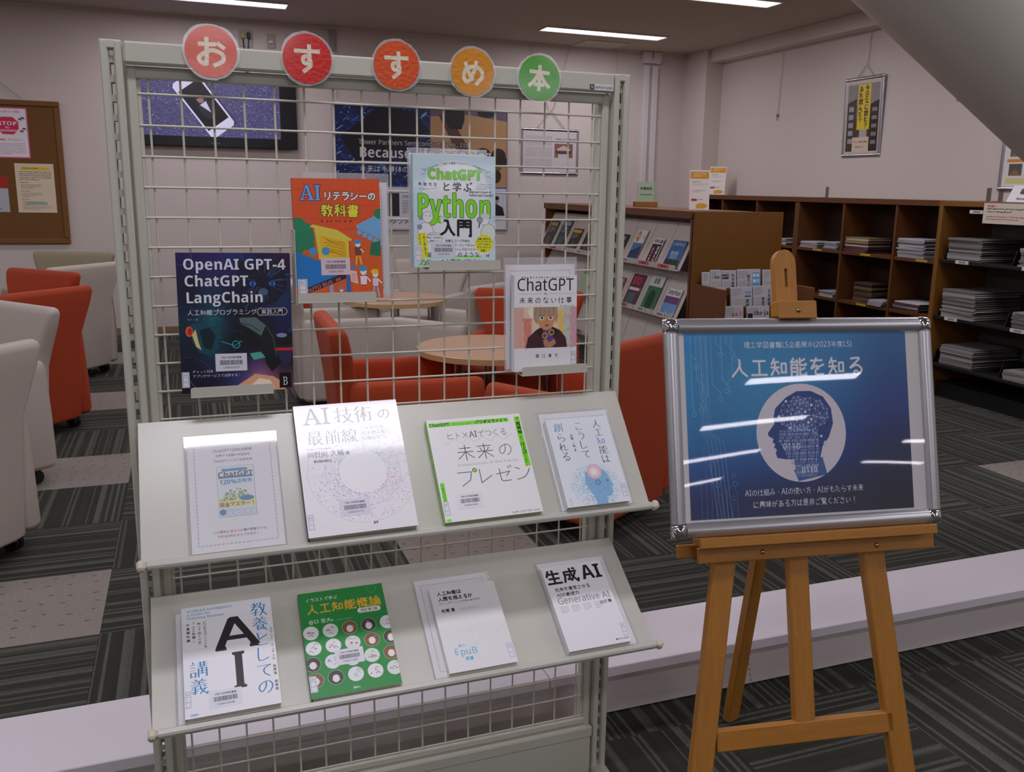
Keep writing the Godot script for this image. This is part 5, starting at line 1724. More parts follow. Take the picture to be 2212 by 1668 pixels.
func cover_future_job(rng: RandomNumberGenerator) -> ImageTexture:
	sheet(132, 188, Color("f6f5f7"), 3)
	p_text("加速し続ける世界で僕らはどう生きるか", 66, 2.5, 3.6, 0.1, INK, {"align": 0.5, "gap": 2.2})
	p_fit("ChatGPT", 5, 30, 120, 33, INK, 0)
	p_line([8, 36, 58, 36], 0.4, Color("777777"))
	p_line([74, 36, 125, 36], 0.4, Color("777777"))
	p_type("vs.", 66, 38, 6.5, INK, 0, 1.1, 0.5)
	p_text("未来のない仕事", 10, 42, 13.6, 0.08, INK, {"gap": 2.8})
	p_text("をする人たち", 96, 58.5, 3.4, 0.1, INK, {"gap": 2.0})
	# a painted portrait of a reader looking up
	p_rect(0, 62, 132, 80, Color("f0d7b4"))
	for q in [[0, 62, 20, 80, "eab4a6"], [20, 84, 16, 58, "e58a78"], [104, 62, 14, 80, "cfd6c8"], [118, 62, 14, 80, "dcaab8"], [92, 70, 12, 72, "f2cf6a"]]:
		p_rect(q[0], q[1], q[2], q[3], Color(q[4]))
	for i in 90:
		p_rect(rng.randf_range(0, 34) if i % 2 else rng.randf_range(98, 130), rng.randf_range(62, 140), 1.4, rng.randf_range(2, 9), Color.from_hsv(rng.randf_range(0.0, 0.16), rng.randf_range(0.15, 0.5), rng.randf_range(0.75, 0.97)))
	p_oval(48, 72, 20, 14, Color("fdf0dc"))
	p_poly([58, 98, 76, 96, 80, 116, 56, 116], Color("b97a52"))
	p_poly([24, 142, 28, 122, 44, 108, 58, 103, 66, 116, 78, 102, 96, 108, 108, 122, 112, 142], Color("43242c"))
	p_poly([58, 106, 80, 104, 84, 142, 62, 142], Color("5b4a86"))
	p_poly([44, 108, 58, 100, 64, 126, 54, 122], Color("2c161e"))
	p_poly([78, 100, 96, 108, 86, 122, 78, 118], Color("2c161e"))
	p_poly([46, 70, 84, 70, 86, 88, 78, 104, 66, 108, 54, 102, 47, 88], Color("d99a6c"))
	p_poly([40, 62, 90, 62, 92, 82, 88, 96, 84, 76, 70, 74, 56, 84, 50, 80, 48, 96, 40, 86], Color("b79a7e"))
	for k in 5:
		p_line([46 + k * 9, 62, 44 + k * 9.5, 78], 0.9, Color("8c705a"))
	for x: float in [58.0, 76.0]:
		p_oval(x, 84, 5, 4, Color("f3efe8"))
		p_oval(x, 83.4, 2.8, 3, Color("6a5a4a"))
		p_disc(x, 83.2, 1.2, INK)
		p_line([x - 6, 79, x + 5, 77.6], 0.9, Color("5a3a2a"))
	p_line([68, 84, 69, 91, 66, 92], 0.7, Color("a4623c"))
	p_oval(68, 98, 4, 1.8, Color("8e4a44"))
	for q in [[64, 118], [78, 112]]:
		p_ring(q[0], q[1], 5, 2.4, Color("d9a41e"))
	p_poly([60, 128, 66, 124, 74, 132, 84, 124, 88, 134, 76, 142, 64, 140], Color("c88a62"))
	p_text("堀江貴文", 44, 154, 8, 0.08, INK, {"gap": 5.5})
	return printed()

func cover_frontline(rng: RandomNumberGenerator) -> ImageTexture:
	sheet(186, 250, Color("f5f4f7"), 3)
	var mid := Vector2(106, 138)
	for i in 900:
		var a := rng.randf_range(0, TAU)
		var r := 42.0 + 52.0 * pow(rng.randf(), 1.8)
		var q := mid + Vector2.from_angle(a) * r
		var hue := fposmod(0.72 + 0.28 * sin(a * 0.5 + 2.0) , 1.0)
		p_disc(q.x, q.y, rng.randf_range(0.25, 1.1), Color.from_hsv(hue, 0.35, 0.86))
	for i in 120:
		var a := rng.randf_range(0, TAU)
		var p := mid + Vector2.from_angle(a) * rng.randf_range(40, 60)
		var q := mid + Vector2.from_angle(a + rng.randf_range(-0.5, 0.5)) * rng.randf_range(60, 96)
		p_line([p.x, p.y, q.x, q.y], 0.25, Color("cdcbe6"))
	p_ring(mid.x, mid.y, 96, 0.4, Color("b9b8da"))
	p_ring(mid.x, mid.y, 66, 0.4, Color("bdbbe0"))
	p_disc(mid.x, mid.y, 41, Color("f8f8fa"))
	var grey := Color("8a8890")
	p_fit("AI", 14, 40, 50, 46, grey, 2)
	p_text("技術", 68, 7, 36, 0.08, grey, {"contrast": 0.35})
	p_text("の", 146, 14, 26, 0.08, grey, {"contrast": 0.5})
	p_text("最前線", 16, 52, 30, 0.075, grey, {"contrast": 0.35})
	for i in 3:
		p_text(["これからの", "AIを読み解く", "先端技術73"][i], 112, 50 + i * 10, 8.6, 0.07, Color("9a98a0"), {"kind": 2})
	p_type("Preferred Networks", 14, 90, 5.4, Color("7a7880"), 0, 0.9)
	p_text("岡野原 大輔", 14, 92, 13, 0.075, Color("4a484e"), {"contrast": 0.5, "sx": 0.92})
	p_text("著", 80, 96, 8, 0.07, Color("4a484e"))
	p_type("Robotics", 24, 114, 7, INK, 3)
	p_rect(106, 232, 16, 6, Color("f5f4f7"))
	p_type("BP", 110, 238, 7, Color("222222"), 1)
	return printed()

func cover_slides(rng: RandomNumberGenerator) -> ImageTexture:
	sheet(184, 204, Color("f7f7f8"), 3)
	var lime := Color("86ee2c")
	p_rect(3, 7, 156, 8.5, lime)
	p_type("ChatGPT", 4, 14.4, 9.4, INK, 1)
	p_text("といっしょに、", 48, 8.4, 6, 0.08, Color("3a6a24"))
	p_text("パワポスライド", 92, 7.6, 7.6, 0.15, INK, {"gap": 0.6})
	p_text("を", 151, 8.4, 6, 0.1, INK)
	p_rect(171, 6, 11, 105, lime)
	p_down("「超時短」", 172, 8, 9, 0.13, INK)
	p_down("で", 173.5, 54, 6, 0.08, Color("3a6a24"))
	p_down("仕上げ", 172, 61, 9, 0.13, INK)
	p_down("てみた。", 173, 89, 6, 0.08, INK, 0.9)
	p_rect(3, 128, 8, 48, lime)
	p_down("しんきのパワポ図解", 4, 130, 5.4, 0.08, INK, 0.95)
	p_rect(3, 198, 8, 5, lime)
	var k := Color("3c3436")
	p_text("ヒト×AIでつくる", 32, 28, 16, 0.05, k, {"sx": 0.92, "kind": 0})
	var wave := []
	for i in 60:
		wave.append(24 + i * 2.3)
		wave.append(47 + 5 * sin(i * 0.52))
	p_line(wave, 0.7, Color("a8ec7a"))
	p_text("未来", 44, 54, 37, 0.035, k)
	p_text("の", 124, 56, 32, 0.035, k)
	p_type("presentation of the future", 42, 99, 7.6, Color("b9b9bd"), 0, 1.32)
	p_text("フレゼン", 34, 104, 37, 0.035, k)
	p_disc(72, 109, 4.4, k)
	p_disc(72, 109, 3.4, lime)
	p_text("エムディエヌコーポレーション", 124, 197, 4.2, 0.1, INK, {"sx": 0.95})
	return printed()

func head_profile(s: float, ox: float, oy: float) -> Array:     # a head in profile looking left, unit height about 100
	var q := [30, 8, 46, 0, 66, 0, 84, 8, 95, 24, 97, 44, 90, 62, 80, 74, 76, 88, 82, 104, 40, 104, 38, 90, 26, 89, 14, 87, 12, 80, 14, 76, 10, 73, 12, 69, 8, 66, 10, 62, 3, 58, 2, 54, 12, 42, 11, 34, 14, 22]
	var o := []
	for i in range(0, q.size(), 2):
		o.append(ox + q[i] * s)
		o.append(oy + q[i + 1] * s)
	return o

func cover_created(rng: RandomNumberGenerator) -> ImageTexture:
	sheet(130, 182, Color("eef5fb"), 3)
	for i in 1500:
		var a := rng.randf_range(0, TAU)
		var r := 52.0 * pow(rng.randf(), 0.7)
		var q := Vector2(68, 142) + Vector2(cos(a) * r, sin(a) * r * 0.86)
		if q.y < 182 and q.x > 2 and q.x < 127:
			p_rect(q.x, q.y, rng.randf_range(0.5, 1.3), rng.randf_range(0.8, 3.0), Color.from_hsv(0.565, clampf(0.62 - r * 0.009, 0.1, 0.6), rng.randf_range(0.86, 0.97)))
	p_poly([62, 182, 58, 160, 48, 140, 52, 118, 68, 106, 86, 108, 96, 122, 100, 138, 104, 146, 100, 150, 100, 160, 92, 168, 84, 168, 84, 182], Color("8fc0e6"))
	for i in 420:
		p_rect(rng.randf_range(52, 100), rng.randf_range(112, 178), rng.randf_range(0.5, 1.2), rng.randf_range(1, 3), Color.from_hsv(0.57, rng.randf_range(0.2, 0.5), rng.randf_range(0.8, 0.97)))
	p_ring(74, 138, 4.5, 1.6, Color("4d7fb4"))
	p_oval(94, 136, 3.4, 1.4, Color("4d7fb4"))
	p_disc(72, 116, 15, Color("f0c3d0"))
	p_disc(72, 116, 11, Color("f7dee4"))
	p_disc(71, 116, 6, Color("fffafa"))
	var k := Color("1e2226")
	p_down("人工", 94, 6, 19.5, 0.06, k, 0.98, 0.45)
	p_down("知", 94, 44, 19.5, 0.065, Color("4a86c0"), 0.98, 0.45)
	p_down("能は", 94, 63, 19.5, 0.06, k, 0.98, 0.45)
	p_down("こうして", 55, 8, 20.5, 0.06, k, 0.98, 0.5)
	p_down("創", 12, 8, 20.5, 0.065, Color("4a86c0"), 0.98, 0.45)
	p_down("られる", 13, 30, 20, 0.06, k, 1.0, 0.5)
	p_down("合原", 42, 34, 6.5, 0.08, k)
	p_down("一幸", 42, 50, 6.5, 0.08, k)
	p_down("編著", 44, 65, 3.2, 0.1, k)
	p_down("ウェッジ", 8, 166, 3, 0.08, k)
	return printed()

func cover_lecture(rng: RandomNumberGenerator) -> ImageTexture:
	sheet(150, 203, Color("f4f5f9"), 3)
	var blue := Color("2f86c4")
	for i in 3:
		p_type(["Artificial Intelligence", "A Guide for", "Thinking Humans"][i], 8, 10 + i * 7, 6.4, Color("7fa6cc"), 3, 1.08)
	p_down("教養としての", 113, 7, 30, 0.075, blue, 0.98, 0.4)
	p_down("講義", 8, 104, 31, 0.075, blue, 1.0, 0.4)
	for i in 4:
		p_down(["ビジネスパーソンも", "知っておくべき", "「人工知能」", "の基礎知識"][i], 34 - i * 9, 30 + [0, 1, 0, 1][i], 5.8, 0.1, INK, [1.0, 1.06, 1.12, 1.3][i])
	p_poly([52, 88, 75, 33, 79, 30, 92, 30, 126, 88, 122, 88, 123, 92, 108, 92, 108, 88, 110, 84, 104, 74, 72, 74, 68, 84, 70, 88, 70, 92, 52, 92], INK)
	p_poly([76, 66, 100, 66, 86, 43], Color("f4f5f9"))
	p_poly([78, 98, 98, 98, 98, 102, 94, 104, 94, 158, 98, 160, 98, 164, 78, 164, 78, 160, 82, 158, 82, 104, 78, 102], INK)
	p_down("メラニー・ミッチェル", 142, 60, 6.4, 0.07, INK, 1.0)
	p_down("松原仁", 142, 132, 6, 0.09, INK, 1.1)
	p_down("丁千子", 142, 160, 6, 0.09, INK, 1.1)
	p_text("日経BP", 8, 196, 3.6, 0.12, blue)
	return printed()

func cover_illustrated(rng: RandomNumberGenerator) -> ImageTexture:
	sheet(154, 204, Color("17923a"), 3)
	p_text("イラストで学ぶ", 12, 12, 8.2, 0.11, Color("f4f6f2"))
	p_text("人工知能概論", 11, 24, 22.5, 0.11, Color("f2bb2c"))
	p_ring(133, 9, 8, 0.4, Color("8fd0a0"))
	for q in [[106, 51, 5.2], [138, 51, 5.2]]:
		p_disc(q[0], q[1], q[2], Color("f4f6f2"))
	p_rect(106, 45.8, 32, 10.4, Color("f4f6f2"))
	p_text("改訂第2版", 122, 47.5, 6.8, 0.09, Color("6a4a20"), {"align": 0.5})
	p_text("谷口 忠大", 12, 56, 9.4, 0.11, Color("f4f6f2"))
	p_text("著", 52, 60, 4.4, 0.09, Color("f4f6f2"))
	p_type("Tadahiro Taniguchi", 60, 64, 3.4, Color("bfe0c4"), 0)
	for j in 4:
		for i in 5:
			var q := Vector2(14 + i * 34.0 + (j % 2) * 3.0 - j * 2, 82 + j * 30.0)
			if q.x > 151:
				continue
			p_disc(q.x, q.y, 13.6, Color("d9dcd6"))
			var kind := (i * 3 + j * 2) % 5
			p_disc(q.x, q.y, 13, Color(["f2f3f2", "8a5a34", "eef2f4", "e8ecea", "45403a"][kind]))
			for n in 5:      # each button carries a small coloured sketch
				var a := Vector2(q.x + rng.randf_range(-7, 7), q.y + rng.randf_range(-7, 7))
				var c := Color.from_hsv(rng.randf(), rng.randf_range(0.2, 0.65), rng.randf_range(0.45, 0.9))
				if n % 2:
					p_rect(a.x - 2, a.y - 1.5, rng.randf_range(2, 5), rng.randf_range(1.5, 4), c)
				else:
					p_line([a.x - 4, a.y, a.x, a.y - 3, a.x + 4, a.y + 1], 0.9, c)
			if kind == 1 or kind == 4:
				p_oval(q.x, q.y + 2, 6, 7, Color("f4f2ee"))
	p_text("講談社", 77, 194, 4.2, 0.11, Color("f4f6f2"), {"align": 0.5})
	return printed()

func cover_beyond(rng: RandomNumberGenerator) -> ImageTexture:
	sheet(128, 175, Color("eeeeee"), 3)
	p_text("人工知能は", 12, 8, 9.6, 0.13, INK)
	p_text("人間を超えるか", 12, 20, 9.6, 0.13, INK)
	p_text("ディープラーニングの先にあるもの", 12, 32, 5, 0.07, INK)
	p_text("松尾 豊", 13, 46, 8, 0.12, INK)
	p_type("Yutaka Matsuo", 46, 53, 6, Color("9cc8de"), 0)
	var P := [Vector2(58, 92), Vector2(124, 96), Vector2(70, 108), Vector2(30, 116), Vector2(80, 122), Vector2(104, 136), Vector2(62, 160), Vector2(20, 142), Vector2(96, 100), Vector2(46, 130)]
	for i in P.size():
		for j in i:
			if (i * 7 + j * 5) % 3 == 0:
				p_line([P[i].x, P[i].y, P[j].x, P[j].y], 0.35, Color("c9e2ee"))
	var c := Color("5fb4dc")
	p_text("角川", 27, 122, 7, 0.09, c)
	p_type("E", 17, 142, 17, c, 0)
	p_type("puB", 28, 144, 18, c, 0)
	p_text("選書", 34, 148, 8, 0.1, c)
	return printed()

func cover_generative(rng: RandomNumberGenerator) -> ImageTexture:
	sheet(129, 185, Color("f3f3f7"), 3)
	p_text("生成", 2, 7, 36, 0.125, INK)
	p_fit("AI", 80, 39, 44, 44, INK, 1)
	p_text("社会を激変させる", 14, 49, 9.4, 0.1, INK)
	p_text("AIの創造力", 14, 61, 9.4, 0.1, INK)
	p_fit("Generative AI", 11, 86, 112, 20, Color("8e8e94"), 0)
	p_text("白辺 陽", 96, 90, 7.6, 0.11, INK)
	for i in 4:
		p_scribble(12 + i * 24, 91, 17, 16, 5, Color("b8b8be"), rng)
	p_type("SB Creative", 104, 178, 4.4, INK, 0)
	p_rect(100, 175, 3, 3, INK)
	return printed()

func card_usage(rng: RandomNumberGenerator) -> ImageTexture:     # the notice card that stands in for a lent book, with a picture of its cover
	notice(["ChatGPT120%活用術", "世界中で話題の会話型AI", "ChatGPTビジネス研究会著"], rng)
	p_rect(45.5, 55.5, 61, 93, Color("8a8a92"))
	p_rect(46, 56, 60, 92, Color("eef0f4"))
	p_rect(54, 60, 42, 5, Color("4f9fd8"))
	p_rect(48, 74, 56, 4, Color("3f93d0"))
	p_fit("ChatGPT", 47, 76, 58, 14, Color("57545c"), 1)
	p_fit("120%", 49, 89, 28, 11.5, Color("3f86c4"), 1)
	p_text("活用術", 77, 80, 8.6, 0.1, Color("3f86c4"))
	for i in 70:
		var a := rng.randf_range(PI, TAU)
		var r := 22.0 * sqrt(rng.randf())
		p_disc(76 + r * cos(a), 116 + r * 0.8 * sin(a), rng.randf_range(0.7, 2.2), Color.from_hsv([0.16, 0.24, 0.33, 0.58, 0.1][i % 5], 0.5, rng.randf_range(0.6, 0.9)))
	p_rect(46, 116, 60, 16, Color("f3eda0"))
	p_text("これ一冊で", 48, 115, 5.4, 0.12, Color("57545c"))
	p_oval(92, 117, 12, 4.5, Color("3f86c4"))
	p_text("完全マスター！", 47, 122, 9, 0.13, Color("57545c"), {"sx": 0.93})
	for i in 6:
		p_disc(52 + i * 9.8, 140, 5.6, Color("4f9fd8"))
		p_disc(52 + i * 9.8, 140, 5.0, Color("eef0f4") if i else Color("3f86c4"))
		p_scribble(49 + i * 9.8, 137.5, 6, 5, 3, Color("8ab0d0"), rng)
	return printed()

func card_plain(rng: RandomNumberGenerator) -> ImageTexture:
	notice(["未来のない仕事をする人たち"], rng)
	return printed()

func card_job(rng: RandomNumberGenerator) -> ImageTexture:
	sheet(148, 208, Color("f4f3f6"), 2.6)
	p_garland(11, 12, 126, 184, rng)
	p_text("ChatGPT vs. 未来のない仕事をする人たち", 74, 22, 6.4, 0.07, Color("5a5a62"), {"align": 0.5, "sx": 0.86})
	return printed()

func poster_exhibition(rng: RandomNumberGenerator) -> ImageTexture:
	sheet(522, 390, Color("1f6fa8"), 2.6)
	p_blend(["2a83b8", "2f8abd", "2f86ba", "2a7cb2", "1d6199", "2a86ba", "3091c0", "3189bc", "2672ac", "17508c", "2680b6", "2c86ba", "2a78b0", "1c5c9c", "1a3f86", "1e6ea8", "2174ae", "1a5c9e", "15408a", "172c66", "1c4f90", "184a8c", "163c80", "16306a", "16244c", "1a2f62", "192c5c", "182850", "182344", "181d38"], 5)
	var pale := Color("7fb6d8")
	for i in 18:      # printed circuit lines and pads down the left side
		var x := 14.0 + (i % 9) * 11.5
		var top := i < 10
		var y0 := 0.0 if top else 390.0
		var y1 := rng.randf_range(40, 175) if top else rng.randf_range(225, 360)
		var dx := rng.randf_range(-16, 22)
		var sgn := 1.0 if top else -1.0
		p_line([x, y0, x, y1 - sgn * (absf(dx) + 14), x + dx, y1 - sgn * 14, x + dx, y1 - sgn * 5], 0.9, pale if top else Color("4a74b4"))
		p_ring(x + dx, y1, 4.6, 0.9, pale if top else Color("5a86c0"))
	for i in 5:
		p_line([30 + i * 5, 0, 32 + i * 5, 210, 44 + i * 9, 230, 60 + i * 8, 390], 0.9, Color("6fa6d0"))
	var w := Color("ece6ea")
	p_text("理工学図書館LS企画展示(2023年度LS)", 262, 20, 15, 0.075, w, {"align": 0.5, "kind": 0, "sx": 0.98})
	p_text("人工知能を知る", 101, 54, 44, 0.105, w, {"gap": 1.4})
	p_oval(260, 217, 105, 105, Color("ddd6de"), 64)
	# the head: dark blue, a net over the brain, digits below; the print stops at the disc
	p_poly(head_profile(1.62, 178, 128), Color("1d3f86"))
	p_poly([238, 296, 248, 320, 316, 308, 306, 270], Color("3f5fa0"))
	for i in 15:
		var yy := 216.0 + i * 6.8
		var lo := 206.0 if i < 4 else (210.0 + (i - 4) * 3.4 if i < 11 else 242.0)
		var hi := 320.0 - maxf(0, i - 2) * 1.4
		var s := ""
		for k in int((hi - lo) / 4.4):
			s += "01"[rng.randi() % 2] if (k + i) % 5 else " "
		p_type(s, lo, yy, 8.0, Color("c9cfe2") if i % 2 else Color("8fa6d0"), 1, 0.95)
	p_type("illust", 226, 214, 22, Color("6f8fc4"), 1)
	p_type("0110", 214, 252, 19, Color("b9c6e2"), 1)
	p_type("0", 310, 250, 19, Color("c9d2e6"), 1)
	p_type("0110", 256, 302, 17, Color("d6dae6"), 1)
	var net := PackedVector2Array()
	while net.size() < 70:
		var q := Vector2(rng.randf_range(208, 326), rng.randf_range(138, 216))
		var e := Vector2((q.x - 266) / 60.0, (q.y - 178) / 40.0)
		var ok := e.length() < 1.0
		for o in net:
			if o.distance_to(q) < 9.0:
				ok = false
		if ok:
			net.append(q)
	for q in [Vector2(296, 222), Vector2(288, 236), Vector2(306, 226), Vector2(294, 246)]:
		net.append(q)
	for i in net.size():
		for j in i:
			if net[i].distance_to(net[j]) < 19.0:
				p_line([net[i].x, net[i].y, net[j].x, net[j].y], 0.55, Color("c6d2e8"))
	for i in net.size():
		p_disc(net[i].x, net[i].y, 2.8 if i % 9 == 0 else 1.1, Color("e6ecf6"))
	p_text("AIの仕組み・AIの使い方・AIがもたらす未来", 262, 332, 16, 0.085, w, {"align": 0.5, "sx": 0.86})
	p_text("に興味がある方は是非ご覧ください！", 262, 357, 16, 0.085, w, {"align": 0.5, "sx": 0.9})
	return printed()

# ---- printing: flat print is drawn on an Image at twice its size and halved, so its edges are smooth
var pic: Image
var ppu := 6.0
var turn := Transform2D.IDENTITY
var type_cache := {}
var pen_cache := {}

func sheet(w: float, h: float, bg: Color, per := 3.0) -> void:
	ppu = per * 2.0
	turn = Transform2D.IDENTITY
	pic = Image.create_empty(int(round(w * per)) * 2, int(round(h * per)) * 2, false, Image.FORMAT_RGB8)
	pic.fill(bg)

func printed() -> ImageTexture:
	pic.resize(pic.get_width() / 2, pic.get_height() / 2, Image.INTERPOLATE_BILINEAR)
	return ImageTexture.create_from_image(pic)

func p_fill(pts: PackedVector2Array, c: Color) -> void:   # pixels
	var n := pts.size()
	var y0 := 1e9
	var y1 := -1e9
	for q in pts:
		y0 = minf(y0, q.y)
		y1 = maxf(y1, q.y)
	var a := maxi(0, int(ceil(y0 - 0.5)))
	var b := mini(pic.get_height() - 1, int(floor(y1 - 0.5)))
	for y in range(a, b + 1):
		var yy := y + 0.5
		var xs: Array[float] = []
		var q0 := pts[n - 1]
		for i in n:
			var q1 := pts[i]
			if (q0.y <= yy) != (q1.y <= yy):
				xs.append(q0.x + (yy - q0.y) * (q1.x - q0.x) / (q1.y - q0.y))
			q0 = q1
		xs.sort()
		for i in range(0, xs.size() - 1, 2):
			var l := int(round(xs[i]))
			var r := int(round(xs[i + 1]))
			if r > l:
				pic.fill_rect(Rect2i(l, y, r - l, 1), c)

func at2(x: float, y: float) -> Vector2:
	return (turn * Vector2(x, y)) * ppu

func p_rect(x: float, y: float, w: float, h: float, c: Color) -> void:
	if turn == Transform2D.IDENTITY:
		pic.fill_rect(Rect2i(int(round(x * ppu)), int(round(y * ppu)), maxi(1, int(round(w * ppu))), maxi(1, int(round(h * ppu)))), c)
	else:
		p_fill(PackedVector2Array([at2(x, y), at2(x + w, y), at2(x + w, y + h), at2(x, y + h)]), c)

func p_poly(flat: Array, c: Color) -> void:
	var pts := PackedVector2Array()
	for i in range(0, flat.size(), 2):
		pts.append(at2(flat[i], flat[i + 1]))
	p_fill(pts, c)

func p_oval(x: float, y: float, rx: float, ry: float, c: Color, n := 28) -> void:
	var pts := PackedVector2Array()
	for i in n:
		pts.append(at2(x + rx * cos(TAU * i / n), y + ry * sin(TAU * i / n)))
	p_fill(pts, c)

func p_disc(x: float, y: float, r: float, c: Color) -> void:
	p_oval(x, y, r, r, c, clampi(int(r * ppu * 0.8), 8, 64))

func p_stroke(pts: PackedVector2Array, w: float, c: Color, contrast := 1.0) -> void:   # pixels
	for i in pts.size() - 1:
		var d := pts[i + 1] - pts[i]
		if d.length() < 0.01:
			continue
		d = d.normalized()
		var ww := w * lerpf(contrast, 1.0, absf(d.y))
		var e := d * ww * 0.18
		var s := Vector2(-d.y, d.x) * ww * 0.5
		p_fill(PackedVector2Array([pts[i] - e + s, pts[i + 1] + e + s, pts[i + 1] + e - s, pts[i] - e - s]), c)
		if i > 0 and ww > 2.5:
			var k := PackedVector2Array()
			for j in 8:
				k.append(pts[i] + Vector2.from_angle(TAU * j / 8) * ww * 0.5)
			p_fill(k, c)

func p_line(flat: Array, w: float, c: Color) -> void:
	var pts := PackedVector2Array()
	for i in range(0, flat.size(), 2):
		pts.append(at2(flat[i], flat[i + 1]))
	p_stroke(pts, w * ppu, c)

func p_ring(x: float, y: float, r: float, w: float, c: Color) -> void:
	var pts := PackedVector2Array()
	for i in 33:
		pts.append(at2(x + r * cos(TAU * i / 32), y + r * sin(TAU * i / 32)))
	p_stroke(pts, w * ppu, c)

func curved(k: PackedVector2Array) -> PackedVector2Array:
	var o := PackedVector2Array()
	for i in k.size() - 1:
		var p0 := k[maxi(i - 1, 0)]
		var p3 := k[mini(i + 2, k.size() - 1)]
		for j in 6:
			o.append(k[i].cubic_interpolate(k[i + 1], p0, p3, j / 6.0))
	o.append(k[k.size() - 1])
	return o

func pen(ch: String) -> Array:      # strokes of a sign as point lists on the unit square
	if pen_cache.has(ch):
		return pen_cache[ch]
	var out := []
	if VOICED.has(ch) or ROUNDED.has(ch):
		for s in pen(VOICED.get(ch, ROUNDED.get(ch, ""))):
			var k := PackedVector2Array()
			for q: Vector2 in s:
				k.append(Vector2(q.x * 0.93, 0.08 + q.y * 0.92))
			out.append(k)
		if VOICED.has(ch):
			out.append(PackedVector2Array([Vector2(0.76, 0.06), Vector2(0.84, 0.18)]))
			out.append(PackedVector2Array([Vector2(0.9, 0.0), Vector2(0.98, 0.12)]))
		else:
			var k := PackedVector2Array()
			for j in 9:
				k.append(Vector2(0.88, 0.1) + Vector2.from_angle(TAU * j / 8) * 0.09)
			out.append(k)
	elif SMALL.has(ch):
		for s in pen(SMALL[ch]):
			var k := PackedVector2Array()
			for q: Vector2 in s:
				k.append(Vector2(0.14 + q.x * 0.7, 0.3 + q.y * 0.7))
			out.append(k)
	elif ALIKE.has(ch):
		out = pen(ALIKE[ch])
	else:
		var src: String = PEN.get(ch, "1515 1590;1515 8515 8590;1540 8540;1565 8565;5015 5090;1590 8590")
		for part in src.split(";"):
			if part.contains("@"):
				var box := part.get_slice("@", 1)
				var o := Vector2(int(box.substr(0, 2)), int(box.substr(2, 2))) / 100.0
				var e := Vector2(int(box.substr(4, 2)) + 1, int(box.substr(6, 2)) + 1) / 100.0
				for s in pen(part.get_slice("@", 0)):
					var k := PackedVector2Array()
					for q: Vector2 in s:
						k.append(o + q * (e - o))
					out.append(k)
			else:
				var smooth := part.begins_with("~")
				var k := PackedVector2Array()
				for w in part.trim_prefix("~").split(" "):
					k.append(Vector2(int(w.substr(0, 2)), int(w.substr(2, 2))) / 100.0)
				out.append(curved(k) if smooth else k)
	pen_cache[ch] = out
	return out

func p_sign(ch: String, x: float, y: float, w: float, h: float, weight: float, c: Color, contrast := 1.0) -> void:
	for s in pen(ch):
		var k := PackedVector2Array()
		for q: Vector2 in s:
			k.append(at2(x + (0.04 + q.x * 0.92) * w, y + (0.04 + q.y * 0.92) * h))
		p_stroke(k, weight * minf(w, h) * ppu, c, contrast)

func type_face(kind: int) -> Font:
	var f := SystemFont.new()
	f.font_names = ["Droid Serif" if kind >= 2 else "Droid Sans"]
	f.font_weight = 700 if kind % 2 else 400
	return f

func letters(s: String, kind: int) -> Array:     # [triangles in em units, y down from the baseline, width]
	var key := s + str(kind)
	if not type_cache.has(key):
		if not type_cache.has(kind):
			type_cache[kind] = type_face(kind)
		var t := TextMesh.new()
		t.font = type_cache[kind]
		t.font_size = 64
		t.pixel_size = 1.0 / 64.0
		t.depth = 0.0
		t.curve_step = 1.0
		t.text = s
		t.horizontal_alignment = HORIZONTAL_ALIGNMENT_LEFT
		t.vertical_alignment = VERTICAL_ALIGNMENT_TOP
		var up: float = t.font.get_ascent(64) / 64.0
		var tri := PackedVector2Array()
		for v in t.get_faces():
			tri.append(Vector2(v.x, -v.y - up))
		type_cache[key] = [tri, t.font.get_string_size(s, HORIZONTAL_ALIGNMENT_LEFT, -1, 64).x / 64.0]
	return type_cache[key]

func p_type(s: String, x: float, y: float, size: float, c: Color, kind := 0, sx := 1.0, align := 0.0) -> float:   # baseline at y
	var L := letters(s, kind)
	var w: float = L[1] * size * sx
	var x0 := x - align * w
	var tri: PackedVector2Array = L[0]
	for i in range(0, tri.size(), 3):
		p_fill(PackedVector2Array([at2(x0 + tri[i].x * size * sx, y + tri[i].y * size), at2(x0 + tri[i + 1].x * size * sx, y + tri[i + 1].y * size), at2(x0 + tri[i + 2].x * size * sx, y + tri[i + 2].y * size)]), c)
	return w

func p_text(s: String, x: float, y: float, size: float, weight: float, c: Color, o := {}) -> float:   # one line, top at y; Latin runs are set in type
	var sx: float = o.get("sx", 1.0)
	var gap: float = o.get("gap", 0.0)
	var contrast: float = o.get("contrast", 1.0)
	var kind: int = o.get("kind", 1 if weight > 0.1 else 0)
	var latin: float = o.get("latin", 1.12)
	var run := ""
	var px := x
	var pieces := []
	for ch in s + "\n":
		var plain := ch != "\n" and ch.unicode_at(0) < 128
		if plain:
			run += ch
		else:
			if run:
				pieces.append([run, px])
				px += letters(run, kind)[1] * size * latin * sx + gap
				run = ""
			if ch != "\n":
				pieces.append([ch, px])
				px += size * sx + gap
	var off: float = -(px - gap - x) * o.get("align", 0.0)
	for q in pieces:
		var t: String = q[0]
		if t.unicode_at(0) < 128:
			p_type(t, q[1] + off, y + size * 0.88, size * latin, c, kind, sx)
		else:
			p_sign(t, q[1] + off, y, size * sx, size, weight, c, contrast)
	return px - gap - x

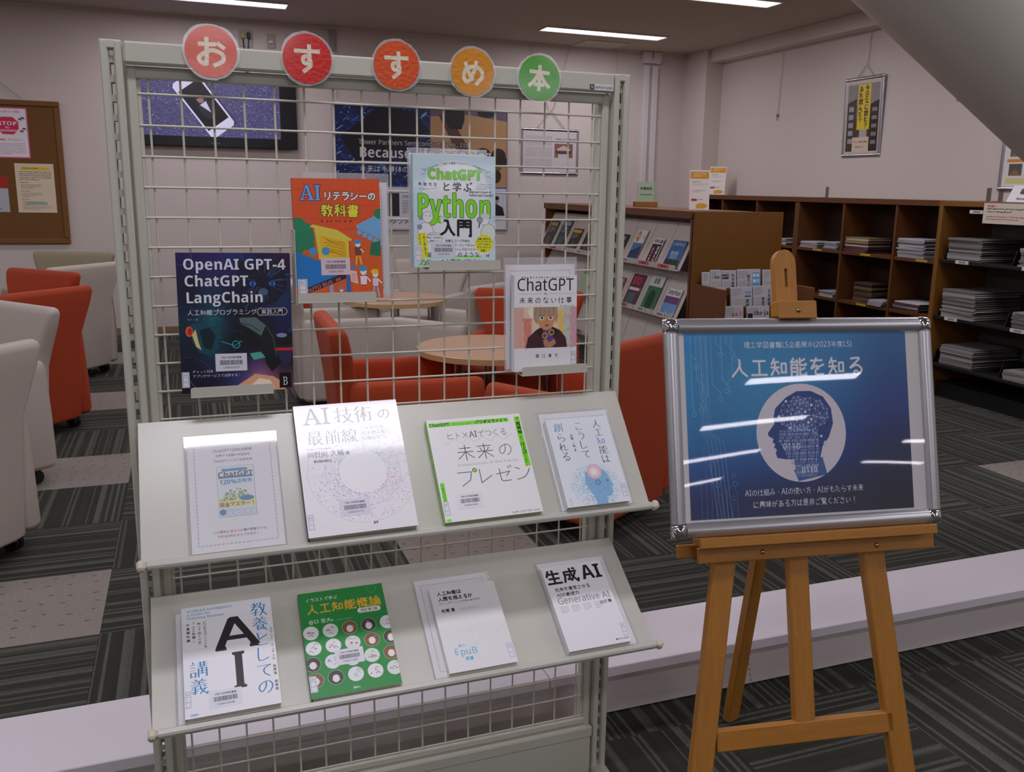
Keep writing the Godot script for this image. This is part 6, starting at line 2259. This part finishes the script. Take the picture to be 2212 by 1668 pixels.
func p_down(s: String, x: float, y: float, size: float, weight: float, c: Color, step := 1.0, contrast := 1.0) -> void:   # a column of signs
	var yy := y
	for ch in s:
		if ch == "ー":
			p_line([x + size * 0.5, yy + size * 0.1, x + size * 0.5, yy + size * 0.9], weight * size, c)
		elif ch.unicode_at(0) < 128:
			p_type(ch, x + size * 0.5, yy + size * 0.85, size, c, 1 if weight > 0.1 else 0, 1.0, 0.5)
		else:
			p_sign(ch, x, yy, size, size, weight, c, contrast)
		yy += size * step

func p_scribble(x: float, y: float, w: float, h: float, rows: int, c: Color, rng: RandomNumberGenerator) -> void:   # small print too fine to read: rows of short dashes
	for i in rows:
		var px := x
		var yy := y + h * i / rows
		var hh := h / rows * 0.5
		while px < x + w * (1.0 if i < rows - 1 else 0.6):
			var l := rng.randf_range(0.5, 1.6) * hh
			p_rect(px, yy + hh * rng.randf_range(0.0, 0.3), minf(l, x + w - px), hh * rng.randf_range(0.5, 0.9), c)
			px += l + hh * 0.35

func p_barcode(x: float, y: float, num: String, rng: RandomNumberGenerator) -> void:   # a library's barcode sticker, 34 x 20
	p_text("大阪大学附属図書館", x + 17, y + 3.2, 2.5, 0.09, Color("3a3a40"), {"align": 0.5})
	var px := x + 5.0
	while px < x + 29.0:
		var w := rng.randf_range(0.22, 0.6)
		p_rect(px, y + 7.4, w, 5.4, Color("2a2a30"))
		px += w + rng.randf_range(0.25, 0.6)
	p_type(num, x + 17, y + 17.0, 3.0, Color("33333a"), 0, 1.0, 0.5)

# ---- brush lettering: each sign is a few pen strokes; a point is XXYY on a 100 x 100 square, "~" makes the stroke a smooth curve, "言@00004099" sets a smaller sign into the box 00,00-40,99
const PEN := {
"口": "1515 1585;1515 8515 8585;1580 8580", "日": "2008 2092;2008 8008 8092;2050 8050;2090 8090", "月": "2505 2560 1095;2505 8005 8090 7092;2535 8035;2563 8063",
"目": "2005 2095;2005 8005 8095;2035 8035;2065 8065;2092 8092", "木": "0828 9228;5003 5097;4830 3055 0680;5230 7058 9580",
"言": "5002 5012;0820 9220;2036 8036;2052 8052;2068 2096;2068 8068 8096;2092 8092", "亻": "6003 0550;3535 3598", "氵": "2008 5522;1035 4548;1095 5055",
"扌": "0525 9525;5503 5590 3582;0565 9550", "門": "1005 1097;1005 4505 4542;1024 4524;1042 4542;9005 9097 8095;5505 9005;5505 5542;5524 9024;5542 9042",
"辶": "1508 2520;0540 2540 2575 0592;2575 4592 9895", "宀": "5002 5012;0815 0830;0815 9215 9028", "艹": "0512 9512;3002 3024;7002 7024",
"攵": "3503 1040;2522 9522;7522 6060 1597;3035 5070 9597", "頁": "0508 9508;4808 4024;2024 2078;2024 8024 8078;2042 8042;2060 8060;2078 8078;3580 1097;6580 9097",
"礻": "4503 5515;1025 8525 1062;5048 5098;5852 8065", "力": "1025 8825 8560 7890 6085;5003 4550 1095", "方": "5002 5016;0520 9520;4222 3865 1095;4045 8245 7888 6092",
"本": "0828 9228;5003 5097;~4830 2862 0682;~5230 7262 9482;3075 7075", "人": "~5005 4845 0895;~5030 6065 9495", "入": "3206 5206;~5206 5835 7570 9592;~5435 3870 0592",
"工": "1515 8515;5015 5088;0588 9588", "知": "2503 0835;1822 5022;0450 5250;2822 2855 0592;3255 5085;口@60209590",
"能": "2503 0825 4822;4012 5028;1038 1097;1038 4538 4595 3592;1056 4556;1075 4575;9008 6022;6003 6040 9540 9530;9055 6068;6052 6092 9592 9580",
"実": "宀@00009999;2038 8038;2052 8052;0868 9268;~5028 5052 4575 1097;5268 9097",
"践": "1205 1238;1205 4505 4538;1238 4538;2838 2890;2862 4862;1055 1092;0595 4885;5520 9515;5242 9537;6803 7555 9295 9780;8803 9512;9055 5092",
"著": "艹@00009999;2035 7535;4526 4550;0550 9550;8230 1078;3260 3297;3260 7860 7897;3278 7878;3295 7895",
"活": "氵@00003099;9005 4018;3535 9835;6515 6555;4555 4597;4555 9055 9097;4592 9092", "用": "1808 1865 0595;1808 8508 8592 7092;1835 8535;1862 8562;5008 5095",
"教": "0515 4515;2503 2532;0532 5232;4808 0558;1550 4250 3062;3062 3092 1888;0575 5070;攵@50009999",
"科": "4503 1012;0530 4830;2812 2897;2632 0575;3038 4860;6012 7025;5835 7048;5270 9862;8503 8598",
"書": "2012 8512 8542;0527 9527;2042 8542;5003 5062;0562 9562;1552 8552;2072 2098;2072 8072 8098;2084 8084;2097 8097",
"学": "2003 2818;4802 5516;8003 6818;0825 0840;0825 9225 9040;2845 7245 5058;5058 5092 3590;0568 9568",
"未": "1822 8222;0545 9545;5003 5097;4845 3065 0685;5245 7065 9485", "来": "1018 9018;2528 3545;7528 6545;0550 9550;5003 5097;4850 3070 0688;5250 7070 9488",
"仕": "亻@00003899;4035 9535;6805 6888;4588 9088", "事": "0812 9212;5002 5092 3590;2022 2038;2022 8022 8038;2038 8038;1550 8050 8078;0564 9564;1578 8078",
"堀": "0530 3530;2005 2080;0588 4078;4508 4560 3595;4508 9508 9530;4530 9530;7035 7070;5238 5255 8855 8838;5070 5092 9592 9570;7070 7092",
"江": "氵@00003399;4015 9515;6815 6888;3588 9888", "貴": "2012 8012;2012 2028;8012 8028;2028 8028;5003 5038;0540 9540;2548 2580;2548 7548 7580;2558 7558;2568 7568;2580 7580;3582 1598;6582 8598",
"文": "5003 5018;0520 9520;7522 5565 0895;2522 4565 9295", "術": "2503 0528;2828 0552;1845 1898;3528 6528;5008 5095;4835 3570;5235 6268;5512 6020;7015 9515;6840 9840;8540 8592 7090",
"世": "0535 9535;2008 2090 9090;5005 5065;8005 8065;5065 8065", "界": "1805 1845;1805 8205 8245;1825 8225;5005 5045;1845 8245;4848 0872;5248 9472;3560 3575 2097;6560 6598",
"中": "1022 1065;1022 9022 9065;1062 9062;5003 5098", "話": "言@00004099;9003 4815;4235 9835;7012 7058;4858 4897;4858 9358 9397;4892 9392",
"題": "0805 0838;0805 4005 4038;0820 4020;0836 4036;0545 4545;2545 2580;1255 1280 0595;2562 4562;1080 4095 9895;頁@50009985",
"会": "5003 2830 0545;5003 7230 9545;2838 7238;1052 9052;4052 2088;2088 7585;6568 8597", "型": "0510 5510;0530 5530;1810 1830 0852;4210 4255;7010 7045;9003 9055 8052;2070 8070;5055 5095;0595 9595",
"一": "0550 9550", "冊": "2008 2065 0592;2008 4508 4592;5508 5560 5092;5508 8508 8592 7592;0540 9840", "完": "宀@00009999;2538 7538;0555 9555;3555 3075 0895;6055 6090 9590 9575",
"全": "5003 2832 0548;5003 7232 9548;2048 8048;2068 8068;5048 5092;0892 9292",
"資": "1005 2512;0832 3025;4503 3522;4012 9012 8228;6012 5525 3535;6225 9238;2542 2582;2542 7542 7582;2555 7555;2568 7568;2582 7582;3584 1598;6584 8598",
"料": "1008 2028;4508 3528;0538 5238;2803 2897;2640 0572;3042 5065;6012 7525;5835 7248;5268 9860;8503 8598",
"貸": "2503 0532;1820 1845;3515 9010;6003 6835 9245 9532;7503 8508;2550 2585;2550 7550 7585;2562 7562;2573 7573;2585 7585;3586 1598;6586 8598",
"出": "5003 5092;2012 2042 8042 8012;0855 0892 9292 9255",
"館": "2503 0530;2503 4522;1535 4035;1528 1590 3580;1528 4028 4062;1545 4045;1562 4062;3068 4585;7003 7012;5015 5028;5015 9515 9528;5532 5597;5532 8832 8860;5545 8845;5560 8860;5568 9268 9297;5582 9282;5596 9296",
"内": "1020 1097;1020 9020 9095 8092;5003 4840 2068;5042 7565", "閲": "門@00009999;3848 4556;6248 5556;3558 3572;3558 6558 6572;3572 6572;4472 4082 3090;5672 5690 7288",
"覧": "1005 1040;1005 4505;1018 4018;4018 4030;1030 4030;1042 4542;6003 5025;5815 9515;5530 9030;2548 2580;2548 7548 7580;2558 7558;2569 7569;2580 7580;3580 3090 1098;6080 6095 9295 9285",
"予": "2008 8008 5028;2825 5040;0545 9545 8058;5045 5092 3588", "糸": "5503 2022 6032;8018 1650;1650 8045;7035 9055;5048 5097;1865 0888;8065 9585", "約": "糸@00004599;6203 4838;5522 9522 9090 7588;5545 7062",
"技": "扌@00004099;4520 9820;7003 7048;4848 9048 7080 4297;5050 7078 9897", "最": "2003 2035;2003 8003 8035;2018 8018;2035 8035;0542 9542;1542 1588;4242 4297;1558 4258;1572 4272;0590 4584;5555 9055 4597;6058 7578 9597",
"前": "2503 3518;7503 6518;0522 9522;1535 1597;1535 5035 5095 4292;1553 5053;1570 5070;7035 7080;9032 9092 7890",
"線": "糸@00004599;7003 6512;5215 5250;5215 9215 9250;5232 9232;5250 9250;7250 7292 6090;5062 6562 4888;9058 7570;7565 9895",
"読": "言@00004099;4515 9815;7003 7030;5030 9030;4540 4552;4540 9840 9552;6055 5878 4297;8055 8092 9892 9880",
"解": "2503 0830;2012 4012 3525;1528 1575 0595;1528 4528 4592 4090;1545 4545;1560 4560;3028 3075;5508 9508 9040 8038;7008 6835 5245;6050 5565;5560 9560;5078 9878;7548 7597",
"先": "2505 1540;2020 8520;5003 5045;0545 9545;3545 3072 0895;6045 6090 9590 9572",
"端": "1808 1820;0525 4225;1035 1565;3532 3065;0575 4268;7003 7025;5008 5025 9225 9208;4540 9840;7040 6555;5055 5097;5055 9555 9595 8892;6855 6892;8055 8092",
"岡": "1008 1097;1008 9008 9095 8092;3018 3830;7018 6230;2035 8035;5035 5075;3050 3075 7275 7250", "野": "0805 0848;0805 4505 4548;0826 4526;0848 4548;2605 2688;0868 4568;0592 4885;5505 9005 7228;6020 8035;5040 9540 8855;7540 7592 6090",
"原": "1008 1055 0595;1008 9508;5510 5022;2825 2858;2825 8525 8558;2841 8541;2858 8558;5558 5592 4590;4065 2585;7065 8885", "大": "0530 9530;~5003 4842 0895;~5235 6865 9595",
"輔": "0520 4520;0832 0865;0832 4232 4265;0848 4248;0865 4265;2503 2597;0578 4578;5022 9822;7203 7297;5535 5597;5535 9235 9295 8892;5552 9252;5570 9270;8003 9012",
"超": "1018 4518;2803 2860;0535 5035;2850 4550;1255 1275 0595;1278 3590 9895;5208 9008 8840 7838;7008 6530 5042;5550 5580;5550 9050 9080;5580 9080",
"時": "0810 0885;0810 3810 3885;0847 3847;0883 3883;4518 9518;6803 6838;4038 9838;4055 9855;8238 8292 7090;5265 6278",
"短": "2503 0830;1822 4522;0448 4848;2822 2855 0592;3055 4882;5210 9510;5528 5555;5528 9228 9255;5555 9255;5868 6485;8866 8285;5090 9890", "上": "4805 4890;4840 8540;0590 9590",
"創": "3503 1825 0535;3503 5018 6030;2532 5032;1840 1855 0592;1840 5540 5558;1849 5549;1858 5558;2068 2095;2068 5568 5595;2095 5595;7012 7070;9203 9292 7890",
"合": "5003 2830 0548;5003 7230 9548;2845 7245;2060 2097;2060 8060 8097;2095 8095", "幸": "1515 8515;5003 5030;0530 9530;3035 3850;7035 6250;0852 9252;1072 9072;5052 5098",
"養": "3003 3812;7003 6212;1015 9015;1526 8526;0538 9538;5015 5038;4238 0862;6038 9560;5045 5552;3558 3590 5585;3558 7058 7078;3568 7068;3578 7078;5580 9298;8580 7088",
"講": "言@00004099;4810 9810;4822 9822;4534 9834;6203 6234;8203 8234;5045 5098;5045 9545 9595 8892;7034 7078;5060 9560;4276 9976",
"義": "3003 3812;7003 6212;1015 9015;1826 8226;0538 9538;5015 5038;4545 1052;2850 2892 1588;0564 9562;0582 4574;5545 6270 9297 9685;7545 8552;8562 5592",
"基": "0815 9215;3003 3055;7003 7055;3028 7028;3040 7040;0555 9555;3555 1075;6555 9075;5058 5092;2872 7272;1092 9092",
"礎": "0510 4210;2210 0550;1545 1590;1545 4045 4090;1590 4090;4815 7015;6003 6035;5820 4535;6020 7032;7515 9915;8703 8735;8520 7535;4845 9845 9552;7052 7090;7068 9268;5855 5080 4297;5075 6590 9895",
"識": "言@00003899;4010 7010;5503 5512;4618 4828;6618 6228;3830 9830;4540 4575;4540 6840 6875;4557 6857;4575 6875;7803 8055 9595 9880;8808 9518;9248 7090",
"改": "0812 4512 4545;0545 4545;0545 0590 4580;攵@48009999", "訂": "言@00004099;4515 9815;7215 7292 5888", "第": "2503 0828;2015 4515;3015 3526;6503 5026;6015 9515;7515 8026;1535 8035 8050;1850 8050;1850 1266;1266 9066 8588 7588;5035 5098;4868 1092",
"版": "1205 1260 0597;1232 4232;3205 3232;1255 4055 4097;5010 9510;5010 5060 4297;5238 9038 7575 5097;6042 7572 9897", "谷": "3505 1530;6505 8530;5018 3045 0560;5018 7045 9560;2565 2597;2565 7565 7597;2595 7595",
"忠": "1512 1542;1512 8512 8542;1542 8542;5003 5055;1865 0888;3562 3590 7090 7275;5060 6072;8065 9585",
"概": "0528 3528;2003 2097;1830 0565;2235 3850;4208 4285 6075;4208 6508 6545;4226 6526;4245 6545;5560 6880;7012 9812;7040 9840;7512 7040;8412 8060 6595;8242 8290 9890 9878",
"論": "言@00004099;7003 5530 4242;7003 8530 9842;5840 8240;4852 4897;4852 9552 9595 9092;4872 9572;6352 6390;7952 7990", "間": "門@00009999;3550 3592;3550 6550 6592;3570 6570;3590 6590",
"松": "0528 4528;2603 2697;2430 0570;2832 4555;6508 4845;7805 9845;6850 4888;4888 8885;7868 9297", "尾": "1508 1555 0595;1508 9008 9028;1528 9028;8035 2545;2558 8553;2072 9066;5542 5590 9590 9578",
"豊": "2012 2042;2012 8012 8042;2026 8026;2042 8042;4003 4042;6003 6042;0550 9550;2560 2578;2560 7560 7578;2578 7578;3580 4092;6580 6092;0594 9594",
"角": "3503 0830;3012 6512 5026;2028 2070 0895;2028 8028 8092 7090;2048 8048;2066 8066;5028 5066", "川": "1808 1860 0595;5008 5085;8505 8597",
"選": "辶@00009999;3508 6008 6022 3822;3822 3832 6232;6808 9508 9522 7022;7022 7032 9532;4040 9040;5035 5055;7835 7855;3555 9855;5060 3875;7860 9275",
"社": "礻@00004099;4538 9538;7005 7090;4290 9890", "激": "氵@00002599;4503 4012;3015 3042;3015 5815 5842;3028 5828;3042 5842;4442 4452;2855 6255;4055 3878 2897;4068 5868 5592 4592;7203 6038;6822 9822;9022 8560 6097;7038 8070 9897",
"変": "5002 5012;0515 9515;3815 3535 3040;6215 6240;2022 1038;8022 9238;4542 1565;3550 8050 6078 1597;3860 6085 9597", "造": "辶@00009999;4805 3828;4515 9015;6803 6832;3832 9832;4545 4572;4545 8545 8572;4572 8572",
"白": "4803 4018;1520 1597;1520 8520 8597;1556 8556;1592 8592", "辺": "辶@00009999;4012 9012 8855 7555;6012 5840 3862",
"陽": "0808 0898;0808 3508 2235;2235 3845 3562 2560;5005 5040;5005 9005 9040;5022 9022;5040 9040;4250 9850;5550 4275;5060 9260 8892 7592;6862 5088;8062 6095",
"理": "0512 4012;2212 2275;0542 4042;0580 4272;5005 5048;5005 9505 9548;5026 9526;5048 9548;7205 7292;5070 9570;4592 9892", "図": "1005 1097;1005 9005 9097;1092 9092;3020 3832;5018 5830;7522 5555 2578;3042 7578",
"企": "5003 2832 0548;5003 7232 9548;5038 5090;5062 8062;2558 2590;0592 9592", "画": "0510 9510;1030 1092 9092 9030;3025 3072;3025 7025 7072;3048 7048;3072 7072;5010 5072",
"展": "1508 1555 0595;1508 9008 9028;1528 9028;2542 9042;4532 4555;7032 7055;2055 9555;3055 3090 5082;4555 6078 9597;8062 7070", "示": "2512 7512;0538 9538;5038 5092 3588;2852 0582;7052 9580",
"年": "2803 0530;2018 8518;2542 8542;2542 2565;0565 9565;5518 5598", "度": "5003 5012;1014 9514;1014 1060 0597;2030 9230;4022 4050;7022 7050;4050 7050;2860 8060 6080 2597;3562 6085 9597",
"組": "糸@00004599;5508 5592;5508 8808 8892;5535 8835;5562 8862;4592 9892", "使": "亻@00003899;3815 9815;4528 4555;4528 9228 9255;4555 9255;6803 6560 4097;4562 6582 9897",
"興": "1512 1560;1512 3012;1528 2828;1545 2845;8512 8560;8512 7012;8528 7228;8545 7245;3508 3555;3508 6508 6555;4220 5820;4430 5630;4430 4445;5630 5645;4445 5645;0562 9562;3068 0897;7068 9297",
"味": "0818 0878;0818 3318 3378;0874 3374;4520 9220;4042 9842;6803 6897;6642 3882;7042 9880", "是": "2203 2240;2203 7803 7840;2222 7822;2240 7840;0550 9550;5050 5088;5068 8568;2560 2078 0595;2075 4092 9895",
"非": "3503 3570 1595;0820 3520;0842 3542;0568 3562;6203 6297;6220 9520;6242 9542;6265 9565", "阪": "0808 0898;0808 3508 2235;2235 3845 3562 2560;4510 9510;4510 4560 3597;4835 9035 7572 4897;5540 7272 9897",
"附": "0808 0898;0808 3008 2035;2035 3345 3062 2060;5003 3838;4528 4597;5530 9830;8505 8592 7090;6045 6860", "属": "1508 1555 0595;1508 9008 9025;1525 9025;7532 3038;3045 3060;3045 8045 8060;3060 8060;5535 5582;2570 2597;2570 9070 9092;4080 6582",
"半": "2512 3532;7512 6532;1542 8542;0565 9565;5003 5097", "導": "3005 3512;7005 6212;3015 9515;4525 4558;4525 8525 8558;4536 8536;4547 8547;4558 8558;1005 1812;0525 1825 1845 0855;1850 3560 9560;0572 9572;7062 7095 5592;2580 3590",
"体": "亻@00003899;3828 9828;6803 6897;6630 4075;7030 9875;5275 8575", "進": "辶@00009999;5003 3535;4528 4575;7003 7072;4528 9528;4543 9043;4558 9058;4574 9574",
"今": "5003 2832 0548;5003 7232 9548;3042 7042;2060 7860 5097", "新": "2503 2515;0518 4818;1525 1838;4025 3538;0540 5040;0558 5058;2840 2897;2560 0580;3060 4578;9005 5818;5818 5860 4897;5842 9842;8042 8097",
"着": "3003 3812;7003 6212;1516 8516;2028 8028;0540 9540;5016 5040;3540 0588;3252 3298;3252 8052 8098;3267 8067;3282 8082;3297 8097",
"雑": "0520 4520;2803 2035 0548;2820 3842 4842;0560 4860;2748 2798;2562 0585;3062 4882;6503 5035;5828 5898;5828 9828;5848 9248;5868 9268;5892 9892;7808 7890",
"誌": "言@00004099;4520 9820;7003 7042;5042 9242;4860 4285;5858 5890 8590 8875;6855 7668;8858 9582", "聞": "門@00009999;2850 7250;3850 3888;6250 6297;3862 6262;3874 6274;2888 7282",
"毎": "3503 0835;2018 9018;2532 1880;2532 8532 8085 6090;0556 9556;1580 8580;5532 5080", "央": "1022 1050;1022 9022 9050;0550 9550;5003 4860 0897;5050 9297", "公": "3508 0848;6508 9548;4845 2088;2088 8082;6860 9297",
"水": "5003 5092 3588;0835 4035 0885;8522 5550;5250 9588", "作": "亻@00003899;5503 3838;5022 9822;6822 6898;6845 9545;6868 9568", "成": "1525 1560 0595;1525 9525;1545 4545 4278 2875;5503 6055 9095 9775;7503 8810;8535 5088",
"生": "2505 0845;1828 8828;5003 5092;1860 8560;0592 9592", "相": "木@00004899;目@52059898", "談": "言@00004099;7003 6530 4548;5012 5525;9012 8028;7030 9548;7050 6580 4298;5060 5572;9058 8270;7078 9598",
"あ": "2022 8018;~4205 4050 4880;~7038 5585 2592 1575 3052 7048 9068 7592", "い": "~1522 1860 2885 3880 4070;~7025 8550 8868", "う": "3010 6516;~2040 6530 8045 7575 4097", "え": "3508 6513;~2038 7532 0895;~3868 5065 5592 9590",
"お": "0828 6524;~3505 3580 3092 1285 1268 5045 8855 9078 6095;7220 9535", "か": "~0535 6030 6560 5290 4085;~3505 3050 0892;7525 9550", "き": "1822 8015;1540 8532;~3803 5538 7862;~3068 1578 2592 7590", "く": "~7005 2048 7595",
"け": "~1508 1050 1890 2870;3830 9828;~7205 7355 5595", "こ": "~2018 5520 8018;~2065 2085 5090 8585", "さ": "1530 8522;~4503 5840 7862;~3068 1880 3092 7590", "し": "~2505 2275 4092 8575",
"す": "0525 9523;~5803 5850 5065 3865 3548 5042 6055 6075 3595", "せ": "0545 9538;2812 2860 3588 8086;~7008 7055 5862", "た": "0822 5518;~3003 2550 0592;5045 8543;~5062 4880 9088", "ち": "0822 9020;~4503 3525 2050 6540 8862 7088 3595",
"つ": "~0530 6522 9050 7578 4085", "て": "~0822 5520 9018;~9018 5040 5070 8092", "と": "2808 3545;~8525 3555 2575 4092 8888", "な": "0822 5018;~3003 2535 0860;7020 9230;~6540 6580 5092 3885 4072 6572 9088",
"に": "~1508 1050 1892 2570;~4022 6524 9020;~4065 4085 6588 9285", "の": "~5220 4855 2582 1065 1540 4520 7522 8850 7580 5592", "は": "~1508 1050 1892 2570;3830 9528;~6805 6880 5590 4078 6070 9588",
"ふ": "~4208 5818 4540 6070 4892 3082;2062 0885;~7055 8868 9285", "へ": "~0560 3030 5048 9575", "ま": "1822 8222;2042 7842;~5203 5278 4092 2582 4570 8090", "み": "~2012 6012 3060 1585 0878 2060 6062 9572;~7840 7565 5595", "む": "0825 5522;~3005 3060 1570 1050 3050 3575 4090 8088 9075;7528 9042",
"め": "~2018 3045 5080;~6510 5550 3088 1575 2045 5530 8542 9065 6595", "も": "1528 7525;1050 7048;~4203 3565 4590 8085 8860", "や": "~0545 5025 8830 8048 6055;5005 5518;~2515 5097",
"よ": "5025 8522;~5203 5275 4092 2085 2572 5572 8588", "ら": "3508 6015;~2030 2062 6048 8868 7090 4097", "り": "~2508 2040 3055;~7008 7250 5095", "る": "~2510 7510 2058 6045 8868 7092 5095 4282 5575 6885",
"れ": "~2503 2597;~0528 2528 0875;~2555 5528 6532 6285 9582", "を": "1018 8016;~4503 3035 1560 4545 5565;~8838 4560 4088 8590", "ん": "~5005 1092 3860 5560 5585 7088 9265",
"ア": "1015 8815 6045;~4830 4565 1895", "イ": "8008 5038 1060;5035 5097", "ウ": "5003 5018;1220 1248;1220 8820 8055 3597", "エ": "1018 8818;5018 5085;0585 9585", "カ": "0828 8828 8588 6585;4503 4050 1095",
"ク": "4005 1045;3522 8522 7562 2597", "コ": "1518 8518 8585;1085 8585", "サ": "0530 9530;2808 2860;7008 7055 4097", "シ": "1512 3525;0838 2852;~1092 6072 9232", "ス": "1518 8018 5560 0892;5558 9090",
"セ": "0542 9032 6560;3010 3080 4090 9088", "ソ": "1515 3045;8515 7060 2595", "タ": "4005 1045;3522 8522 7562 2597;3845 6562", "チ": "7808 2018;0545 9545;5015 5055 2097", "ツ": "1525 2545;4520 5542;8825 7565 3595", "テ": "2012 8012;0840 9240;~5540 5062 2097",
"ト": "3505 3597;3540 8060", "ニ": "2025 8025;0585 9585", "ネ": "5003 5518;1522 8022 0875;5045 5097;6555 9075", "ハ": "3520 0590;6015 9588", "ヒ": "2008 2080 3590 8885;8028 2048", "フ": "1018 8818 7565 2597", "ホ": "0830 9230;5003 5092 3590;2850 1082;7250 9080",
"マ": "0818 9018 5062;3848 6580", "ミ": "2510 7520;2240 7550;1575 8592", "ム": "4508 2082;0585 8578;6555 9097", "メ": "7508 5560 1597;3035 8080", "ヤ": "0530 9022 7050;3505 5597", "ヨ": "1515 8515 8590;1550 8550;1588 8588", "ラ": "2010 8010;1035 8835 8065 3597", "リ": "2008 2060;7505 7560 4597",
"ル": "3015 2562 0592;5810 5888 9558", "レ": "2508 2588 9050", "ロ": "1518 1588;1518 8518 8588;1585 8585", "ワ": "1518 1545;1518 8518 8060 3597", "ン": "1018 3530;~1090 6075 9230", "ー": "0850 9250", "ヌ": "1515 8515 6562 1095;3540 8082", "オ": "0830 9230;6003 6092 4088;5832 1080",
"、": "0875 3095", "。": "~1070 3070 3090 1090 1070", "・": "4545 5555", "！": "5005 5065;5085 5095", "？": "~2028 5008 8030 5055 5070;5088 5096", "「": "9005 5505 5560", "」": "1095 4595 4540", "×": "1515 8585;8515 1585", "（": "~8002 5050 8098", "）": "~2002 5050 2098", "…": "1050 1550;4550 5050;8050 8550" }
const VOICED := {"が": "か", "ぎ": "き", "ぐ": "く", "げ": "け", "ご": "こ", "ざ": "さ", "じ": "し", "ず": "す", "ぜ": "せ", "だ": "た", "ぢ": "ち", "で": "て", "ど": "と", "ば": "は", "ぶ": "ふ", "べ": "へ", "ガ": "カ", "グ": "ク", "ゴ": "コ", "ジ": "シ", "ズ": "ス", "ゼ": "セ", "ダ": "タ", "デ": "テ", "ド": "ト", "バ": "ハ", "ビ": "ヒ", "ブ": "フ", "ボ": "ホ", "ベ": "ヘ"}
const ROUNDED := {"パ": "ハ", "ピ": "ヒ", "プ": "フ", "ペ": "ヘ", "ポ": "ホ"}
const SMALL := {"っ": "つ", "ゃ": "や", "ょ": "よ", "ッ": "ツ", "ャ": "ヤ", "ョ": "ヨ", "ィ": "イ", "ェ": "エ", "ァ": "ア"}
const ALIKE := {"ヘ": "へ"}
